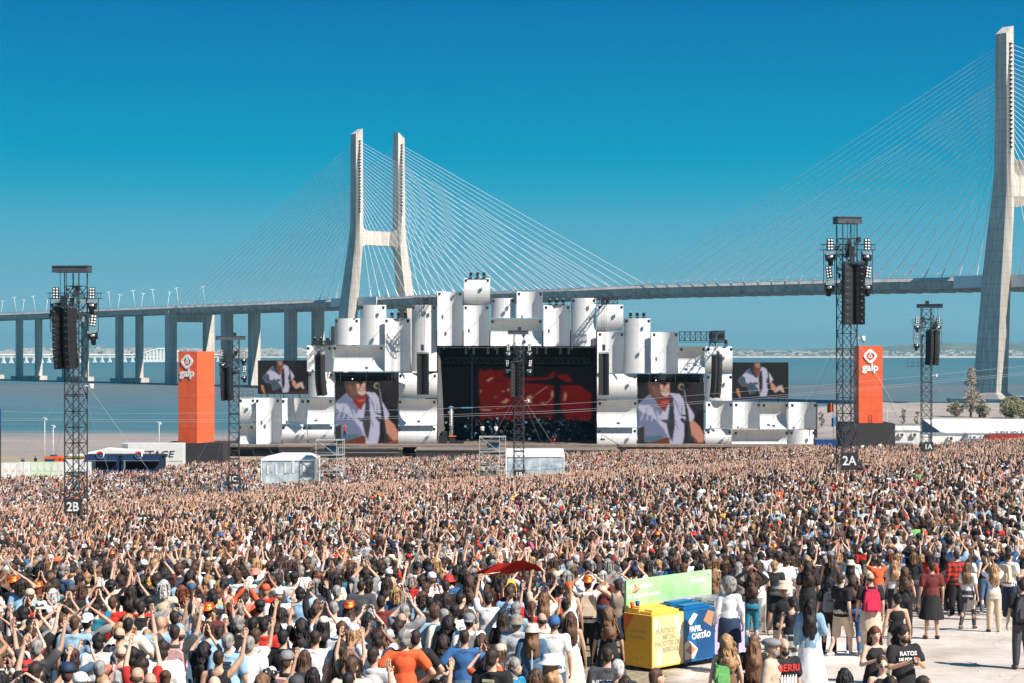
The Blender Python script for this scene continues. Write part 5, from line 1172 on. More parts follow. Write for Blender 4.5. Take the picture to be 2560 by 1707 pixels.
def d_blue(t, w, h, D):
    pol(t, 'dark_print', [(w*.42,.09),(w-.02,.09),(w-.02,h+.04),(w*.42,h+.04)], M['bblue2'], -.001)
    txt(t, 'PAPEL', .15, w*.36, .70, M['whitep'], -.008); txt(t, 'CARTÃO', .15, w*.55, .55, M['whitep'], -.008)
    pol(t, 'paper_print', [(w*.10,.84),(w*.30,1.02),(w*.44,.98),(w*.22,.78)], M['whitep'], -.006); pol(t, 'box_print', [(w*.62,.84),(w*.78,1.04),(w*.98,.98),(w*.88,.70)], M['brown'], -.006)
    pol(t, 'box_print', [(.01,.44),(.01,.12),(w*.32,.12),(w*.45,.30),(w*.25,.44),(w*.12,.50)], M['paleskin'], -.006); pol(t, 'fold_print', [(.04,.30),(w*.22,.20),(w*.38,.30),(w*.2,.40)], M['brown'], -.0095)
def d_lil(t, w, h, D):
    pol(t, 'flame_print', [(w*.35,.35),(w*.5,.28),(w*.65,.40),(w*.6,.62),(w*.48,.80),(w*.38,.62)], M['paleskin'], -.004)
bin_(0, .94, M['yel'], 'yellow recycling bin for plastic and metal, nearest corner of the row', M['yel'], d_yel)
bin_(.95, .94, M['bblue'], 'blue recycling bin for paper and card, middle of the row', M['bblue'], d_blue)
bin_(1.90, .97, M['lilac'], 'lilac bin at the far right end of the bin row', M['alu'], d_lil)
# banner behind
bn = thing('banner', Vector((2.18+.05, 35.1+.08, c0.z)), 'long green banner with white Portuguese recycling text standing behind the bins', 'banner', rz=RZ); BL_ = 2.62
m = MB(); m.box((BL_/2,0,1.37), (BL_,.05,.66)); m.build('board', M['grn'], bn)
m = MB(); m.box((.1,.05,.55),(.05,.05,1.1)); m.box((BL_-.1,.05,.55),(.05,.05,1.1)); m.build('post', M['cab'], bn)
pol(bn, 'yellow_strip', [(0,1.042),(1.15,1.042),(1.10,1.20),(0,1.20)], M['paleyel'], -.028); pol(bn, 'lilac_strip', [(1.16,1.042),(BL_-.005,1.042),(BL_-.005,1.20),(1.11,1.20)], M['lilac'], -.028)
txt(bn, 'recicla sempre', .135, .02, 1.56, M['whitep'], -.031, .004, .92, al='LEFT'); txt(bn, 'no ecoponto certo.', .135, .02, 1.38, M['whitep'], -.031, .004, .92, al='LEFT')
txt(bn, 'pontoverde', .115, 2.18, 1.52, M['whitep'], -.031, .005, .8); txt(bn, 'sociedade', .045, 2.02, 1.60, M['whitep'], -.031, .001, .9); txt(bn, 'Cascais\nambiente', .06, 1.85, 1.13, M['whitep'], -.035, .001, .9)
lg_ = MB(); lg_.lathe([(.045,-.002),(.045,.002)], (2.53,-.031,1.64), 14, 0, Matrix.Rotation(math.pi/2,3,'X')); lg_.build('leaf_logo', M['whitep'], bn)
for dx, mt, lab in ((.10,'orange2','orange plastic cup standing on the yellow bin'),(.25,'blue','dark blue plastic cup standing on the yellow bin')):
    m = MB(); m.lathe([(.034,0),(.045,.13),(.041,.13),(.031,.01)], n=12); tag(m.build('plastic_cup', M[mt], None, c0+Vector((math.cos(RZ)*dx-math.sin(RZ)*.60, math.sin(RZ)*dx+math.cos(RZ)*.60, 1.16))), lab, 'cup', 'cups on the bins')
# trodden litter on the pale ground
lt_ = MB()
for k in range(170):
    x = R.uniform(-1.5, 12); y = R.uniform(30, 46); s = R.uniform(.015,.045); z_ = gz(x, y)+.012
    lt_.box((x,y,z_), (s*R.uniform(1,2.6), s, .012), R.choice((0,0,0,1,2)), rz=R.uniform(0,3))
tag(lt_.build('litter', [M['whitep'], M['beige'], M['brown']]), 'scattered scraps of litter on the pale trodden ground', 'litter', kind='stuff')
# pale paving slabs between the bins and the crowd (they recede behind the people)
slabm = basic('pale_slab', (.62,.56,.50), .9, 0, .12, 3, bmp=.2)
sl_ = MB(); sl_.box((0,0,0),(1.6,.30,.05)); SL = sl_.mesh('plank', slabm)
pv = thing('plank_path', (6.4, 37, gz(6.4,37)), 'path of pale planks laid on the ground between the bins and the walkers', 'plank path')
for k in range(12): inst('plank', SL, pv, (.1*math.sin(k*2), -1.2+k*.42, .02+gz(6.4,37-1.2+k*.42)-gz(6.4,37)), (0,0,.03*math.sin(k*3)))
# ================================================================ people
def icos():
    bm = bmesh.new(); bmesh.ops.create_icosphere(bm, subdivisions=2, radius=1); v = np.array([x.co[:] for x in bm.verts]); f = [tuple(q.index for q in p.verts) for p in bm.faces]; bm.free(); return v, f
IV, IF = icos()
class Sol:
    """overlapping rounded pieces fused to one surface by a voxel remesh"""
    def __init__(s, name, vox=.016, faces=1200, smooth=3, noise=0): s.name, s.vox, s.faces, s.sm, s.noise = name, vox, faces, smooth, noise; s.v = []; s.f = []; s.extra = None
    def ell(s, c, r, rot=None):
        v = IV*np.array(r)
        if rot is not None: v = v @ np.array(rot.to_3x3()).T
        b = len(s.v); s.v += (v+np.array(c)).tolist(); s.f += [tuple(i+b for i in f) for f in IF]; return s
    def con(s, p0, p1, r0, r1, flat=1.0, ends=True, n=12):
        p0 = np.array(p0, float); p1 = np.array(p1, float); d = p1-p0; L = np.linalg.norm(d); d /= L
        u = np.cross(d, [0,1,0]) if abs(d[1]) < .9 else np.cross(d, [1,0,0]); u /= np.linalg.norm(u); w = np.cross(d, u)
        b = len(s.v)
        for p, r in ((p0, r0), (p1, r1)):
            for i in range(n):
                a = 2*math.pi*i/n; s.v.append((p+u*math.cos(a)*r+w*math.sin(a)*r*flat).tolist())
        s.f += [(b+i, b+(i+1)%n, b+n+(i+1)%n, b+n+i) for i in range(n)]+[tuple(range(b+n-1, b-1, -1)), tuple(range(b+n, b+2*n))]
        if ends: s.ell(p0, (r0*.99,)*3); s.ell(p1, (r1*.99,)*3)
        return s
    def frus(s, z0, rx0, ry0, z1, rx1, ry1, c0=(0,0), c1=(0,0), n=18):
        b = len(s.v)
        for z, rx, ry, c in ((z0, rx0, ry0, c0), (z1, rx1, ry1, c1)):
            for i in range(n): a = 2*math.pi*i/n; s.v.append((c[0]+rx*math.cos(a), c[1]+ry*math.sin(a), z))
        s.f += [(b+i, b+(i+1)%n, b+n+(i+1)%n, b+n+i) for i in range(n)]+[tuple(range(b+n-1, b-1, -1)), tuple(range(b+n, b+2*n))]; return s
SOLIDS = {}
def bake(sols):
    obs = []
    for s in sols:
        me = bpy.data.meshes.new(s.name); me.from_pydata(s.v, [], s.f); me.update(); o = bpy.data.objects.new(s.name, me); link(o)
        r = o.modifiers.new('r', 'REMESH'); r.mode = 'VOXEL'; r.voxel_size = s.vox; r.use_smooth_shade = True
        k = o.modifiers.new('s', 'SMOOTH'); k.factor = .5; k.iterations = s.sm
        obs.append(o)
    dg = bpy.context.evaluated_depsgraph_get()
    out = []; nf = []
    for s, o in zip(sols, obs): nf.append(len(o.evaluated_get(dg).data.polygons))
    for s, o, c in zip(sols, obs, nf):
        d = o.modifiers.new('d', 'DECIMATE'); d.ratio = min(1, s.faces/max(1, 2*c))
    dg.update()
    for s, o in zip(sols, obs):
        me = bpy.data.meshes.new_from_object(o.evaluated_get(dg)); me.name = s.name
        q_ = 3.2 if s.name.startswith('hair') else 1.0
        if s.noise:
            n = len(me.vertices); co = np.zeros(n*3); me.vertices.foreach_get('co', co); co = co.reshape(-1, 3); no = np.zeros(n*3); me.vertices.foreach_get('normal', no); no = no.reshape(-1, 3)
            h = np.sin(co[:,2]*37+3*np.sin(co[:,0]*23)+2*np.sin(co[:,1]*19))*.5+np.sin(co[:,0]*31*q_+co[:,2]*17+2*np.sin(co[:,1]*41*q_))*.5
            co += no*(h*s.noise)[:, None]; me.vertices.foreach_set('co', co.ravel())
        if s.extra:
            bm = bmesh.new(); bm.from_mesh(me); vv = [bm.verts.new(v) for v in s.extra.v]
            for f in s.extra.f:
                try: bm.faces.new([vv[i] for i in f])
                except ValueError: pass
            bm.to_mesh(me); bm.free()
        for p in me.polygons: p.use_smooth = True
        bpy.data.objects.remove(o); SOLIDS[s.name] = me
# -- skeleton: facing +Y (towards the stage); right hand at +X
ARM = {   # pose: (elbow, wrist) for the +X side, mirrored for -X
 'down': ((.245,-.02,1.12),(.265,.07,.88)), 'clap': ((.235,.13,1.60),(.055,.17,1.83)), 'high': ((.225,.06,1.66),(.175,.12,1.90)), 'vee': ((.30,.06,1.61),(.34,.10,1.86)),
 'phone': ((.27,.24,1.50),(.10,.36,1.68)), 'head': ((.40,.05,1.56),(.12,.0,1.79)), 'hips': ((.40,-.08,1.17),(.20,.02,1.01)), 'chest': ((.27,.09,1.16),(.07,.30,1.27)), 'cup': ((.26,.02,1.13),(.18,.30,1.12)), 'bag': ((.25,-.06,1.13),(.27,-.02,.88)), 'swing': ((.25,.10,1.14),(.24,.28,.97)), 'heart': ((.27,.20,1.50),(.06,.26,1.72))}
POSES = {'down': ('down','down'), 'clap': ('clap','clap'), 'high': ('high','high'), 'vee': ('vee','vee'), 'phone': ('phone','phone'), 'head': ('head','head'), 'hips': ('hips','hips'), 'chest': ('chest','chest'),
 'left_up': ('high','down'), 'right_up': ('down','vee'), 'cup': ('down','cup'), 'walk': ('swing','bag'), 'clapv': ('heart','heart')}
def arms(pose, sx):
    res = []
    for s, a in zip((-1, 1), POSES[pose]):
        E, Wr = ARM[a]; up = a in ('clap','high','vee','head','heart','phone')
        S = np.array([s*.185*sx, 0, 1.405+(.045 if up and a != 'phone' else .015 if up else 0)])
        k = .97 if sx < 1 else 1.0
        res.append((S, np.array([s*E[0]*(.95 if sx < 1 else 1), E[1], E[2]]), np.array([s*Wr[0], Wr[1], Wr[2]]), s, a))
    return res
def hand(mb, W_, E_, s, a):
    d = W_-E_; d /= np.linalg.norm(d)
    if a in ('clap','heart'): d = d*.35+np.array([0,.12,.9]); d /= np.linalg.norm(d); nrm = np.array([-s,0,.0])
    elif a in ('high','vee'): nrm = np.array([-s*.5,.85,0])
    elif a == 'phone': d = d*.4+np.array([0,.1,.9]); d /= np.linalg.norm(d); nrm = np.array([-s*.8,-.6,0])
    elif a == 'head': nrm = np.array([0,0,-1.])
    elif a in ('cup','chest'): nrm = np.array([-s,0,0])
    else: nrm = np.array([-s,0,0])
    nrm = nrm-d*np.dot(nrm, d); nrm /= np.linalg.norm(nrm); w = np.cross(nrm, d)
    # w must point to the thumb side: forward for hanging hands, back/inward for raised ones
    if (w[1] < 0 and a in ('down','bag','swing','hips')) or (a in ('clap','high','vee','heart','phone') and w[0]*s > 0 and abs(w[0]) > .3) or (a in ('clap','heart') and w[1] > 0): w = -w
    pal = W_+d*.05
    curl = .5 if a in ('cup','bag','down','swing','phone') else .18
    for i, (L, off) in enumerate(((.072,.030),(.082,.010),(.076,-.010),(.060,-.029))):
        b = W_+d*.088+w*off*.85-d*abs(off)*.15; m1 = b+(d*math.cos(curl*.5)+nrm*math.sin(curl*.5))*L*.5+w*off*.12; t = m1+(d*math.cos(curl*1.6)+nrm*math.sin(curl*1.6))*L*.5+w*off*.12
        mb.tube(b-d*.02, m1, .0098, .0092, 5, smooth=True); mb.tube(m1, t, .0092, .0068, 5, smooth=True)
    b = W_+d*.025+w*.026; m1 = b+(d*.62+w*.72)*.036+nrm*.006; t = m1+(d*.9+w*.25)*.030+nrm*.010; mb.tube(b-w*.008, m1, .0125, .0105, 5, smooth=True); mb.tube(m1, t, .0105, .008, 5, smooth=True)
    return pal, d, w, nrm
def legs(kind):
    if kind == 'walk': return [((-.09,0,.93),(-.10,-.05,.50),(-.10,-.26,.13),(-.11,-.14,.05)), ((.09,0,.93),(.10,.16,.52),(.10,.17,.09),(.12,.31,.05))]
    return [((-.09,0,.93),(-.105,.015,.50),(-.12,-.02,.09),(-.15,.11,.035)), ((.09,0,.93),(.105,.015,.50),(.12,-.02,.09),(.15,.11,.035))]
def body(name, pose, fem, leg, faces, vox=.0155):
    s = Sol(name, vox, faces, 3); sx = .87 if fem else 1.0; q = .88 if fem else 1.0
    s.ell((0,-.012,1.640), (.076,.096,.100)); s.ell((0,.030,1.582), (.058,.066,.075)); s.ell((0,.098,1.607), (.016,.022,.026)); s.ell((0,.078,1.540), (.028,.022,.022))
    for e in (-1, 1): s.ell((e*.077,-.008,1.607), (.013,.022,.032))
    s.con((0,-.022,1.40),(0,-.002,1.56), .060*q, .054*q); s.ell((0,-.03,1.43), (.115*sx,.058,.05))
    s.ell((0,0,1.29), (.160*sx,.108*q,.165)); s.con((-.155*sx,-.005,1.405),(.155*sx,-.005,1.405), .052*q, .052*q); s.ell((0,.005,1.10), (.140*sx,.100*q,.17)); s.ell((0,-.015,.955), (.168 if fem else .160,.118,.125))
    if fem: s.ell((-.07,.085,1.29), (.062,.055,.06)); s.ell((.07,.085,1.29), (.062,.055,.06))
    for S, E, W_, sd, a in arms(pose, sx):
        s.con(S, E, .052*q, .040*q); s.con(E, W_, .039*q, .026*q); d = W_-E; d /= np.linalg.norm(d)
        mb = MB() if s.extra is None else s.extra; s.extra = mb; pal, hd, hw, hn = hand(mb, W_, E, sd, a)
        rot = Matrix((tuple(hw), tuple(hn), tuple(hd))).transposed(); s.ell(W_+hd*.05, (.040,.017,.052), rot)
    for H, Kn, A, T in legs(leg):
        s.con(H, Kn, .088, .055); s.con(Kn, A, .054, .036); s.ell((np.array(Kn)*.62+np.array(A)*.38)+np.array([0,-.018,0]), (.052,.055,.11)); s.con(A, T, .040, .034)
    return s
def top(name, pose, fem, typ, faces=900, vox=.02):
    s = Sol(name, vox, faces, 3, .006); sx = .87 if fem else 1.0; q = .90 if fem else 1.0
    hem = {'tee': .86, 'tank': .98, 'long': .86, 'strapless': 1.0, 'jacket': .84}[typ]; e = .012 if typ != 'jacket' else .03
    zt = 1.33 if typ == 'strapless' else 1.29
    s.ell((0,0,zt-.01), (.172*sx+e,.120*q+e, .15 if typ in ('strapless',) else .165)); s.ell((0,.003,1.10), (.152*sx+e,.112*q+e,.20))
    s.frus(hem, (.185 if not fem else .172)+e, .128+e, 1.12, .152*sx+e+.006, .112*q+e)
    if fem: s.ell((-.07,.09,1.29), (.072,.062,.068)); s.ell((.07,.09,1.29), (.072,.062,.068))
    if typ in ('tee','long','jacket'):
        s.con((-.158*sx,-.008,1.405),(.158*sx,-.008,1.405), .063*q+e*.6, .063*q+e*.6); s.ell((0,-.03,1.435), (.13*sx,.075,.045))
        for S, E, W_, sd, a in arms(pose, sx):
            k = .60 if typ == 'tee' else 1.0; end = S+(E-S)*k
            s.con(S, end, .066*q+e, (.062 if typ == 'tee' else .054)*q+e)
            if typ in ('long','jacket'): s.con(E, E+(W_-E)*.92, .053*q+e*.7, .036+e*.5)
    elif typ == 'tank':
        for d in (-1, 1): s.con((d*.085*sx,.05,1.36),(d*.10*sx,-.04,1.455), .034, .034); s.con((d*.10*sx,-.04,1.455),(d*.085*sx,-.09,1.34), .034, .03)
    return s
def bottom(name, typ, fem, leg, faces=700, vox=.021):
    s = Sol(name, vox, faces, 2, .006); w = .172 if fem else .166
    s.ell((0,-.015,.955), (w+.016,.134,.115)); s.frus(.90, w+.014, .136, 1.045, w-.008, .118)
    L = legs(leg)
    if typ in ('trousers','slim','shorts'):
        for H, Kn, A, T in L:
            H, Kn, A = map(np.array, (H, Kn, A)); k = 0 if typ == 'slim' else .022
            s.con(H, Kn, .102, .070+k)
            if typ == 'shorts': s.con(Kn+(H-Kn)*.2, Kn-(0,0,.02), .094, .096)
            else: s.con(Kn, A+(Kn-A)*.06, .069+k*.8, .050+k*.8)
    elif typ == 'skirt': s.frus(.45, .30, .23, .98, w+.016, .135)
    elif typ == 'long_skirt': s.frus(.12, .34, .28, .98, w+.016, .135)
    elif typ == 'tied':
        for H, Kn, A, T in L: s.con(H, Kn, .105, .078); s.con(Kn, A, .077, .058)
        s.frus(.56, .235, .20, .99, w+.03, .155, (0,-.05)); s.con((-.10,.12,.98),(.0,.17,.80), .04, .03)
    return s
def hairsol(name):
    s = Sol(name, .013, 500, 2, .006)
    if name == 'hair_short': s.ell((0,-.024,1.657), (.086,.102,.100)); s.ell((0,-.060,1.60), (.074,.060,.075)); s.noise = .004
    elif name == 'hair_cropped': s.ell((0,-.022,1.652), (.080,.098,.094)); s.ell((0,-.055,1.60), (.070,.056,.065)); s.noise = .001
    elif name == 'hair_fringe': s.ell((0,-.062,1.605), (.081,.058,.048)); s.ell((-.066,-.02,1.61), (.018,.04,.03)); s.ell((.066,-.02,1.61), (.018,.04,.03)); s.noise = .002
    elif name == 'hair_curly_short':
        s.ell((0,-.024,1.665), (.098,.112,.105)); s.ell((0,-.07,1.60), (.085,.065,.085)); s.noise = .012; s.vox = .012; s.faces = 800
    elif name == 'hair_long': s.ell((0,-.024,1.657), (.088,.105,.100)); s.con((0,-.070,1.60),(0,-.105,1.40), .088, .115, .55); s.ell((0,-.118,1.33), (.115,.05,.13)); s.ell((-.045,-.12,1.25), (.05,.035,.09)); s.ell((.05,-.12,1.27), (.05,.035,.10)); s.noise = .009; s.faces = 700
    elif name == 'hair_very_long': s.ell((0,-.024,1.657), (.088,.105,.100)); s.con((0,-.070,1.60),(0,-.118,1.34), .088, .125, .5); s.ell((0,-.125,1.24), (.120,.045,.14)); s.ell((-.05,-.125,1.13), (.05,.032,.11)); s.ell((.04,-.125,1.10), (.055,.032,.12)); s.noise = .010; s.faces = 700
    elif name == 'hair_curly_long':
        s.ell((0,-.026,1.662), (.102,.115,.105)); s.con((0,-.085,1.60),(0,-.115,1.34), .105, .125, .62); s.ell((-.07,-.09,1.30), (.07,.06,.13)); s.ell((.07,-.09,1.30), (.07,.06,.13)); s.noise = .014; s.faces = 900
    elif name == 'hair_bun': s.ell((0,-.024,1.655), (.084,.100,.097)); s.ell((0,-.060,1.60), (.070,.055,.07)); s.ell((0,-.115,1.70), (.045,.045,.045)); s.noise = .003
    elif name == 'hair_ponytail': s.ell((0,-.024,1.655), (.083,.100,.097)); s.con((0,-.12,1.66),(0,-.15,1.40), .034, .028); s.ell((0,-.14,1.36), (.028,.025,.10)); s.noise = .004
    elif name == 'hair_afro': s.ell((0,-.03,1.675), (.145,.150,.140)); s.ell((0,-.06,1.60), (.125,.11,.11)); s.noise = .010; s.faces = 900
    elif name == 'hair_bob': s.ell((0,-.024,1.660), (.092,.108,.103)); s.con((0,-.060,1.62),(0,-.065,1.50), .088, .092, .75); s.noise = .005
    zb = {'hair_long': 1.20, 'hair_very_long': 1.02, 'hair_curly_long': 1.22, 'hair_bob': 1.44}.get(name)
    if zb:        # loose locks over the mass of the hair
        s.extra = MB(); rr = random.Random(len(name)); cw = .045 if 'curly' in name else .012
        for k in range(30):
            a = rr.uniform(-1.35, 1.35); x0 = math.sin(a)*.088; y0 = -.03-math.cos(a)*.095; p = Vector((x0*.8, y0*.8, 1.70)); zl = zb+rr.uniform(0,.14); n_ = 5
            for q in range(n_):
                u = (q+1)/n_; z = 1.70+(zl-1.70)*u; fl = 1+.45*math.sin(min(1,u*1.2)*math.pi*.5); t = Vector((x0*fl+rr.gauss(0,cw*.6), -.035-math.cos(a)*(.098+.015*u)+rr.gauss(0,cw*.4), z))
                s.extra.tube(p, t, .017*(1-u*.35), .017*(1-(u+.2)*.4), 4, caps=False, smooth=True); p = t
    return s
HAIRS = ['hair_short','hair_cropped','hair_fringe','hair_curly_short','hair_long','hair_very_long','hair_curly_long','hair_bun','hair_ponytail','hair_afro','hair_bob']
# hats and carried things, plain meshes
def hat_meshes():
    H = {}
    def L(name, prof, sq=1.18, visor=False, n=16, mats=None):
        m = MB(); Mx = Matrix.Diagonal((1, sq, 1)); m.lathe(prof, (0,-.015,1.655), n, 0, Mx)
        if visor: m.add([(-.07,.075,1.668),(.07,.075,1.668),(.055,.175,1.648),(-.055,.175,1.648),(-.07,.075,1.675),(.07,.075,1.675),(.055,.175,1.655),(-.055,.175,1.655)], [(0,3,2,1),(4,5,6,7),(2,3,7,6),(1,2,6,5),(0,4,7,3)], 0)
        H[name] = m
    cap = [(.090,-.01),(.092,.02),(.088,.055),(.070,.085),(.04,.103),(.001,.108)]
    L('cap', cap, 1.16, True)
    m = MB(); m.lathe(cap, (0,-.015,1.655), 16, 0, Matrix.Diagonal((1,1.16,1))); m.add([(-.07,-.10,1.66),(.07,-.10,1.66),(.05,-.19,1.635),(-.05,-.19,1.635),(-.07,-.10,1.668),(.07,-.10,1.668),(.05,-.19,1.643),(-.05,-.19,1.643)], [(0,1,2,3),(4,7,6,5),(2,6,7,3),(1,5,6,2),(0,3,7,4)], 0); H['backwards_cap'] = m
    L('beanie', [(.093,-.03),(.096,.0),(.092,.05),(.074,.09),(.04,.11),(.001,.116)], 1.14)
    L('bucket_hat', [(.150,-.045),(.152,-.038),(.104,.012),(.098,.05),(.088,.082),(.05,.09),(.001,.092)], 1.1)
    L('sun_hat', [(.205,-.03),(.207,-.022),(.105,.010),(.099,.06),(.082,.095),(.04,.10),(.001,.098)], 1.08)
    L('straw_hat', [(.175,-.002),(.177,.006),(.100,.012),(.096,.075),(.085,.095),(.04,.085),(.001,.08)], 1.1)
    L('flat_cap', [(.10,-.005),(.112,.02),(.10,.06),(.05,.085),(.001,.09)], 1.25)
    # shiny cowboy hat with curled brim
    m = MB(); vs = []; n = 20
    for r_, z_ in ((.150,.0),(.125,-.006),(.100,.002),(.098,.07),(.082,.115),(.04,.118),(.001,.105)):
        for i in range(n):
            a = 2*math.pi*i/n; c = math.cos(a); up = .06*max(0, abs(c)-.3)/.7*max(0,(r_-.11)/.04) if r_ > .12 else 0
            vs.append((r_*c*(1 if r_ < .12 else .92), -.015+r_*math.sin(a)*1.18, 1.665+z_+up))
    m.add(vs, [(k*n+i, k*n+(i+1)%n, (k+1)*n+(i+1)%n, (k+1)*n+i) for k in range(6) for i in range(n)], 0, True); H['cowboy_hat'] = m
    m = MB(); bmq = [(-.15,-.10),(.15,-.10),(.15,-.27),(-.15,-.27)]
    m.prism([(-.15,.98),(.15,.98),(.165,1.10),(.14,1.36),(.08,1.42),(-.08,1.42),(-.14,1.36),(-.165,1.10)], -.255, -.125); m.prism([(-.11,1.02),(.11,1.02),(.12,1.16),(.09,1.22),(-.09,1.22),(-.12,1.16)], -.295, -.255)
    for d in (-1, 1):
        for a, b in (((d*.10,-.13,1.40),(d*.10,-.02,1.475)),((d*.10,-.02,1.475),(d*.115,.09,1.41)),((d*.115,.09,1.41),(d*.14,.10,1.15)),((d*.14,.10,1.15),(d*.15,-.13,1.02))): m.tube(a, b, .022, .022, 5)
    H['backpack'] = m
    m = MB(); m.prism([(-.17,.55),(.17,.55),(.19,.93),(-.19,.93)], -.03, .05)
    for e in (-.02,.04): m.tube((-.10,e,.93),(-.04,0,1.42),.012,n=4); m.tube((.10,e,.93),(-.04,0,1.42),.012,n=4)
    H['tote_bag'] = m
    m = MB(); m.tube((-.15,.09,1.40),(.17,.11,1.02),.014,n=4); m.tube((-.15,-.06,1.44),(.19,-.11,1.02),.014,n=4); m.tube((-.15,.09,1.40),(-.15,-.06,1.44),.014,n=4); m.prism([(.12,.86),(.28,.86),(.28,1.02),(.12,1.02)], -.05, .06); H['cross_bag'] = m
    m = MB(); 
    for d in (-1, 1): m.prism([(d*.012,1.613),(d*.058,1.616),(d*.055,1.585),(d*.018,1.582)][::d], .092, .100)
    m.box((0,.098,1.610), (.03,.006,.006))
    for d in (-1, 1): m.tube((d*.057,.094,1.612),(d*.082,-.01,1.618),.004,n=4)
    H['sunglasses'] = m
    m = MB(); m.box((0,0,0), (.078,.009,.155)); m.box((0,-.006,0), (.070,.003,.142), 1); H['phone'] = m
    m = MB(); m.lathe([(.030,0),(.040,.12),(.036,.12),(.028,.01)], n=10); H['beer_cup'] = m
    return H
HAT = hat_meshes()
# -- materials driven by each object's own colour
def objmat(name, rough, var, scale, bmp, attr=None, stretch=(1,1,1), kind='cloth'):
    m, n, l, b = newmat(name)
    if attr: src = n.new('ShaderNodeAttribute'); src.attribute_type = 'INSTANCER'; src.attribute_name = attr; col = src.outputs['Color']
    else: src = n.new('ShaderNodeObjectInfo'); col = src.outputs['Color']
    t = n.new('ShaderNodeTexCoord'); mp = n.new('ShaderNodeMapping'); mp.inputs['Scale'].default_value = stretch; l.new(t.outputs['Object'], mp.inputs[0])
    no = n.new('ShaderNodeTexNoise'); no.inputs['Scale'].default_value = scale; no.inputs['Detail'].default_value = 4; l.new(mp.outputs[0], no.inputs[0])
    mr_ = n.new('ShaderNodeMapRange'); mr_.inputs['From Min'].default_value = .3; mr_.inputs['From Max'].default_value = .7; mr_.inputs['To Min'].default_value = 1-var; mr_.inputs['To Max'].default_value = 1+var; l.new(no.outputs[0], mr_.inputs[0])
    sc = n.new('ShaderNodeVectorMath'); sc.operation = 'SCALE'; l.new(col, sc.inputs[0]); l.new(mr_.outputs[0], sc.inputs['Scale'])
    l.new(sc.outputs[0], b.inputs['Base Color']); b.inputs['Roughness'].default_value = rough
    if bmp: bump(n, l, b, no.outputs[0], bmp, .02)
    return m
def oset(pfx, at):
    return {'skin': objmat(pfx+'skin', .55, .10, 14, .05, at and 'skin'), 'cloth': objmat(pfx+'cloth', .85, .16, 9, .55, at and 'topc', (1,1,.6)), 'bottom': objmat(pfx+'trouser_cloth', .85, .18, 8, .5, at and 'botc', (1,1,.4)), 'hair': objmat(pfx+'hair', .68, .65, 20, .9, at and 'hairc', (1,1,.22)), 'hat': objmat(pfx+'hat_cloth', .7, .10, 12, .2, at and 'hatc')}
OM = oset('', None); CM = oset('crowd_', True)
M['metalorange'] = basic('shiny_orange_foil', (.85,.20,.03), .28, .55, .5, 26, c2=(.75,.03,.01), bmp=.5)
M['phoneglass'] = basic('phone_screen', (.06,.12,.18), .15, 0, .4, 20)
SK = {'pale': (.70,.44,.32), 'tan': (.58,.335,.225), 'brown': (.36,.185,.12), 'dark': (.13,.06,.038)}
HC_ = {'black': (.010,.008,.008), 'dark_brown': (.028,.015,.010), 'brown': (.075,.036,.020), 'light_brown': (.17,.085,.042), 'blond': (.36,.21,.10), 'red': (.16,.045,.02), 'grey': (.25,.23,.215), 'white': (.50,.48,.46)}
COL = {'black': (.012,.011,.013), 'white': (.76,.75,.74), 'grey': (.22,.22,.23), 'dark_grey': (.055,.055,.062), 'navy': (.012,.028,.065), 'blue': (.03,.11,.28), 'teal': (.012,.16,.24), 'light_blue': (.26,.42,.56), 'denim': (.055,.11,.19), 'red': (.52,.022,.014), 'maroon': (.15,.022,.020), 'orange': (.72,.11,.03), 'pink': (.68,.09,.20), 'pale_pink': (.62,.36,.34), 'yellow': (.78,.42,.05), 'green': (.16,.44,.14), 'olive': (.12,.12,.06), 'beige': (.58,.46,.34), 'brown': (.14,.07,.04), 'cream': (.70,.62,.50), 'lilac': (.38,.32,.55), 'taupe': (.27,.22,.17), 'salmon': (.66,.24,.17)}

# ---- bake every needed surface once
need = {}
def want(key, fn):
    if key not in need and key not in SOLIDS: need[key] = fn
ALLP = list(POSES)
def bkey(p, f, l): return 'body_%s_%s_%s' % (p, 'f' if f else 'm', l)
def tkey(p, f, t): return 'top_%s_%s_%s' % (t, p, 'f' if f else 'm')
def okey(t, f, l): return 'bottom_%s_%s_%s' % (t, 'f' if f else 'm', l)
def need_person(sp):
    want(bkey(sp['pose'], sp['fem'], sp['leg']), lambda a=dict(sp): body(bkey(a['pose'], a['fem'], a['leg']), a['pose'], a['fem'], a['leg'], 1900))
    if sp['top'] != 'none': want(tkey(sp['pose'], sp['fem'], sp['top']), lambda a=dict(sp): top(tkey(a['pose'], a['fem'], a['top']), a['pose'], a['fem'], a['top']))
    want(okey(sp['bot'], sp['fem'], sp['leg']), lambda a=dict(sp): bottom(okey(a['bot'], a['fem'], a['leg']), a['bot'], a['fem'], a['leg']))
    if sp['hair']: want(sp['hair'], lambda a=sp['hair']: hairsol(a))

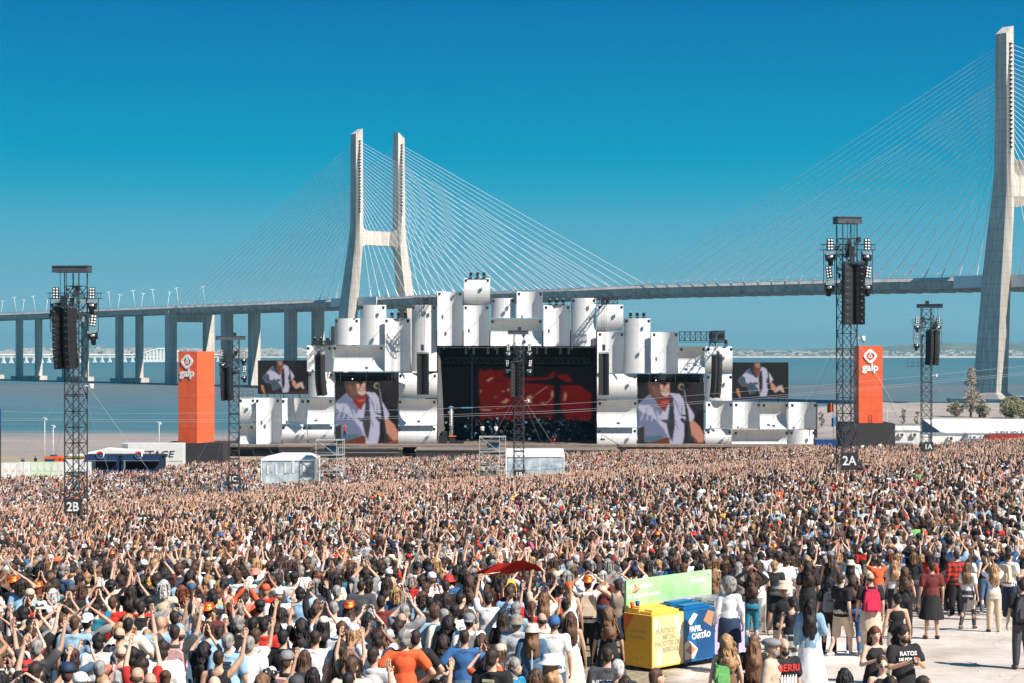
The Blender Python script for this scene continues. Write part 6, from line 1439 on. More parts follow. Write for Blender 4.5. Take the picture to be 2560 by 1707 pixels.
# ---- the people one can pick out, listed from the photograph: crop, head top x, y in that crop
CROP = {6: (2150,1300,.2595), 5: (1800,1300,.2595), 4: (1480,1250,.2915), 3: (1050,1250,.2915), 2: (560,1200,.3233), 1: (0,1100,.3872)}
def solveY(px, py, h):
    Ys = np.linspace(16, 110, 941); yy = 880+F*(drop((px-1280)*Ys/F, Ys)-h)/Ys
    i = int(np.argmin(np.abs(yy-py))); return float(Ys[i])
P = []
def ppl(crop, x, y, sex, hair, hc, topc, typ='tee', pose='down', bot='trousers', bc='black', face=0, skin='tan', h=None, acc=(), hat=None, hatc=None, lab=None, leg='stand', sc=1.0, word=None):
    ox, oy, k = CROP[crop]; P.append(dict(px=ox+x*k, py=oy+y*k, fem=sex == 'f', hair='hair_'+hair if hair else None, hc=hc, topc=topc, top=typ, pose=pose, bot=bot, bc=bc, face=face, skin=skin, h=h, acc=list(acc), hat=hat, hatc=hatc, lab=lab, leg=leg, word=word))
ppl(6,690,385,'m','short','dark_brown','maroon','tee','down','skirt','black',0,lab='standing alone on the pale ground',word='man')
ppl(6,925,285,'m','short','dark_brown','red','long','down','trousers','black',-15,lab='in red and black checked flannel shirt beside white totes')
ppl(6,1040,395,'f','long','light_brown','white','tee','walk','slim','dark_grey',35,acc=('tote_bag',),leg='walk',lab='walking with a white tote, next to the checked flannel shirt')
ppl(6,1290,405,'f','long','blond','white','tee','clapv','trousers','beige',0,acc=(),lab='in beige trousers clapping overhead near the right border')
ppl(6,1440,290,'m','short','black','white','tee','cup','trousers','navy',50,acc=('backpack',),lab='side on with pale backpack, right of the clapping blonde')
ppl(6,1560,560,'m','short','black','black','tee','cup','trousers','dark_grey',0,acc=('backpack',),lab='with black backpack at the right border, feet in open ground')
ppl(6,100,490,'m','fringe','dark_brown','black','tee','down','tied','beige',0,acc=('backpack',),lab='carrying a bright red backpack')
ppl(6,355,690,'f','bun','black','black','strapless','down','trousers','cream',0,lab='bare shouldered, just right of the red backpack')
ppl(6,150,1010,'f','long','red','black','tank','chest','long_skirt','black',175,skin='pale',lab='looking down, facing the camera beside the bearded man')
ppl(6,420,1000,'m','curly_long','dark_brown','black','tee','chest','trousers','denim',165,lab='bearded, printed black T-shirt, facing the camera holding a phone',word='man')
ppl(6,215,1290,'f','bun','brown','black','tank','down','trousers','black',180,acc=('sunglasses',),skin='pale',lab='in sunglasses facing the camera at the bottom right')
ppl(6,300,1490,'f','long','dark_brown','black','tee','down','trousers','black',170,acc=('sunglasses',),lab='in sunglasses, only the head showing at the bottom edge')
ppl(6,625,1470,'m','cropped','dark_brown','dark_grey','tee','down','trousers','black',100,skin='brown',lab='with shaved head in profile at the bottom edge, lower right')
ppl(6,430,440,'f','curly_long','brown','black','tank','down','trousers','black',0,acc=('cross_bag',),lab='with long curls left of the maroon T-shirt')
ppl(6,335,375,'f','long','blond','white','strapless','down','slim','black',10,skin='pale')
ppl(6,505,225,'f','long','dark_brown','black','long','clapv','slim','denim',0,hat='cap',hatc='beige',acc=('tote_bag',))
ppl(6,757,125,'m','short','black','navy','tee','down','trousers','black',0,lab='broad, with folded arms behind the long striped board')
ppl(6,1420,110,'m','short','black','white','jacket','down','trousers','denim',0,hat='cap',hatc='navy',acc=('backpack',))
ppl(6,1170,130,'m','short','black','white','tee','down','trousers','dark_grey',0,hat='backwards_cap',hatc='white',acc=('backpack',))
ppl(6,735,300,'f','long','grey','light_blue','tee','clapv','slim','denim',0)
ppl(6,1040,310,'f','long','brown','white','tee','down','slim','light_blue',10,acc=('backpack',))
ppl(6,335,150,'m','short','brown','white','tee','down','trousers','navy',0)
ppl(6,560,115,'m','short','black','dark_grey','tee','down','trousers','black',0)
ppl(6,1510,145,'f','long','blond','white','tee','down','slim','black',0,hat='cap',hatc='white',acc=('cross_bag',))
ppl(6,90,280,'m','short','black','black','tee','down','trousers','black',-10)
ppl(6,185,230,'m','short','black','black','tee','down','trousers','black',0)
ppl(6,1060,0,'m','short','black','black','tee','phone','trousers','black',0)
ppl(6,1280,100,'m','curly_short','black','black','tee','down','trousers','black',0,acc=('backpack',))
ppl(5,90,525,'f','afro','grey','white','long','down','tied','navy',0,h=1.80,skin='brown',lab='with short grey curls and dark jacket round waist, by the bins')
ppl(5,305,490,'f','curly_long','brown','black','long','head','slim','teal',0,skin='pale',lab='with long curls and blue jeans, hands behind head')
ppl(5,60,1085,'f','curly_long','blond','brown','strapless','down','long_skirt','maroon',-5,skin='pale',acc=('backpack',),lab='with long blond waves and a green backpack before the bins')
ppl(5,320,1090,'f','very_long','light_brown','black','tee','down','trousers','black',0,lab='with very long straight ombre hair at the bottom centre right')
ppl(5,505,1100,'m','short','grey','beige','long','down','trousers','beige',120,hat='flat_cap',hatc='grey',lab='in pale flat cap looking left behind the bald man',word='man')
ppl(5,615,1130,'m',None,'black','black','tee','cup','trousers','black',160,skin='tan',acc=('sunglasses',),lab='bald with glasses and red lettered black T-shirt facing camera',word='man')
ppl(5,870,740,'f','very_long','black','light_blue','jacket','cup','long_skirt','white',15,lab='with long black hair, denim jacket and long white skirt')
ppl(5,690,725,'f','bun','black','black','tank','down','long_skirt','grey',0,acc=('cross_bag',),lab='in black tank top and checked skirt with cross-body bag')
ppl(5,1170,505,'m','short','dark_brown','black','tee','walk','shorts','beige',50,leg='walk',skin='pale',lab='tall, striding left to right in beige shorts',word='man')
ppl(5,1050,530,'f','long','black','black','tee','down','slim','black',0,acc=('backpack',),lab='in black with black backpack left of the man in shorts')
ppl(5,1290,520,'f','curly_long','brown','black','tee','down','slim','blue',20,lab='with brown curls and blue jeans right of the man in shorts')
ppl(5,650,335,'m','cropped','black','blue','long','down','trousers','black',0,lab='in blue and white checked shirt')
ppl(5,880,235,'m','fringe','dark_brown','yellow','tee','down','trousers','denim',0,skin='tan')
ppl(5,1105,140,'m','short','dark_brown','teal','tee','down','trousers','denim',0)
ppl(5,1195,1410,'f','long','black','black','tee','down','trousers','black',0,lab='only the dark hair showing at the bottom edge, right of white skirt')
ppl(5,470,330,'f','curly_long','brown','black','tee','down','slim','black',0)
ppl(5,850,385,'m','curly_long','dark_brown','black','tee','down','trousers','black',0)
ppl(5,610,560,'m','short','blond','black','tee','down','trousers','beige',0,hat='sun_hat',hatc='beige')
ppl(5,520,215,'f','long','black','light_blue','tee','down','slim','black',0,hat='cowboy_hat')
ppl(5,1255,360,'f','long','black','white','tee','down','slim','black',0,hat='bucket_hat',hatc='cream')
ppl(5,250,115,'m','short','brown','navy','tee','down','trousers','black',0)
ppl(5,310,240,'m','short','black','black','tee','down','trousers','black',0)
ppl(5,1010,110,'m','short','black','black','tee','vee','trousers','black',0,hat='beanie',hatc='blue')
ppl(5,1215,20,'f','long','brown','white','tee','down','slim','black',0,hat='cowboy_hat',acc=('backpack',))
ppl(5,650,130,'m','curly_short','black','black','jacket','down','trousers','black',0)
ppl(5,750,280,'f','curly_short','blond','black','tee','down','slim','black',0)
ppl(5,1440,50,'m','short','black','white','tee','vee','trousers','black',0,hat='backwards_cap',hatc='black',acc=('backpack',))
ppl(4,225,665,'m','short','dark_brown','taupe','tank','head','tied','navy',0,skin='tan',lab='in taupe vest with hands on head left of the green banner',word='man')
ppl(4,140,905,'f','curly_long','light_brown','black','tee','down','slim','black',0,lab='with long light curls left of the yellow bin')
ppl(4,130,1240,'m','cropped','dark_brown','dark_grey','tee','down','trousers','black',0,lab='in grey T-shirt with white band lettering, bottom centre',word='man')
ppl(4,220,1355,'m','short','white','navy','tee','down','trousers','black',0,lab='white haired, in navy at the bottom edge near the yellow bin',word='man')
ppl(4,560,1415,'m','cropped','brown','grey','tee','down','trousers','black',60,lab='with cropped brown hair at the bottom edge below the yellow bin')
ppl(4,282,1490,'f','long','dark_brown','black','tee','down','slim','black',0,lab='only brown hair showing at the bottom edge, left of yellow bin')
ppl(4,665,460,'m','short','black','black','jacket','down','trousers','black',175,hat='flat_cap',hatc='black',lab='in black cap with grey beard facing camera behind the banner',word='man')
ppl(4,232,345,'f','very_long','blond','black','tee','down','slim','black',0)
ppl(4,365,545,'m','short','black','white','tee','phone','trousers','black',0,hat='cap',hatc='navy')
ppl(4,720,300,'m','short','grey','black','tee','down','trousers','black',0,hat='cap',hatc='brown')
ppl(4,775,260,'m','short','grey','light_blue','jacket','down','trousers','black',0)
ppl(4,510,440,'f','bob','black','white','tee','clap','slim','black',0,hat='bucket_hat',hatc='red')
ppl(4,115,335,'f','long','light_brown','brown','tee','down','slim','black',0,hat='straw_hat',hatc='beige')
ppl(4,1040,610,'f','curly_long','light_brown','grey','tee','down','slim','black',0)
ppl(4,1340,455,'f','bob','light_brown','pale_pink','tee','down','slim','black',0,hat='cap',hatc='salmon')
ppl(4,1260,590,'f','long','grey','black','long','down','slim','black',0)
ppl(4,960,250,'m','short','black','black','tee','high','trousers','black',0)
ppl(4,870,250,'m','short','black','blue','tee','high','trousers','black',0,hat='bucket_hat',hatc='red')
ppl(4,1060,380,'f','bun','black','black','tee','high','trousers','black',0)
ppl(4,1300,270,'m','short','brown','navy','tee','down','trousers','black',0)
ppl(4,1170,95,'m','short','black','black','tee','down','trousers','black',0,hat='cowboy_hat')
ppl(4,560,260,'m','short','black','grey','tee','clap','trousers','black',0,hat='cowboy_hat')
ppl(3,380,1090,'m','cropped','dark_brown','blue','tee','hips','tied','denim',0,lab='in plain blue T-shirt with jacket tied at waist, bottom centre',word='man')
ppl(3,245,980,'f','curly_long','black','black','jacket','down','slim','black',0)
ppl(3,200,1140,'f','curly_long','dark_brown','white','tee','down','slim','black',0)
ppl(3,422,945,'m','short','black','white','tee','down','trousers','black',0,hat='backwards_cap',hatc='grey',acc=('backpack',))
ppl(3,585,775,'m','short','dark_brown','white','tee','left_up','shorts','cream',0,lab='in white T-shirt and cream shorts with one arm raised high',word='man')
ppl(3,960,1028,'f','long','light_brown','denim','jacket','down','slim','denim',0,hat='bucket_hat',hatc='cream',lab='in cream bucket hat and blue denim jacket with white back seam')
ppl(3,825,955,'m','curly_short','grey','grey','tee','down','trousers','blue',0,hat='bucket_hat',hatc='taupe',lab='in camouflage bucket hat and grey tie-dye T-shirt')
ppl(3,1148,972,'m','cropped','brown','white','tee','down','trousers','denim',0,hat='beanie',hatc='blue',lab='in bright blue beanie and white T-shirt with blue jeans')
ppl(3,1105,1290,'f','long','blond','cream','strapless','down','slim','cream',-20,skin='pale',hat='sun_hat',hatc='white',lab='bare shouldered in white sun hat at the bottom edge')
ppl(3,815,1335,'f','bob','grey','teal','tee','down','slim','black',120,skin='pale',lab='with short grey hair and blue floral top, looking down')
ppl(3,990,1432,'f','long','brown','black','tee','down','slim','black',0)
ppl(3,622,1260,'m','short','dark_brown','black','tee','down','trousers','black',20)
ppl(3,1440,640,'m','short','dark_brown','white','tee','head','trousers','black',0,hat='cowboy_hat',acc=('backpack',),lab='in shiny orange cowboy hat, white T-shirt and pale backpack',word='man')
ppl(3,222,675,'m','short','dark_brown','black','tee','down','trousers','black',0,lab='in black T-shirt with a square red print on the back',word='man')
ppl(3,770,730,'m','short','brown','light_blue','tee','down','trousers','black',0)
ppl(3,1062,785,'f','long','light_brown','white','tee','phone','slim','black',0)
ppl(3,1205,712,'f','bun','dark_brown','orange','tank','phone','slim','black',0,lab='in orange top holding up a phone right of the red flag')
ppl(3,248,410,'f','bob','brown','pink','tank','down','slim','black',0,hat='sun_hat',hatc='white')
ppl(3,390,488,'m','cropped','grey','white','tee','down','trousers','black',0)
ppl(3,1245,835,'f','bun','black','black','tank','down','slim','black',0)
ppl(3,970,645,'m','short','black','navy','tee','high','trousers','black',0,lab='in navy T-shirt holding up the red flag')
ppl(3,1290,945,'f','long','brown','white','tank','down','long_skirt','cream',0)
ppl(3,118,885,'m','short','brown','light_blue','long','down','trousers','black',0)
ppl(3,1045,950,'m','fringe','black','cream','tee','down','trousers','navy',0,acc=('cross_bag',))
ppl(3,960,850,'f','ponytail','brown','red','tee','left_up','slim','black',0)
ppl(3,245,615,'m','short','black','blue','tee','down','trousers','black',0,hat='bucket_hat',hatc='red')
ppl(3,460,575,'f','long','brown','black','tank','clap','slim','black',0,hat='cowboy_hat')
ppl(3,715,950,'f','long','dark_brown','black','tee','down','slim','black',0)
ppl(3,825,870,'f','curly_short','grey','light_blue','tee','down','slim','black',0)
ppl(3,200,920,'m','short','grey','cream','jacket','down','trousers','black',-30)
ppl(3,830,420,'m','short','brown','white','tee','clap','trousers','black',0,hat='cap',hatc='beige')
ppl(3,890,325,'m','short','brown','white','tee','down','trousers','black',0,hat='backwards_cap',hatc='white',acc=('backpack',))
ppl(2,1395,1145,'m','curly_short','grey','orange','tee','hips','trousers','white',0,lab='grey haired in plain orange-red T-shirt, largest red shirt at bottom',word='man')
ppl(2,1160,1275,'m','short','dark_brown','white','long','chest','trousers','black',25,lab='in white long sleeved shirt looking down, bottom edge')
ppl(2,1480,1145,'m','short','dark_brown','black','tee','hips','trousers','black',0,lab='in black T-shirt with white lettering beside the orange-red shirt')
ppl(2,705,1140,'m','cropped','dark_brown','white','tee','down','trousers','black',0,lab='broad, in plain white T-shirt, bottom left of centre')
ppl(2,460,1140,'m','short','black','black','tee','down','trousers','black',10)
ppl(2,185,1205,'m','short','dark_brown','white','tee','vee','trousers','black',0,lab='in white T-shirt with both bare arms raised, bottom left')
ppl(2,490,1290,'m','short','brown','black','tee','down','trousers','black',20,hat='cap',hatc='grey',acc=('backpack',))
ppl(2,625,1300,'f','long','brown','beige','tank','down','slim','black',0)
ppl(2,985,1350,'m','short','brown','cream','tee','down','trousers','black',0)
ppl(2,970,1462,'m','cropped','black','beige','tee','down','trousers','black',20)
ppl(2,690,1430,'f','long','black','white','tee','down','slim','black',0)
ppl(2,300,1485,'f','curly_long','light_brown','brown','tee','down','slim','black',0)
ppl(2,905,1215,'f','very_long','dark_brown','cream','tank','down','slim','black',0)
ppl(2,1003,1090,'f','long','blond','light_blue','tee','down','slim','black',0,hat='cap',hatc='white',acc=('backpack',))
ppl(2,1215,1145,'f','curly_long','light_brown','beige','tee','down','slim','black',0)
ppl(2,772,1035,'f','long','black','white','tee','clap','slim','black',0,hat='cap',hatc='cream')
ppl(2,1215,880,'m','short','dark_brown','maroon','tee','down','trousers','black',0)
ppl(2,1300,740,'m',None,'grey','beige','tee','down','trousers','black',0,skin='tan')
ppl(2,1060,760,'m','cropped','dark_brown','dark_grey','jacket','down','trousers','black',0)
ppl(2,970,925,'f','long','brown','grey','tank','down','slim','black',0,hat='cowboy_hat',acc=('backpack',))
ppl(2,872,800,'m','short','grey','navy','jacket','down','trousers','black',0)
ppl(2,545,690,'m','short','black','white','tee','down','trousers','black',0,hat='cap',hatc='black')
ppl(2,370,730,'m','short','brown','dark_grey','tee','down','trousers','black',0)
ppl(2,1420,600,'m','short','dark_brown','black','tee','down','trousers','black',0)
ppl(2,1350,560,'m','cropped','dark_brown','dark_grey','tee','down','trousers','black',0)
ppl(2,240,660,'m','short','brown','teal','tee','down','trousers','black',0,hat='bucket_hat',hatc='salmon')
ppl(2,360,575,'m','short','dark_brown','teal','tee','down','trousers','black',0)
ppl(2,955,440,'m','short','black','black','tee','clap','trousers','black',0)
ppl(2,860,590,'m','short','dark_brown','blue','tee','clap','trousers','black',0)
ppl(2,1415,970,'f','curly_short','dark_brown','yellow','tank','clap','slim','black',0)
ppl(2,1635,950,'m','short','brown','light_blue','long','down','trousers','black',0)
ppl(2,115,1040,'m','curly_short','grey','black','tee','clap','trousers','black',0)
ppl(2,225,1045,'m','short','black','dark_grey','tee','vee','trousers','black',0)
ppl(2,310,1050,'m','short','black','red','tee','down','trousers','black',0)
ppl(2,130,940,'m','short','grey','black','tee','down','trousers','black',0)
ppl(2,280,900,'m','short','black','black','tee','down','trousers','black',0,hat='cap',hatc='black')
ppl(2,590,820,'m','curly_short','black','light_blue','tee','heart' if False else 'clapv','trousers','black',0)
ppl(2,600,1060,'f','curly_long','black','black','tee','left_up','slim','black',0)
ppl(2,825,690,'f','long','black','red','tee','clap','slim','black',0,hat='cap',hatc='navy')
ppl(2,30,1170,'m','short','grey','light_blue','tee','down','trousers','black',0)
ppl(2,560,1480,'m','short','brown','black','tee','down','trousers','black',0,hat='backwards_cap',hatc='dark_grey')
ppl(1,728,1000,'m','short','brown','red','tee','down','trousers','black',0,lab='in plain bright red T-shirt, lower left',word='man')
ppl(1,352,880,'f','afro','dark_brown','cream','strapless','down','long_skirt','cream',0,skin='brown',lab='with dark afro and cream strapless dress at the left')
ppl(1,640,1240,'m','curly_short','black','white','tee','down','trousers','black',0)
ppl(1,865,1335,'m','curly_short','black','white','tee','down','trousers','black',10)
ppl(1,1053,1290,'m','curly_short','dark_brown','white','jacket','down','trousers','black',0,lab='with dark curls in white hooded sweater, lower left')
ppl(1,890,1448,'m','fringe','brown','white','tee','down','trousers','black',20,skin='tan')
ppl(1,775,1165,'f','bob','blond','cream','tee','down','slim','black',0)
ppl(1,1130,1180,'m','cropped','dark_brown','dark_grey','tee','vee','trousers','denim',0,acc=('backpack',),lab='in slate T-shirt with arms raised in a V, lower left')
ppl(1,1035,1130,'m',None,'grey','light_blue','tee','down','trousers','denim',-10,lab='bald, in light blue shirt left of the slate T-shirt',word='man')
ppl(1,1610,1255,'m','short','grey','white','tee','down','trousers','black',0)
ppl(1,912,1030,'m','short','dark_brown','black','tee','down','trousers','black',0)
ppl(1,440,1410,'m','short','brown','black','tee','down','trousers','black',0,hat='cap',hatc='navy')
ppl(1,230,1420,'m','short','dark_brown','black','tee','left_up','trousers','black',0)
ppl(1,668,1508,'f','curly_short','blond','yellow','tee','down','slim','black',0)
ppl(1,757,728,'m','short','light_brown','beige','tee','down','trousers','black',0)
ppl(1,872,668,'m','fringe','dark_brown','green','tee','down','trousers','black',0)
ppl(1,90,868,'m','short','brown','black','tee','head','trousers','black',0,hat='cowboy_hat')
ppl(1,248,905,'f','long','red','white','tee','clap','slim','black',0,hat='cowboy_hat')
ppl(1,1345,1040,'m','short','dark_brown','maroon','tee','down','trousers','black',0,hat='cowboy_hat')
ppl(1,720,885,'m','short','black','black','tee','vee','trousers','black',0,hat='backwards_cap',hatc='black')
ppl(1,462,915,'m','short','black','black','tee','down','trousers','black',0,hat='cap',hatc='dark_grey')
ppl(1,628,950,'f','ponytail','brown','white','tee','clap','slim','black',0,hat='cap',hatc='red')
ppl(1,430,1030,'m','short','black','white','tee','down','trousers','black',0)
ppl(1,565,1100,'m','short','black','grey','tee','head','trousers','black',0,hat='backwards_cap',hatc='white')
ppl(1,484,1120,'m','cropped','brown','light_blue','tee','down','trousers','black',0)
ppl(1,240,1275,'m','short','grey','dark_grey','tee','vee','trousers','black',0)
ppl(1,1475,1235,'m','short','grey','white','tee','down','trousers','black',0)
ppl(1,1320,1290,'f','curly_long','black','black','tee','clap','slim','black',0)
ppl(1,1412,1340,'m','cropped','dark_brown','black','tank','right_up','trousers','black',0)
ppl(1,1070,1470,'f','bun','brown','white','tee','down','slim','black',0)
ppl(1,970,1485,'m','fringe','dark_brown','white','tee','down','trousers','black',0,skin='tan')
ppl(1,645,1400,'m','cropped','grey','dark_grey','tee','down','trousers','black',0)
ppl(1,1385,1520,'m',None,'grey','grey','tee','down','trousers','black',0,skin='pale')
ppl(1,520,1480,'m','short','brown','white','tee','down','trousers','black',0,hat='cap',hatc='white')
ppl(1,170,755,'m','short','brown','black','tee','down','trousers','black',0,hat='bucket_hat',hatc='blue',acc=('backpack',))
ppl(1,335,665,'f','long','dark_brown','black','tee','down','skirt','cream',0)
ppl(1,435,655,'m','short','brown','white','tee','down','trousers','navy',0)
ppl(1,655,715,'m','short','grey','white','tee','down','trousers','black',0,hat='cap',hatc='white',acc=('backpack',))
ppl(1,900,745,'m','short','red','red','tee','down','trousers','navy',0,hat='cap',hatc='red',acc=('backpack',))
# ---- fill the rest of the foreground crowd
def ground_px(X, Y): return 1280+F*X/Y, 880+F*float(drop(np.float64(X), np.float64(Y)))/Y
for p in P:
    p['h'] = p['h'] or (R.uniform(1.72,1.84) if not p['fem'] else R.uniform(1.60,1.70)); s = p['h']/1.75
    hh = {'hair_afro': .07, None: -.01}.get(p['hair'], .01)+(.03 if p['hat'] else 0)
    p['Y'] = solveY(p['px'], p['py'], p['h']+hh); p['X'] = (p['px']-1280)*p['Y']/F; p['given'] = True
TOPS = ['black']*25+['white']*24+['grey']*6+['dark_grey']*8+['navy']*6+['blue']*3+['teal']*2+['light_blue']*7+['denim']*3+['red']*5+['maroon']*2+['orange']*2+['pink']*1+['pale_pink']*2+['yellow']*2+['green']*1+['olive']*2+['beige']*4+['cream']*4+['brown']*2+['salmon']*1+['taupe']*1
BOTS = ['black']*8+['denim']*8+['navy']*3+['beige']*3+['grey']*2+['white']*1+['dark_grey']*3
HCS = ['black']*8+['dark_brown']*12+['brown']*8+['light_brown']*3+['blond']*3+['grey']*4+['red']*1+['white']*1
SKS = ['pale']*5+['tan']*7+['brown']*2+['dark']*1
def rnd_person(X, Y, upr):
    fem = R.random() < .46; d = dict(X=X, Y=Y, fem=fem, h=R.uniform(1.58,1.70) if fem else R.uniform(1.68,1.86), given=False, leg='stand', lab=None, word=None)
    d['hair'] = R.choice(['hair_long','hair_very_long','hair_curly_long','hair_bun','hair_ponytail','hair_bob','hair_long','hair_long','hair_afro' if R.random() < .2 else 'hair_curly_long']) if fem else R.choice(['hair_short','hair_short','hair_short','hair_cropped','hair_cropped','hair_curly_short','hair_fringe'])
    d['hc'] = R.choice(HCS); d['topc'] = R.choice(TOPS); d['top'] = R.choice(['tee','tee','tank','tank','long','strapless'] if fem else ['tee','tee','tee','tee','long','tank'])
    if d['top'] == 'tank' and not fem and R.random() < .6: d['top'] = 'tee'
    d['pose'] = R.choice(['clap','high','vee','phone','clapv','clapv','phone','left_up','right_up','head']) if R.random() < upr else R.choice(['down','down','down','hips','chest'])
    d['bot'] = R.choice(['slim','slim','trousers']) if fem else 'trousers'; d['bc'] = R.choice(BOTS); d['face'] = R.gauss(0, 14); d['skin'] = R.choice(SKS); d['acc'] = ['backpack'] if R.random() < .15 else []
    u = R.random(); d['hat'] = None; d['hatc'] = None
    if u < .018: d['hat'] = 'cowboy_hat'
    elif u < .11: d['hat'] = 'cap'
    elif u < .15: d['hat'] = 'backwards_cap'
    elif u < .19: d['hat'] = 'bucket_hat'
    elif u < .205: d['hat'] = 'sun_hat'
    if d['hat'] and d['hat'] != 'cowboy_hat': d['hatc'] = R.choice(['black','black','white','white','navy','blue','red','beige','grey','cream'])
    if d['hat'] and d['hair'] in ('hair_afro','hair_bun'): d['hair'] = 'hair_long'
    return d
placed = [(p['X'], p['Y']) for p in P]+[(8.2+.5*k, 50.5) for k in range(5)]+[(10.4+.45*k, 50.5) for k in range(5)]
def free(X, Y, r):
    return all((X-a)**2+(Y-b)**2 > r*r for a, b in placed)
def inbins(X, Y):
    v = Vector((X-2.71, Y-34.6)); a = v.x*math.cos(RZ)+v.y*math.sin(RZ); b = -v.x*math.sin(RZ)+v.y*math.cos(RZ); return -.5 < a < 3.3 and -2.6 < b < 1.7
def allowed(X, Y):
    px, py = ground_px(X, Y)
    if inbins(X, Y): return False
    lim = float(interp(px, [(-400,19.5),(1050,20.5),(1250,24),(1330,32),(1480,34.0),(1560,38.5),(1850,40.5),(1960,42.5),(2100,44.5),(2300,46.5),(2480,48),(2700,49)]))
    return Y > lim
NF = 300-len(P)-3
cells = []
Yq = 20.0
while Yq < 60:
    wd = .30*Yq+.5; x = -wd
    while x < wd: cells.append((x+R.uniform(-.14,.14), Yq+R.uniform(-.16,.16))); x += .60*R.uniform(.9,1.25)
    Yq += .66
cells.sort(key=lambda c: c[1])
cnt = 0
for X, Y in cells:
    if cnt >= NF: break
    if not allowed(X, Y) or not free(X, Y, .42): continue
    if R.random() < .10: continue
    # leave the listed people in sight: nobody whose head would cover a listed head from just in front
    px, py = ground_px(X, Y)
    bad = False
    for q in P:
        if not q.get('given'): continue
        if q['Y'] > Y and abs(q['px']-px) < 20 and q['Y']-Y < 1.25: bad = True; break
        if q['lab'] and q['Y'] > Y and q['px'] < 1560 and abs(q['px']-px) < 36 and q['Y']-Y < (5.0 if q['py'] > 1500 else 3.0): bad = True; break
    if bad: continue
    d = rnd_person(X, Y, .26+(.16 if X < 0 else 0)); P.append(d); placed.append((X, Y)); cnt += 1
YLAST = max(p['Y'] for p in P if not p['given'])
for p in P: need_person(p)
# extra kinds used only in the far crowd
CROWD = []
for fem in (False, True):
    for pose in ('clap','high','phone','clapv','down','left_up','right_up','chest'):
        for v in range(2):
            hr = [('hair_short','hair_cropped'),('hair_long','hair_curly_long')][fem][v] if pose != 'down' else [('hair_curly_short','hair_fringe'),('hair_bob','hair_ponytail')][fem][v]
            CROWD.append(dict(pose=pose, fem=fem, leg='stand', top='tee' if (v == 0 or not fem) else 'tank', bot='slim' if fem else 'trousers', hair=hr, hat=None if v == 0 or pose in ('vee',) else [('cap','bucket_hat'),('cap','cowboy_hat')][fem][hash(pose) % 1 if pose in ('clap','down') else 1] if pose in ('clap','phone','down','high') else None))
for c in CROWD: need_person(c)
bake([f() for f in need.values()])
for k, me in SOLIDS.items():
    me.materials.clear(); me.materials.append(OM['skin'] if k.startswith('body') else OM['cloth'] if k.startswith('top') else OM['bottom'] if k.startswith('bottom') else OM['hair'])
HM = {k: m.mesh(k, [M['metalorange']] if k == 'cowboy_hat' else [M['cab'], M['phoneglass']] if k == 'phone' else [OM['hat']]) for k, m in HAT.items()}
for k, me in HM.items():
    if k in ('cap','beanie','cowboy_hat','bucket_hat','sun_hat','backwards_cap'):
        for pl in me.polygons: pl.use_smooth = True
# shoes, faces
m = MB(); m.sph((0,.03,.045), (.052,.135,.048), 10); SHOE = m.mesh('shoe', OM['hat'])
m = MB(); m.sph((0,0,0), (.013,.006,.008), 8, 0); m.sph((0,.004,0), (.006,.004,.006), 6, 1); EYE = m.mesh('eye', [M['whitep'], M['cab']])
m = MB(); m.box((0,0,0), (.030,.006,.006)); BROW = m.mesh('eyebrow', OM['hair'])
m = MB(); m.sph((0,0,0), (.024,.007,.008), 8); LIP = m.mesh('mouth', basic('lip', (.32,.09,.07), .5, 0, .05, 5))
m = MB(); m.sph((0,.045,1.540), (.060,.062,.052), 10); BEARD = m.mesh('beard', OM['hair'])
# shirt prints
def check(name, c1, c2, sc=.11, c3=None):
    m, n, l, b = newmat(name); t = n.new('ShaderNodeTexCoord'); s = n.new('ShaderNodeSeparateXYZ'); l.new(t.outputs['Object'], s.inputs[0])
    ax = n.new('ShaderNodeMath'); ax.operation = 'ADD'; l.new(s.outputs['X'], ax.inputs[0]); l.new(s.outputs['Y'], ax.inputs[1])
    def stripe(src):
        d = n.new('ShaderNodeMath'); d.operation = 'DIVIDE'; d.inputs[1].default_value = sc; l.new(src, d.inputs[0]); f = n.new('ShaderNodeMath'); f.operation = 'FRACT'; l.new(d.outputs[0], f.inputs[0])
        g = n.new('ShaderNodeMath'); g.operation = 'LESS_THAN'; g.inputs[1].default_value = .45 if c3 is None else .25; l.new(f.outputs[0], g.inputs[0]); return g.outputs[0]
    a, b2 = stripe(ax.outputs[0]), stripe(s.outputs['Z']); m1 = n.new('ShaderNodeMath'); m1.operation = 'ADD'; l.new(a, m1.inputs[0]); l.new(b2, m1.inputs[1]); m2 = n.new('ShaderNodeMath'); m2.operation = 'DIVIDE'; m2.inputs[1].default_value = 2; l.new(m1.outputs[0], m2.inputs[0])
    mx_ = n.new('ShaderNodeMix'); mx_.data_type = 'RGBA'; l.new(m2.outputs[0], mx_.inputs['Factor']); mx_.inputs['A'].default_value = (*c1, 1); mx_.inputs['B'].default_value = (*c2, 1); l.new(mx_.outputs['Result'], b.inputs['Base Color']); b.inputs['Roughness'].default_value = .9; return m
PLAIDR = check('red_flannel', (.50,.03,.02), (.012,.01,.012), .13); PLAIDB = check('blue_check', (.05,.10,.17), (.72,.74,.76), .085, 1); CHECKG = check('grey_check', (.60,.60,.60), (.02,.02,.02), .22)
FLOR = basic('floral_print', (.02,.26,.42), .8, 0, .3, 22, c2=(.0,.05,.12)); TIE = basic('tie_dye_print', (.55,.56,.58), .85, 0, .3, 7, c2=(.14,.16,.19))
def setmat(o, m):
    o.material_slots[0].link = 'OBJECT'; o.material_slots[0].material = m
GRP = 'people standing in the foreground crowd'
def child(nm, me, root, col=None, **k):
    o = inst(nm, me, root, **k)
    if col is not None: o.color = (*col, 1)
    return o
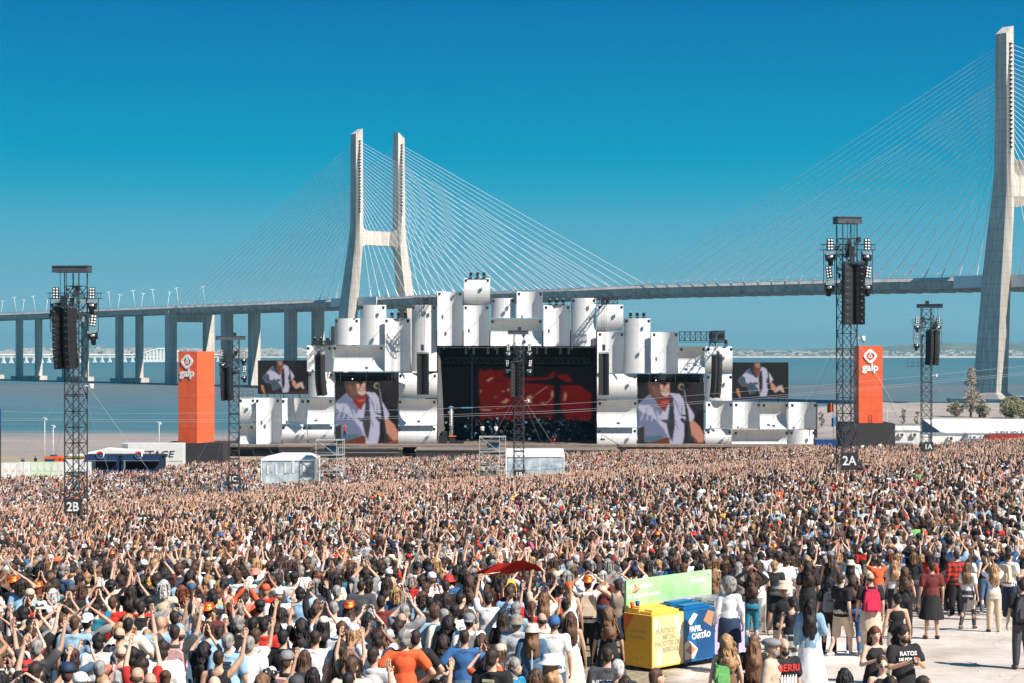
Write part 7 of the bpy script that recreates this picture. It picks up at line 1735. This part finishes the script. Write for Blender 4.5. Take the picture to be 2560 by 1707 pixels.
TOPN = {'tee': 'T-shirt', 'tank': 'sleeveless top', 'long': 'long-sleeved top', 'strapless': 'strapless top', 'jacket': 'jacket'}; BOTN = {'trousers': 'trousers', 'slim': 'jeans', 'shorts': 'shorts', 'skirt': 'skirt', 'long_skirt': 'skirt', 'tied': 'jacket round waist'}
PN_ = {'down': 'arms down', 'clap': 'clapping overhead', 'high': 'both arms straight up', 'vee': 'arms raised in a V', 'phone': 'arms held out in front', 'head': 'hands on head', 'hips': 'hands on hips', 'chest': 'hands clasped in front', 'left_up': 'left arm up', 'right_up': 'right arm up', 'cup': 'one forearm raised', 'walk': 'walking', 'clapv': 'hands joined overhead'}
HN_ = {'hair_short': 'short {} hair', 'hair_cropped': 'cropped {} hair', 'hair_fringe': 'balding {} hair', 'hair_curly_short': 'short curly {} hair', 'hair_long': 'long {} hair', 'hair_very_long': 'very long {} hair', 'hair_curly_long': 'long curly {} hair', 'hair_bun': '{} hair bun', 'hair_ponytail': '{} ponytail', 'hair_afro': '{} afro', 'hair_bob': '{} bob', None: 'bald head'}
def clean(c): return c.replace('_', ' ')
def hatname(p):
    if p['hat'] == 'cowboy_hat': return 'shiny orange cowboy hat'
    return clean(p['hatc'])+' '+clean(p['hat'])
LANDM = [(160,1640,'at the bottom left corner'),(60,1480,'by the left border'),(281,1490,'near the bright red shirt at left'),(136,1440,'near the afro at left'),(438,1560,'near the slate shirt, lower left'),(408,1600,'near the white hooded sweater'),(788,1570,'near the broad white shirt'),(620,1590,'near the raised bare arms'),(1010,1570,'near the orange-red shirt'),(1160,1567,'near the plain blue T-shirt'),(1330,1550,'near the cream bucket hat'),(1385,1533,'near the bright blue beanie'),(1220,1476,'near the raised left arm'),(1330,1438,'by the red flag'),(1470,1437,'near the orange cowboy hat'),(1115,1447,'near the red square print'),(1540,1444,'left of the green banner'),(1674,1384,'behind the green banner'),(1823,1436,'near the grey curls by the bins'),(1969,1387,'near the blue checked shirt'),(2100,1431,'near the man in beige shorts'),(2176,1427,'near the red backpack'),(2329,1400,'near the maroon T-shirt'),(2390,1374,'near the red checked flannel'),(2524,1375,'near the right border'),(900,1450,'left of the red square print'),(700,1450,'in the middle left crowd'),(500,1430,'above the slate shirt'),(960,1640,'at the bottom edge, left of centre'),(700,1680,'at the bottom edge'),(420,1690,'at the bottom edge at left')]
used = set()
def label_for(p, i):
    w = p['word'] or 'person'
    w = 'person'
    head = hatname(p) if p['hat'] else HN_[p['hair']].format(clean(p['hc']))
    tc_ = clean(p['topc'])+' '+TOPN[p['top']]
    if p['lab']:
        c = 'person '+('in '+tc_+' ' if 'shirt' not in p['lab'] and 'jacket' not in p['lab'] and 'top' not in p['lab'] and len(p['lab'].split()) < 11 else '')+p['lab']
        c = ' '.join(c.split()[:16])
        if c not in used: used.add(c); return c
    px, py = p['hx'], p['hy']; lm = sorted(LANDM, key=lambda q: (q[0]-px)**2+(q[1]-py)**2)
    acc = ' with backpack' if 'backpack' in p['acc'] else ''
    cands = []
    for L in lm[:2]:
        cands += ['person in %s%s, %s, %s %s' % (tc_, acc, head, PN_[p['pose']], L[2]), 'person in %s, %s, %s' % (tc_, head, L[2])]
    # nearest differently dressed neighbours
    nb = sorted([q for q in P if q is not p and q['topc'] != p['topc']], key=lambda q: (q['hx']-px)**2+(q['hy']-py)**2)[:6]
    for q in nb:
        side = ('left' if px < q['hx'] else 'right')+' of' if abs(px-q['hx']) > abs(py-q['hy']) else ('behind' if py < q['hy'] else 'in front of')
        qn = hatname(q) if q['hat'] else clean(q['topc'])+' '+TOPN[q['top']]
        cands.append('person in %s, %s, %s %s the %s' % (tc_, head, PN_[p['pose']], side, qn)); cands.append('%s, person with %s %s the %s, %s' % (tc_, head, side, qn, lm[0][2]))
    for c in cands:
        if len(c.split()) <= 16 and c not in used: used.add(c); return c
    c = cands[1]; used.add(c); return c
for p in P:
    p['s'] = p['h']/1.75; p['z'] = gz(p['X'], p['Y']); p['hx'] = 1280+F*p['X']/p['Y']; p['hy'] = 880-F*(p['z']+p['h']-HC)/p['Y']
skinmesh = {}
for i, p in enumerate(P):
    me = SOLIDS[bkey(p['pose'], p['fem'], p['leg'])]; b = bpy.data.objects.new('person', me); link(b)
    b.location = (p['X'], p['Y'], p['z']); b.rotation_euler = (0, 0, math.radians(p['face'])*-1 if not p['given'] else math.radians(-p['face'])); b.scale = (p['s'],)*3
    sk = SK[p['skin']]; j = R.uniform(.88,1.1); b.color = (sk[0]*j, sk[1]*j, sk[2]*j, 1); tag(b, label_for(p, i), 'person', GRP)
    p['ob'] = b; jt = R.uniform(.85,1.12); tcx = tuple(min(.82, c*jt) for c in COL[p['topc']])
    t = child('top' if False else {'tee':'shirt','tank':'vest','long':'sweater','strapless':'strapless_top','jacket':'jacket'}[p['top']], SOLIDS[tkey(p['pose'], p['fem'], p['top'])], b, tcx)
    lb = p['lab'] or ''
    if 'flannel shirt' in lb and p['topc'] == 'red': setmat(t, PLAIDR)
    if 'blue and white checked' in lb: setmat(t, PLAIDB)
    if 'floral' in lb: setmat(t, FLOR)
    if 'tie-dye' in lb: setmat(t, TIE)
    o = child({'trousers':'trousers','slim':'jeans','shorts':'shorts','skirt':'skirt','long_skirt':'skirt','tied':'trousers'}[p['bot']], SOLIDS[okey(p['bot'], p['fem'], p['leg'])], b, COL[p['bc']])
    if 'checked skirt' in lb: setmat(o, CHECKG)
    if p['hair']: child('hair', SOLIDS[p['hair']], b, HC_[p['hc']])
    if p['hat']: 
        o = child(p['hat'], HM[p['hat']], b, COL[p['hatc']] if p['hatc'] else None, scale=(1.04,1.04,1.0))
    for a in p['acc']:
        cx = (.02,.02,.022) if a in ('sunglasses','cross_bag') else COL['cream'] if a == 'tote_bag' else (.02,.02,.025)
        if a == 'backpack':
            cx = COL['red'] if 'bright red backpack' in lb else COL['green'] if 'green backpack' in lb else COL['beige'] if ('pale backpack' in lb) else R.choice([(.015,.015,.018),(.03,.03,.035),COL['navy'],COL['grey'],COL['dark_grey'],COL['pale_pink']])
            if 'bright red' in lb: cx = (.62,.02,.08)
        o = child(a, HM[a], b, cx)
        if 'green backpack' in lb: o.scale = (.72,.8,.62); o.location = (-.10,-.03,.42)
    if p['px'] > 1500 and p['Y'] < 46 if p.get('px') else False:
        for H_, Kn, A_, T_ in legs(p['leg']): child('shoe', SHOE, b, R.choice([(.02,.02,.02),(.02,.02,.02),(.6,.58,.55),(.10,.08,.07)]), loc=(A_[0]+(T_[0]-A_[0])*.3, A_[1], max(0, A_[2]-.09)))
    if abs(p['face']) > 40:
        for e in (-1, 1):
            if 'sunglasses' not in p['acc']: child('eye', EYE, b, None, loc=(e*.028,.084,1.606))
            child('eyebrow', BROW, b, HC_[p['hc']], loc=(e*.030,.091,1.628), rot=(0,-.12*e,0))
        child('mouth', LIP, b, None, loc=(0,.096,1.556))
        if 'bearded,' in lb or 'grey beard' in lb or 'bald with glasses' in lb or 'flat cap' in lb: child('beard', BEARD, b, HC_['grey'] if 'grey beard' in lb else HC_[p['hc']])
PRN = []
for k in range(6):
    m = MB(); rr = random.Random(k)
    for q in range(rr.choice((1,2,3,5))):
        w_ = rr.uniform(.06,.22); z_ = 1.36-q*.052; m.box((rr.uniform(-.01,.01), -.136-.004*q, z_), (w_, .012, rr.uniform(.012,.036)))
    PRN.append(m.mesh('print', OM['hat']))
for p in P:
    if p['top'] == 'tee' and not p['lab'] and 'backpack' not in p['acc'] and not (p['hair'] or '').endswith('long') and p['pose'] in ('down','hips','chest','cup','phone') and R.random() < .45:
        child('shirt_print', R.choice(PRN), p['ob'], R.choice([(.6,.6,.6),(.5,.05,.04),(.35,.35,.36),(.6,.55,.3)]) if p['topc'] in ('black','navy','dark_grey','maroon','blue','teal','red') else (.05,.05,.08))
# prints on shirts: red lettering, band names, square
def shirt_print(match, fn):
    for p in P:
        if p['lab'] and match in p['lab']: fn(p, p['ob'])
def flat_text(b, s, size, x, y, z, mat, front, sx_=1.0, curve=0):
    inst('print_lettering', text_mesh(s, size, .004, .002, mat, sx=sx_), b, (x, y, z), (0,0,math.pi if front else 0))
M['printred'] = basic('print_red', (.70,.03,.02), .7, 0, .1, 9)
def pr_berri(p, b):
    flat_text(b, 'BERRI', .135, 0, .150, 1.34, M['printred'], True); flat_text(b, 'TXARRAK', .07, 0, .147, 1.25, M['printred'], True) if False else None
    m = MB()
    for k in range(6):
        x = -.11+.044*k; m.sph((x,.152,1.235), (.012,.006,.014), 6); m.prism([(x-.017,1.08),(x+.017,1.08),(x+.014,1.222),(x-.014,1.222)], .140, .152)
    m.build('print_figures', M['whitep'], b)
shirt_print('red lettered', pr_berri)
shirt_print('white band lettering', lambda p, b: flat_text(b, 'NIRVANA', .115, 0, -.150, 1.27, M['whitep'], False, .85))
shirt_print('with white lettering beside', lambda p, b: (flat_text(b, 'MORDO', .07, 0, -.140, 1.36, M['whitep'], False), ))
shirt_print('printed black T-shirt', lambda p, b: (flat_text(b, 'RATOS', .085, 0, .142, 1.36, M['whitep'], True), flat_text(b, 'DE PORAO', .06, 0, .148, 1.28, M['whitep'], True)))
def pr_sq(p, b):
    m = MB(); m.box((0,-.142,1.27), (.17,.012,.19)); m.build('red_print', M['printred'], b); m = MB(); m.box((0,-.150,1.29), (.11,.006,.02)); m.box((0,-.150,1.25), (.12,.006,.02)); m.box((0,-.142,1.155),(.22,.01,.014)); m.build('white_print', M['whitep'], b)
shirt_print('square red print', pr_sq)
def pr_seam(p, b): m = MB(); m.box((0,-.172,1.14), (.014,.02,.50)); m.build('back_seam', M['whitep'], b)
shirt_print('white back seam', pr_seam)
for p in P:      # phones and cups held by people are things of their own
    if p['pose'] == 'phone' and (p['given'] or R.random() < .5):
        b = p['ob']; v = Matrix.Rotation(b.rotation_euler.z, 3, 'Z') @ Vector((0,.40,1.78)) * p['s']; o = inst('phone', HM['phone'], None, b.location+v, (0,math.pi/2 if R.random() < .6 else 0, b.rotation_euler.z)); 
        tag(o, 'black phone held up by the '+p['ob']['label'].replace('person ', 'person ')[:200], 'phone', 'phones held up in the crowd'); o['label'] = ' '.join(o['label'].split()[:16]).rstrip(',')
for match, lab, nm, off in (('holding a phone','dark phone in the hands of the bearded man facing the camera','phone',(0,.36,1.30)),('denim jacket and long white skirt','clear plastic cup held by the woman in the long white skirt','beer_cup',(.20,.40,1.09))):
    for p in P:
        if p['lab'] and match in p['lab']:
            b = p['ob']; v = Matrix.Rotation(b.rotation_euler.z, 3, 'Z') @ Vector(off) * p['s']; o = inst(nm, HM[nm], None, b.location+v, (0,0,b.rotation_euler.z)); o.color = (.7,.66,.6,1); tag(o, lab, 'phone' if nm == 'phone' else 'cup')
# red flag
for p in P:
    if p['lab'] and 'holding up the red flag' in p['lab']:
        Yf = p['Y']-.15; t = thing('red_flag', PX(1312, 1398, Yf), 'red and yellow flag stretched over heads by a raised arm', 'flag'); nx, nz = 26, 6; vs = []
        tl, tr__, bl_, br_ = Vector((-1.0,0,-.30)), Vector((.0,0,0)), Vector((-.75,.5,-.42)), Vector((.5,.35,-.30))
        pts_top = [(-1.04,-.29),(-.6,-.10),(0,.01),(.25,-.12),(.42,-.27)]; pts_bot = [(-1.04,-.31),(-.6,-.33),(-.28,-.31),(.1,-.26),(.42,-.28)]
        for i in range(nx+1):
            u = i/nx; x = -1.04+1.46*u; zt_ = float(interp(x, pts_top)); zb2 = float(interp(x, pts_bot))
            for j in range(nz+1):
                w_ = j/nz; vs.append((x, .10*math.sin(u*7+w_*3)+.25*w_, zt_+(zb2-zt_)*w_+.012*math.sin(u*23+w_*5)))
        m = MB(); m.add(vs, [(i*(nz+1)+j, (i+1)*(nz+1)+j, (i+1)*(nz+1)+j+1, i*(nz+1)+j+1) for i in range(nx) for j in range(nz)], 0, True)
        m.build('cloth', basic('flag_red', (.78,.03,.015), .7, 0, .15, 6), t); m = MB(); m.add([(-1.03,-.02,-.315),(-.6,.2,-.345),(-.38,.2,-.32),(-.42,.18,-.29),(-.8,.1,-.31)], [(0,1,2,3,4)]); m.build('yellow_band', M['yel'], t)
        m = MB(); m.tube((-1.06,0,-.33),(-.5,.05,-.26),.012,n=6); m.build('stick', M['alu'], t)
# yellow vests, rider and plinth people
def special(px, py, Y, lab, **k):
    d = dict(fem=False, hair='hair_short', hc='dark_brown', topc='black', top='tee', pose='down', bot='trousers', bc='black', leg='stand', skin='tan'); d.update(k)
    p = PX(px, py, Y); b = inst('person', SOLIDS[bkey(d['pose'], d['fem'], 'stand')], None, p, (0,0,k.get('rz', 0))); b.color = (*SK[d['skin']], 1); tag(b, lab, 'person', 'workers and spectators near the stage')
    child('shirt', SOLIDS[tkey(d['pose'], d['fem'], d['top'])], b, COL[d['topc']]); child('trousers', SOLIDS[okey(d['bot'], d['fem'], 'stand')], b, COL[d['bc']]); child('hair', SOLIDS[d['hair']], b, HC_[d['hc']]); return b
b = special(862, 1091, 274.8, 'zip line rider in red top hanging under the cable before the left screen', topc='red', pose='clap' , bc='navy'); 
m = MB(); m.tube((0,.2,1.95),(0,.3,2.9),.02); m.box((0,.3,2.9),(.25,.12,.2)); m.build('harness', M['cab'], b)
special(1298-92, 1090, YT-1, 'person standing on the scaffold stair tower left of tower 1B', topc='white', rz=0)
special(1298-58, 1090, YT-1, 'second person on the scaffold stair tower, nearer tower 1B', topc='white', hc='grey')
special(57, 1172, YB-6, 'person in black on a low platform before the white hoarding, leftmost', rz=.4)
special(89, 1168, YB-6, 'person in black sitting high before the pale green hoarding', rz=-.4)
m = MB(); m.box((0,0,0),(5.2,1.2,1.4)); tag(m.build('low_platform', M['boxblack'], None, PX(87,1180,YB-6)), 'low dark platform before the white hoarding at far left', 'platform')
special(2156, 1135, YC-12, 'person in white top climbing at the right black plinth', topc='white', pose='down')
special(2200, 1132, YC-12, 'person in white standing before the right black plinth', topc='white')

# ---- the rest of the crowd: one object, far too many to count
protos = bpy.data.collections.new('crowd_kinds')
def joinproto(c, i):
    bm = bmesh.new(); me = bpy.data.meshes.new('crowd_kind_%02d' % i)
    parts_ = [(SOLIDS[bkey(c['pose'], c['fem'], c['leg'])], 0), (SOLIDS[tkey(c['pose'], c['fem'], c['top'])], 1), (SOLIDS[okey(c['bot'], c['fem'], c['leg'])], 2), (SOLIDS[c['hair']], 3)]
    if c['hat']: parts_.append((HM[c['hat']], 4))
    for m_, mi in parts_:
        n0 = len(bm.faces); bm.from_mesh(m_); bm.faces.ensure_lookup_table()
        for f in bm.faces[n0:]: f.material_index = mi; f.smooth = True
    bm.to_mesh(me); bm.free()
    for k in ('skin','cloth','bottom','hair'): me.materials.append(CM[k])
    me.materials.append(M['metalorange'] if c['hat'] == 'cowboy_hat' else CM['hat'])
    o = bpy.data.objects.new('crowd_kind_%02d' % i, me); protos.objects.link(o); return o
for i, c in enumerate(CROWD): joinproto(c, i)
up_i = [i for i, c in enumerate(CROWD) if c['pose'] != 'down']; dn_i = [i for i, c in enumerate(CROWD) if c['pose'] == 'down']
up_i = [i for i in up_i if CROWD[i]['pose'] != 'chest' or CROWD[i]['fem']]; plain_up = [i for i in up_i if not CROWD[i]['hat']]; plain_dn = [i for i in dn_i if not CROWD[i]['hat']]
pts = []; nr = np.random.default_rng(5)
def blocked(X, Y):
    px = 1280+F*X/Y; b = np.zeros(X.shape, bool)
    def rect(x0, x1, y0, y1): return (px > x0) & (px < x1) & (Y > y0) & (Y < y1)
    b |= rect(640, 800, YT-17, YT+11); b |= rect(785, 862, YT-12, YT+3); b |= rect(1190, 1420, YT-31, YT+11)
    for t_x, t_y in ((190, Y2B), (2117, Y2A)): b |= rect(t_x-36, t_x+36, t_y-2.2, t_y+2.2)
    for t_x in (585, 1297, 2316): b |= rect(t_x-28, t_x+28, Y1-19, Y1+2.2)
    b |= (px > 405) & (px < 565) & (Y > YC-5)
    b |= rect(1560, 1870, 30, 40.0)
    return b
front = lambda px: interp(px, [(-200,256),(0,257),(205,260),(225,267),(400,265),(420,280),(560,296),(820,298),(1100,303),(1400,309),(2030,311),(2100,278),(2300,275),(2400,286),(2700,290)])
Yq = 33.0; rows = []
while Yq < 312:
    sp = float(interp(Yq, [(33,.66),(60,.80),(120,.94),(200,1.0),(312,.98)])); wd = .295*Yq+1
    n = int(2*wd/sp); X = -wd+sp*(np.arange(n)+nr.random()*.9)+nr.normal(0,.12,n); Yy = Yq+nr.normal(0,.13,n)
    keep = nr.random(n) < float(interp(Yq, [(30,.88),(100,.90),(312,.95)])); px = 1280+F*X/Yy
    lowf = np.sin(X*.55+1.3*np.sin(Yy*.21))*np.sin(Yy*.47+1.7*np.sin(X*.17)); keep &= nr.random(n) < np.where(lowf > .72, .35, 1.0)
    keep &= Yy < front(px); keep &= ~blocked(X, Yy)
    if Yq < 62:
        al = np.array([allowed(a, b) and (b > YLAST-.3 or False) for a, b in zip(X, Yy)]); fr_ = np.array([free(a, b, .50) for a, b in zip(X, Yy)]); keep &= al & fr_
    rows.append(np.stack([X[keep], Yy[keep]], -1)); Yq += sp*1.02
XY = np.concatenate(rows); N = len(XY); Zg = HC-drop(XY[:,0], XY[:,1])
upr = interp(XY[:,1], [(40,.22),(70,.29),(110,.43),(180,.60),(312,.78)])
isup = nr.random(N) < upr; hatp = nr.random(N) < interp(XY[:,1], [(40,.22),(150,.16),(312,.12)])
idx = np.where(isup, np.where(hatp, nr.choice(up_i, N), nr.choice(plain_up, N)), np.where(hatp, nr.choice(dn_i, N), nr.choice(plain_dn, N))).astype(np.int32)
def pick(names, tab, jit=.14):
    a = np.array([tab[k] for k in names]); c = a[nr.integers(0, len(a), N)]*nr.uniform(1-jit, 1+jit, (N,1)); return np.clip(c, 0, .82)
attrs = {'topc': pick(TOPS, COL), 'botc': pick(BOTS, COL), 'hairc': pick(HCS, HC_), 'skin': pick(SKS+['pale']*2, SK, .12), 'hatc': pick(['black','black','white','white','navy','blue','red','red','beige','grey','cream','orange'], COL)}
me = bpy.data.meshes.new('concert_crowd'); me.from_pydata(np.concatenate([XY, Zg[:,None]], 1).tolist(), [], [])
for k, v in attrs.items():
    a = me.attributes.new(k, 'FLOAT_COLOR', 'POINT'); c = np.ones((N,4), np.float32); c[:, :3] = v; a.data.foreach_set('color', c.ravel())
a = me.attributes.new('kind_index', 'INT', 'POINT'); a.data.foreach_set('value', idx)
a = me.attributes.new('turn', 'FLOAT', 'POINT'); a.data.foreach_set('value', nr.normal(0, .28, N).astype(np.float32)-np.arctan2(XY[:,0]*0-XY[:,0]*.6, 400-XY[:,1]*.6).astype(np.float32)*-.5)
a = me.attributes.new('size', 'FLOAT', 'POINT'); a.data.foreach_set('value', nr.normal(.985, .045, N).astype(np.float32))
cro = bpy.data.objects.new('concert_crowd', me); link(cro)
tag(cro, 'vast crowd of people with raised arms filling the field up to the stage', 'crowd', kind='stuff')
g = bpy.data.node_groups.new('crowd_scatter', 'GeometryNodeTree'); g.interface.new_socket('Geometry', in_out='INPUT', socket_type='NodeSocketGeometry'); g.interface.new_socket('Geometry', in_out='OUTPUT', socket_type='NodeSocketGeometry')
gi = g.nodes.new('NodeGroupInput'); go = g.nodes.new('NodeGroupOutput'); io = g.nodes.new('GeometryNodeInstanceOnPoints'); ci = g.nodes.new('GeometryNodeCollectionInfo'); ci.inputs['Collection'].default_value = protos; ci.inputs['Separate Children'].default_value = True; ci.inputs['Reset Children'].default_value = True
def na(name, typ):
    n = g.nodes.new('GeometryNodeInputNamedAttribute'); n.data_type = typ; n.inputs['Name'].default_value = name; return n.outputs['Attribute']
mp2 = g.nodes.new('GeometryNodeMeshToPoints'); g.links.new(gi.outputs[0], mp2.inputs[0]); g.links.new(mp2.outputs[0], io.inputs['Points'])
g.links.new(ci.outputs[0], io.inputs['Instance']); io.inputs['Pick Instance'].default_value = True
g.links.new(na('kind_index', 'INT'), io.inputs['Instance Index']); cx_ = g.nodes.new('ShaderNodeCombineXYZ'); g.links.new(na('turn', 'FLOAT'), cx_.inputs['Z']); g.links.new(cx_.outputs[0], io.inputs['Rotation']); g.links.new(na('size', 'FLOAT'), io.inputs['Scale']); g.links.new(io.outputs[0], go.inputs[0])
md = cro.modifiers.new('scatter', 'NODES'); md.node_group = g
print('CROWD', N, 'heroes', len(P), 'ylast', YLAST, 'solids', len(SOLIDS))

# ---- haze over the river: one closed box of thin air
hb = MB(); hb.box((0, 7600, 79.5), (25000, 15900, 163)); hz_ = hb.build('haze', [])
m = bpy.data.materials.new('thin_haze'); m.use_nodes = True; n = m.node_tree.nodes; n.clear(); ou = n.new('ShaderNodeOutputMaterial'); pv_ = n.new('ShaderNodeVolumePrincipled'); pv_.inputs['Density'].default_value = 6e-5; pv_.inputs['Color'].default_value = (.25,.62,.76,1); pv_.inputs['Anisotropy'].default_value = .2
m.node_tree.links.new(pv_.outputs[0], ou.inputs['Volume']); hz_.data.materials.append(m); tag(hz_, kind='stuff')
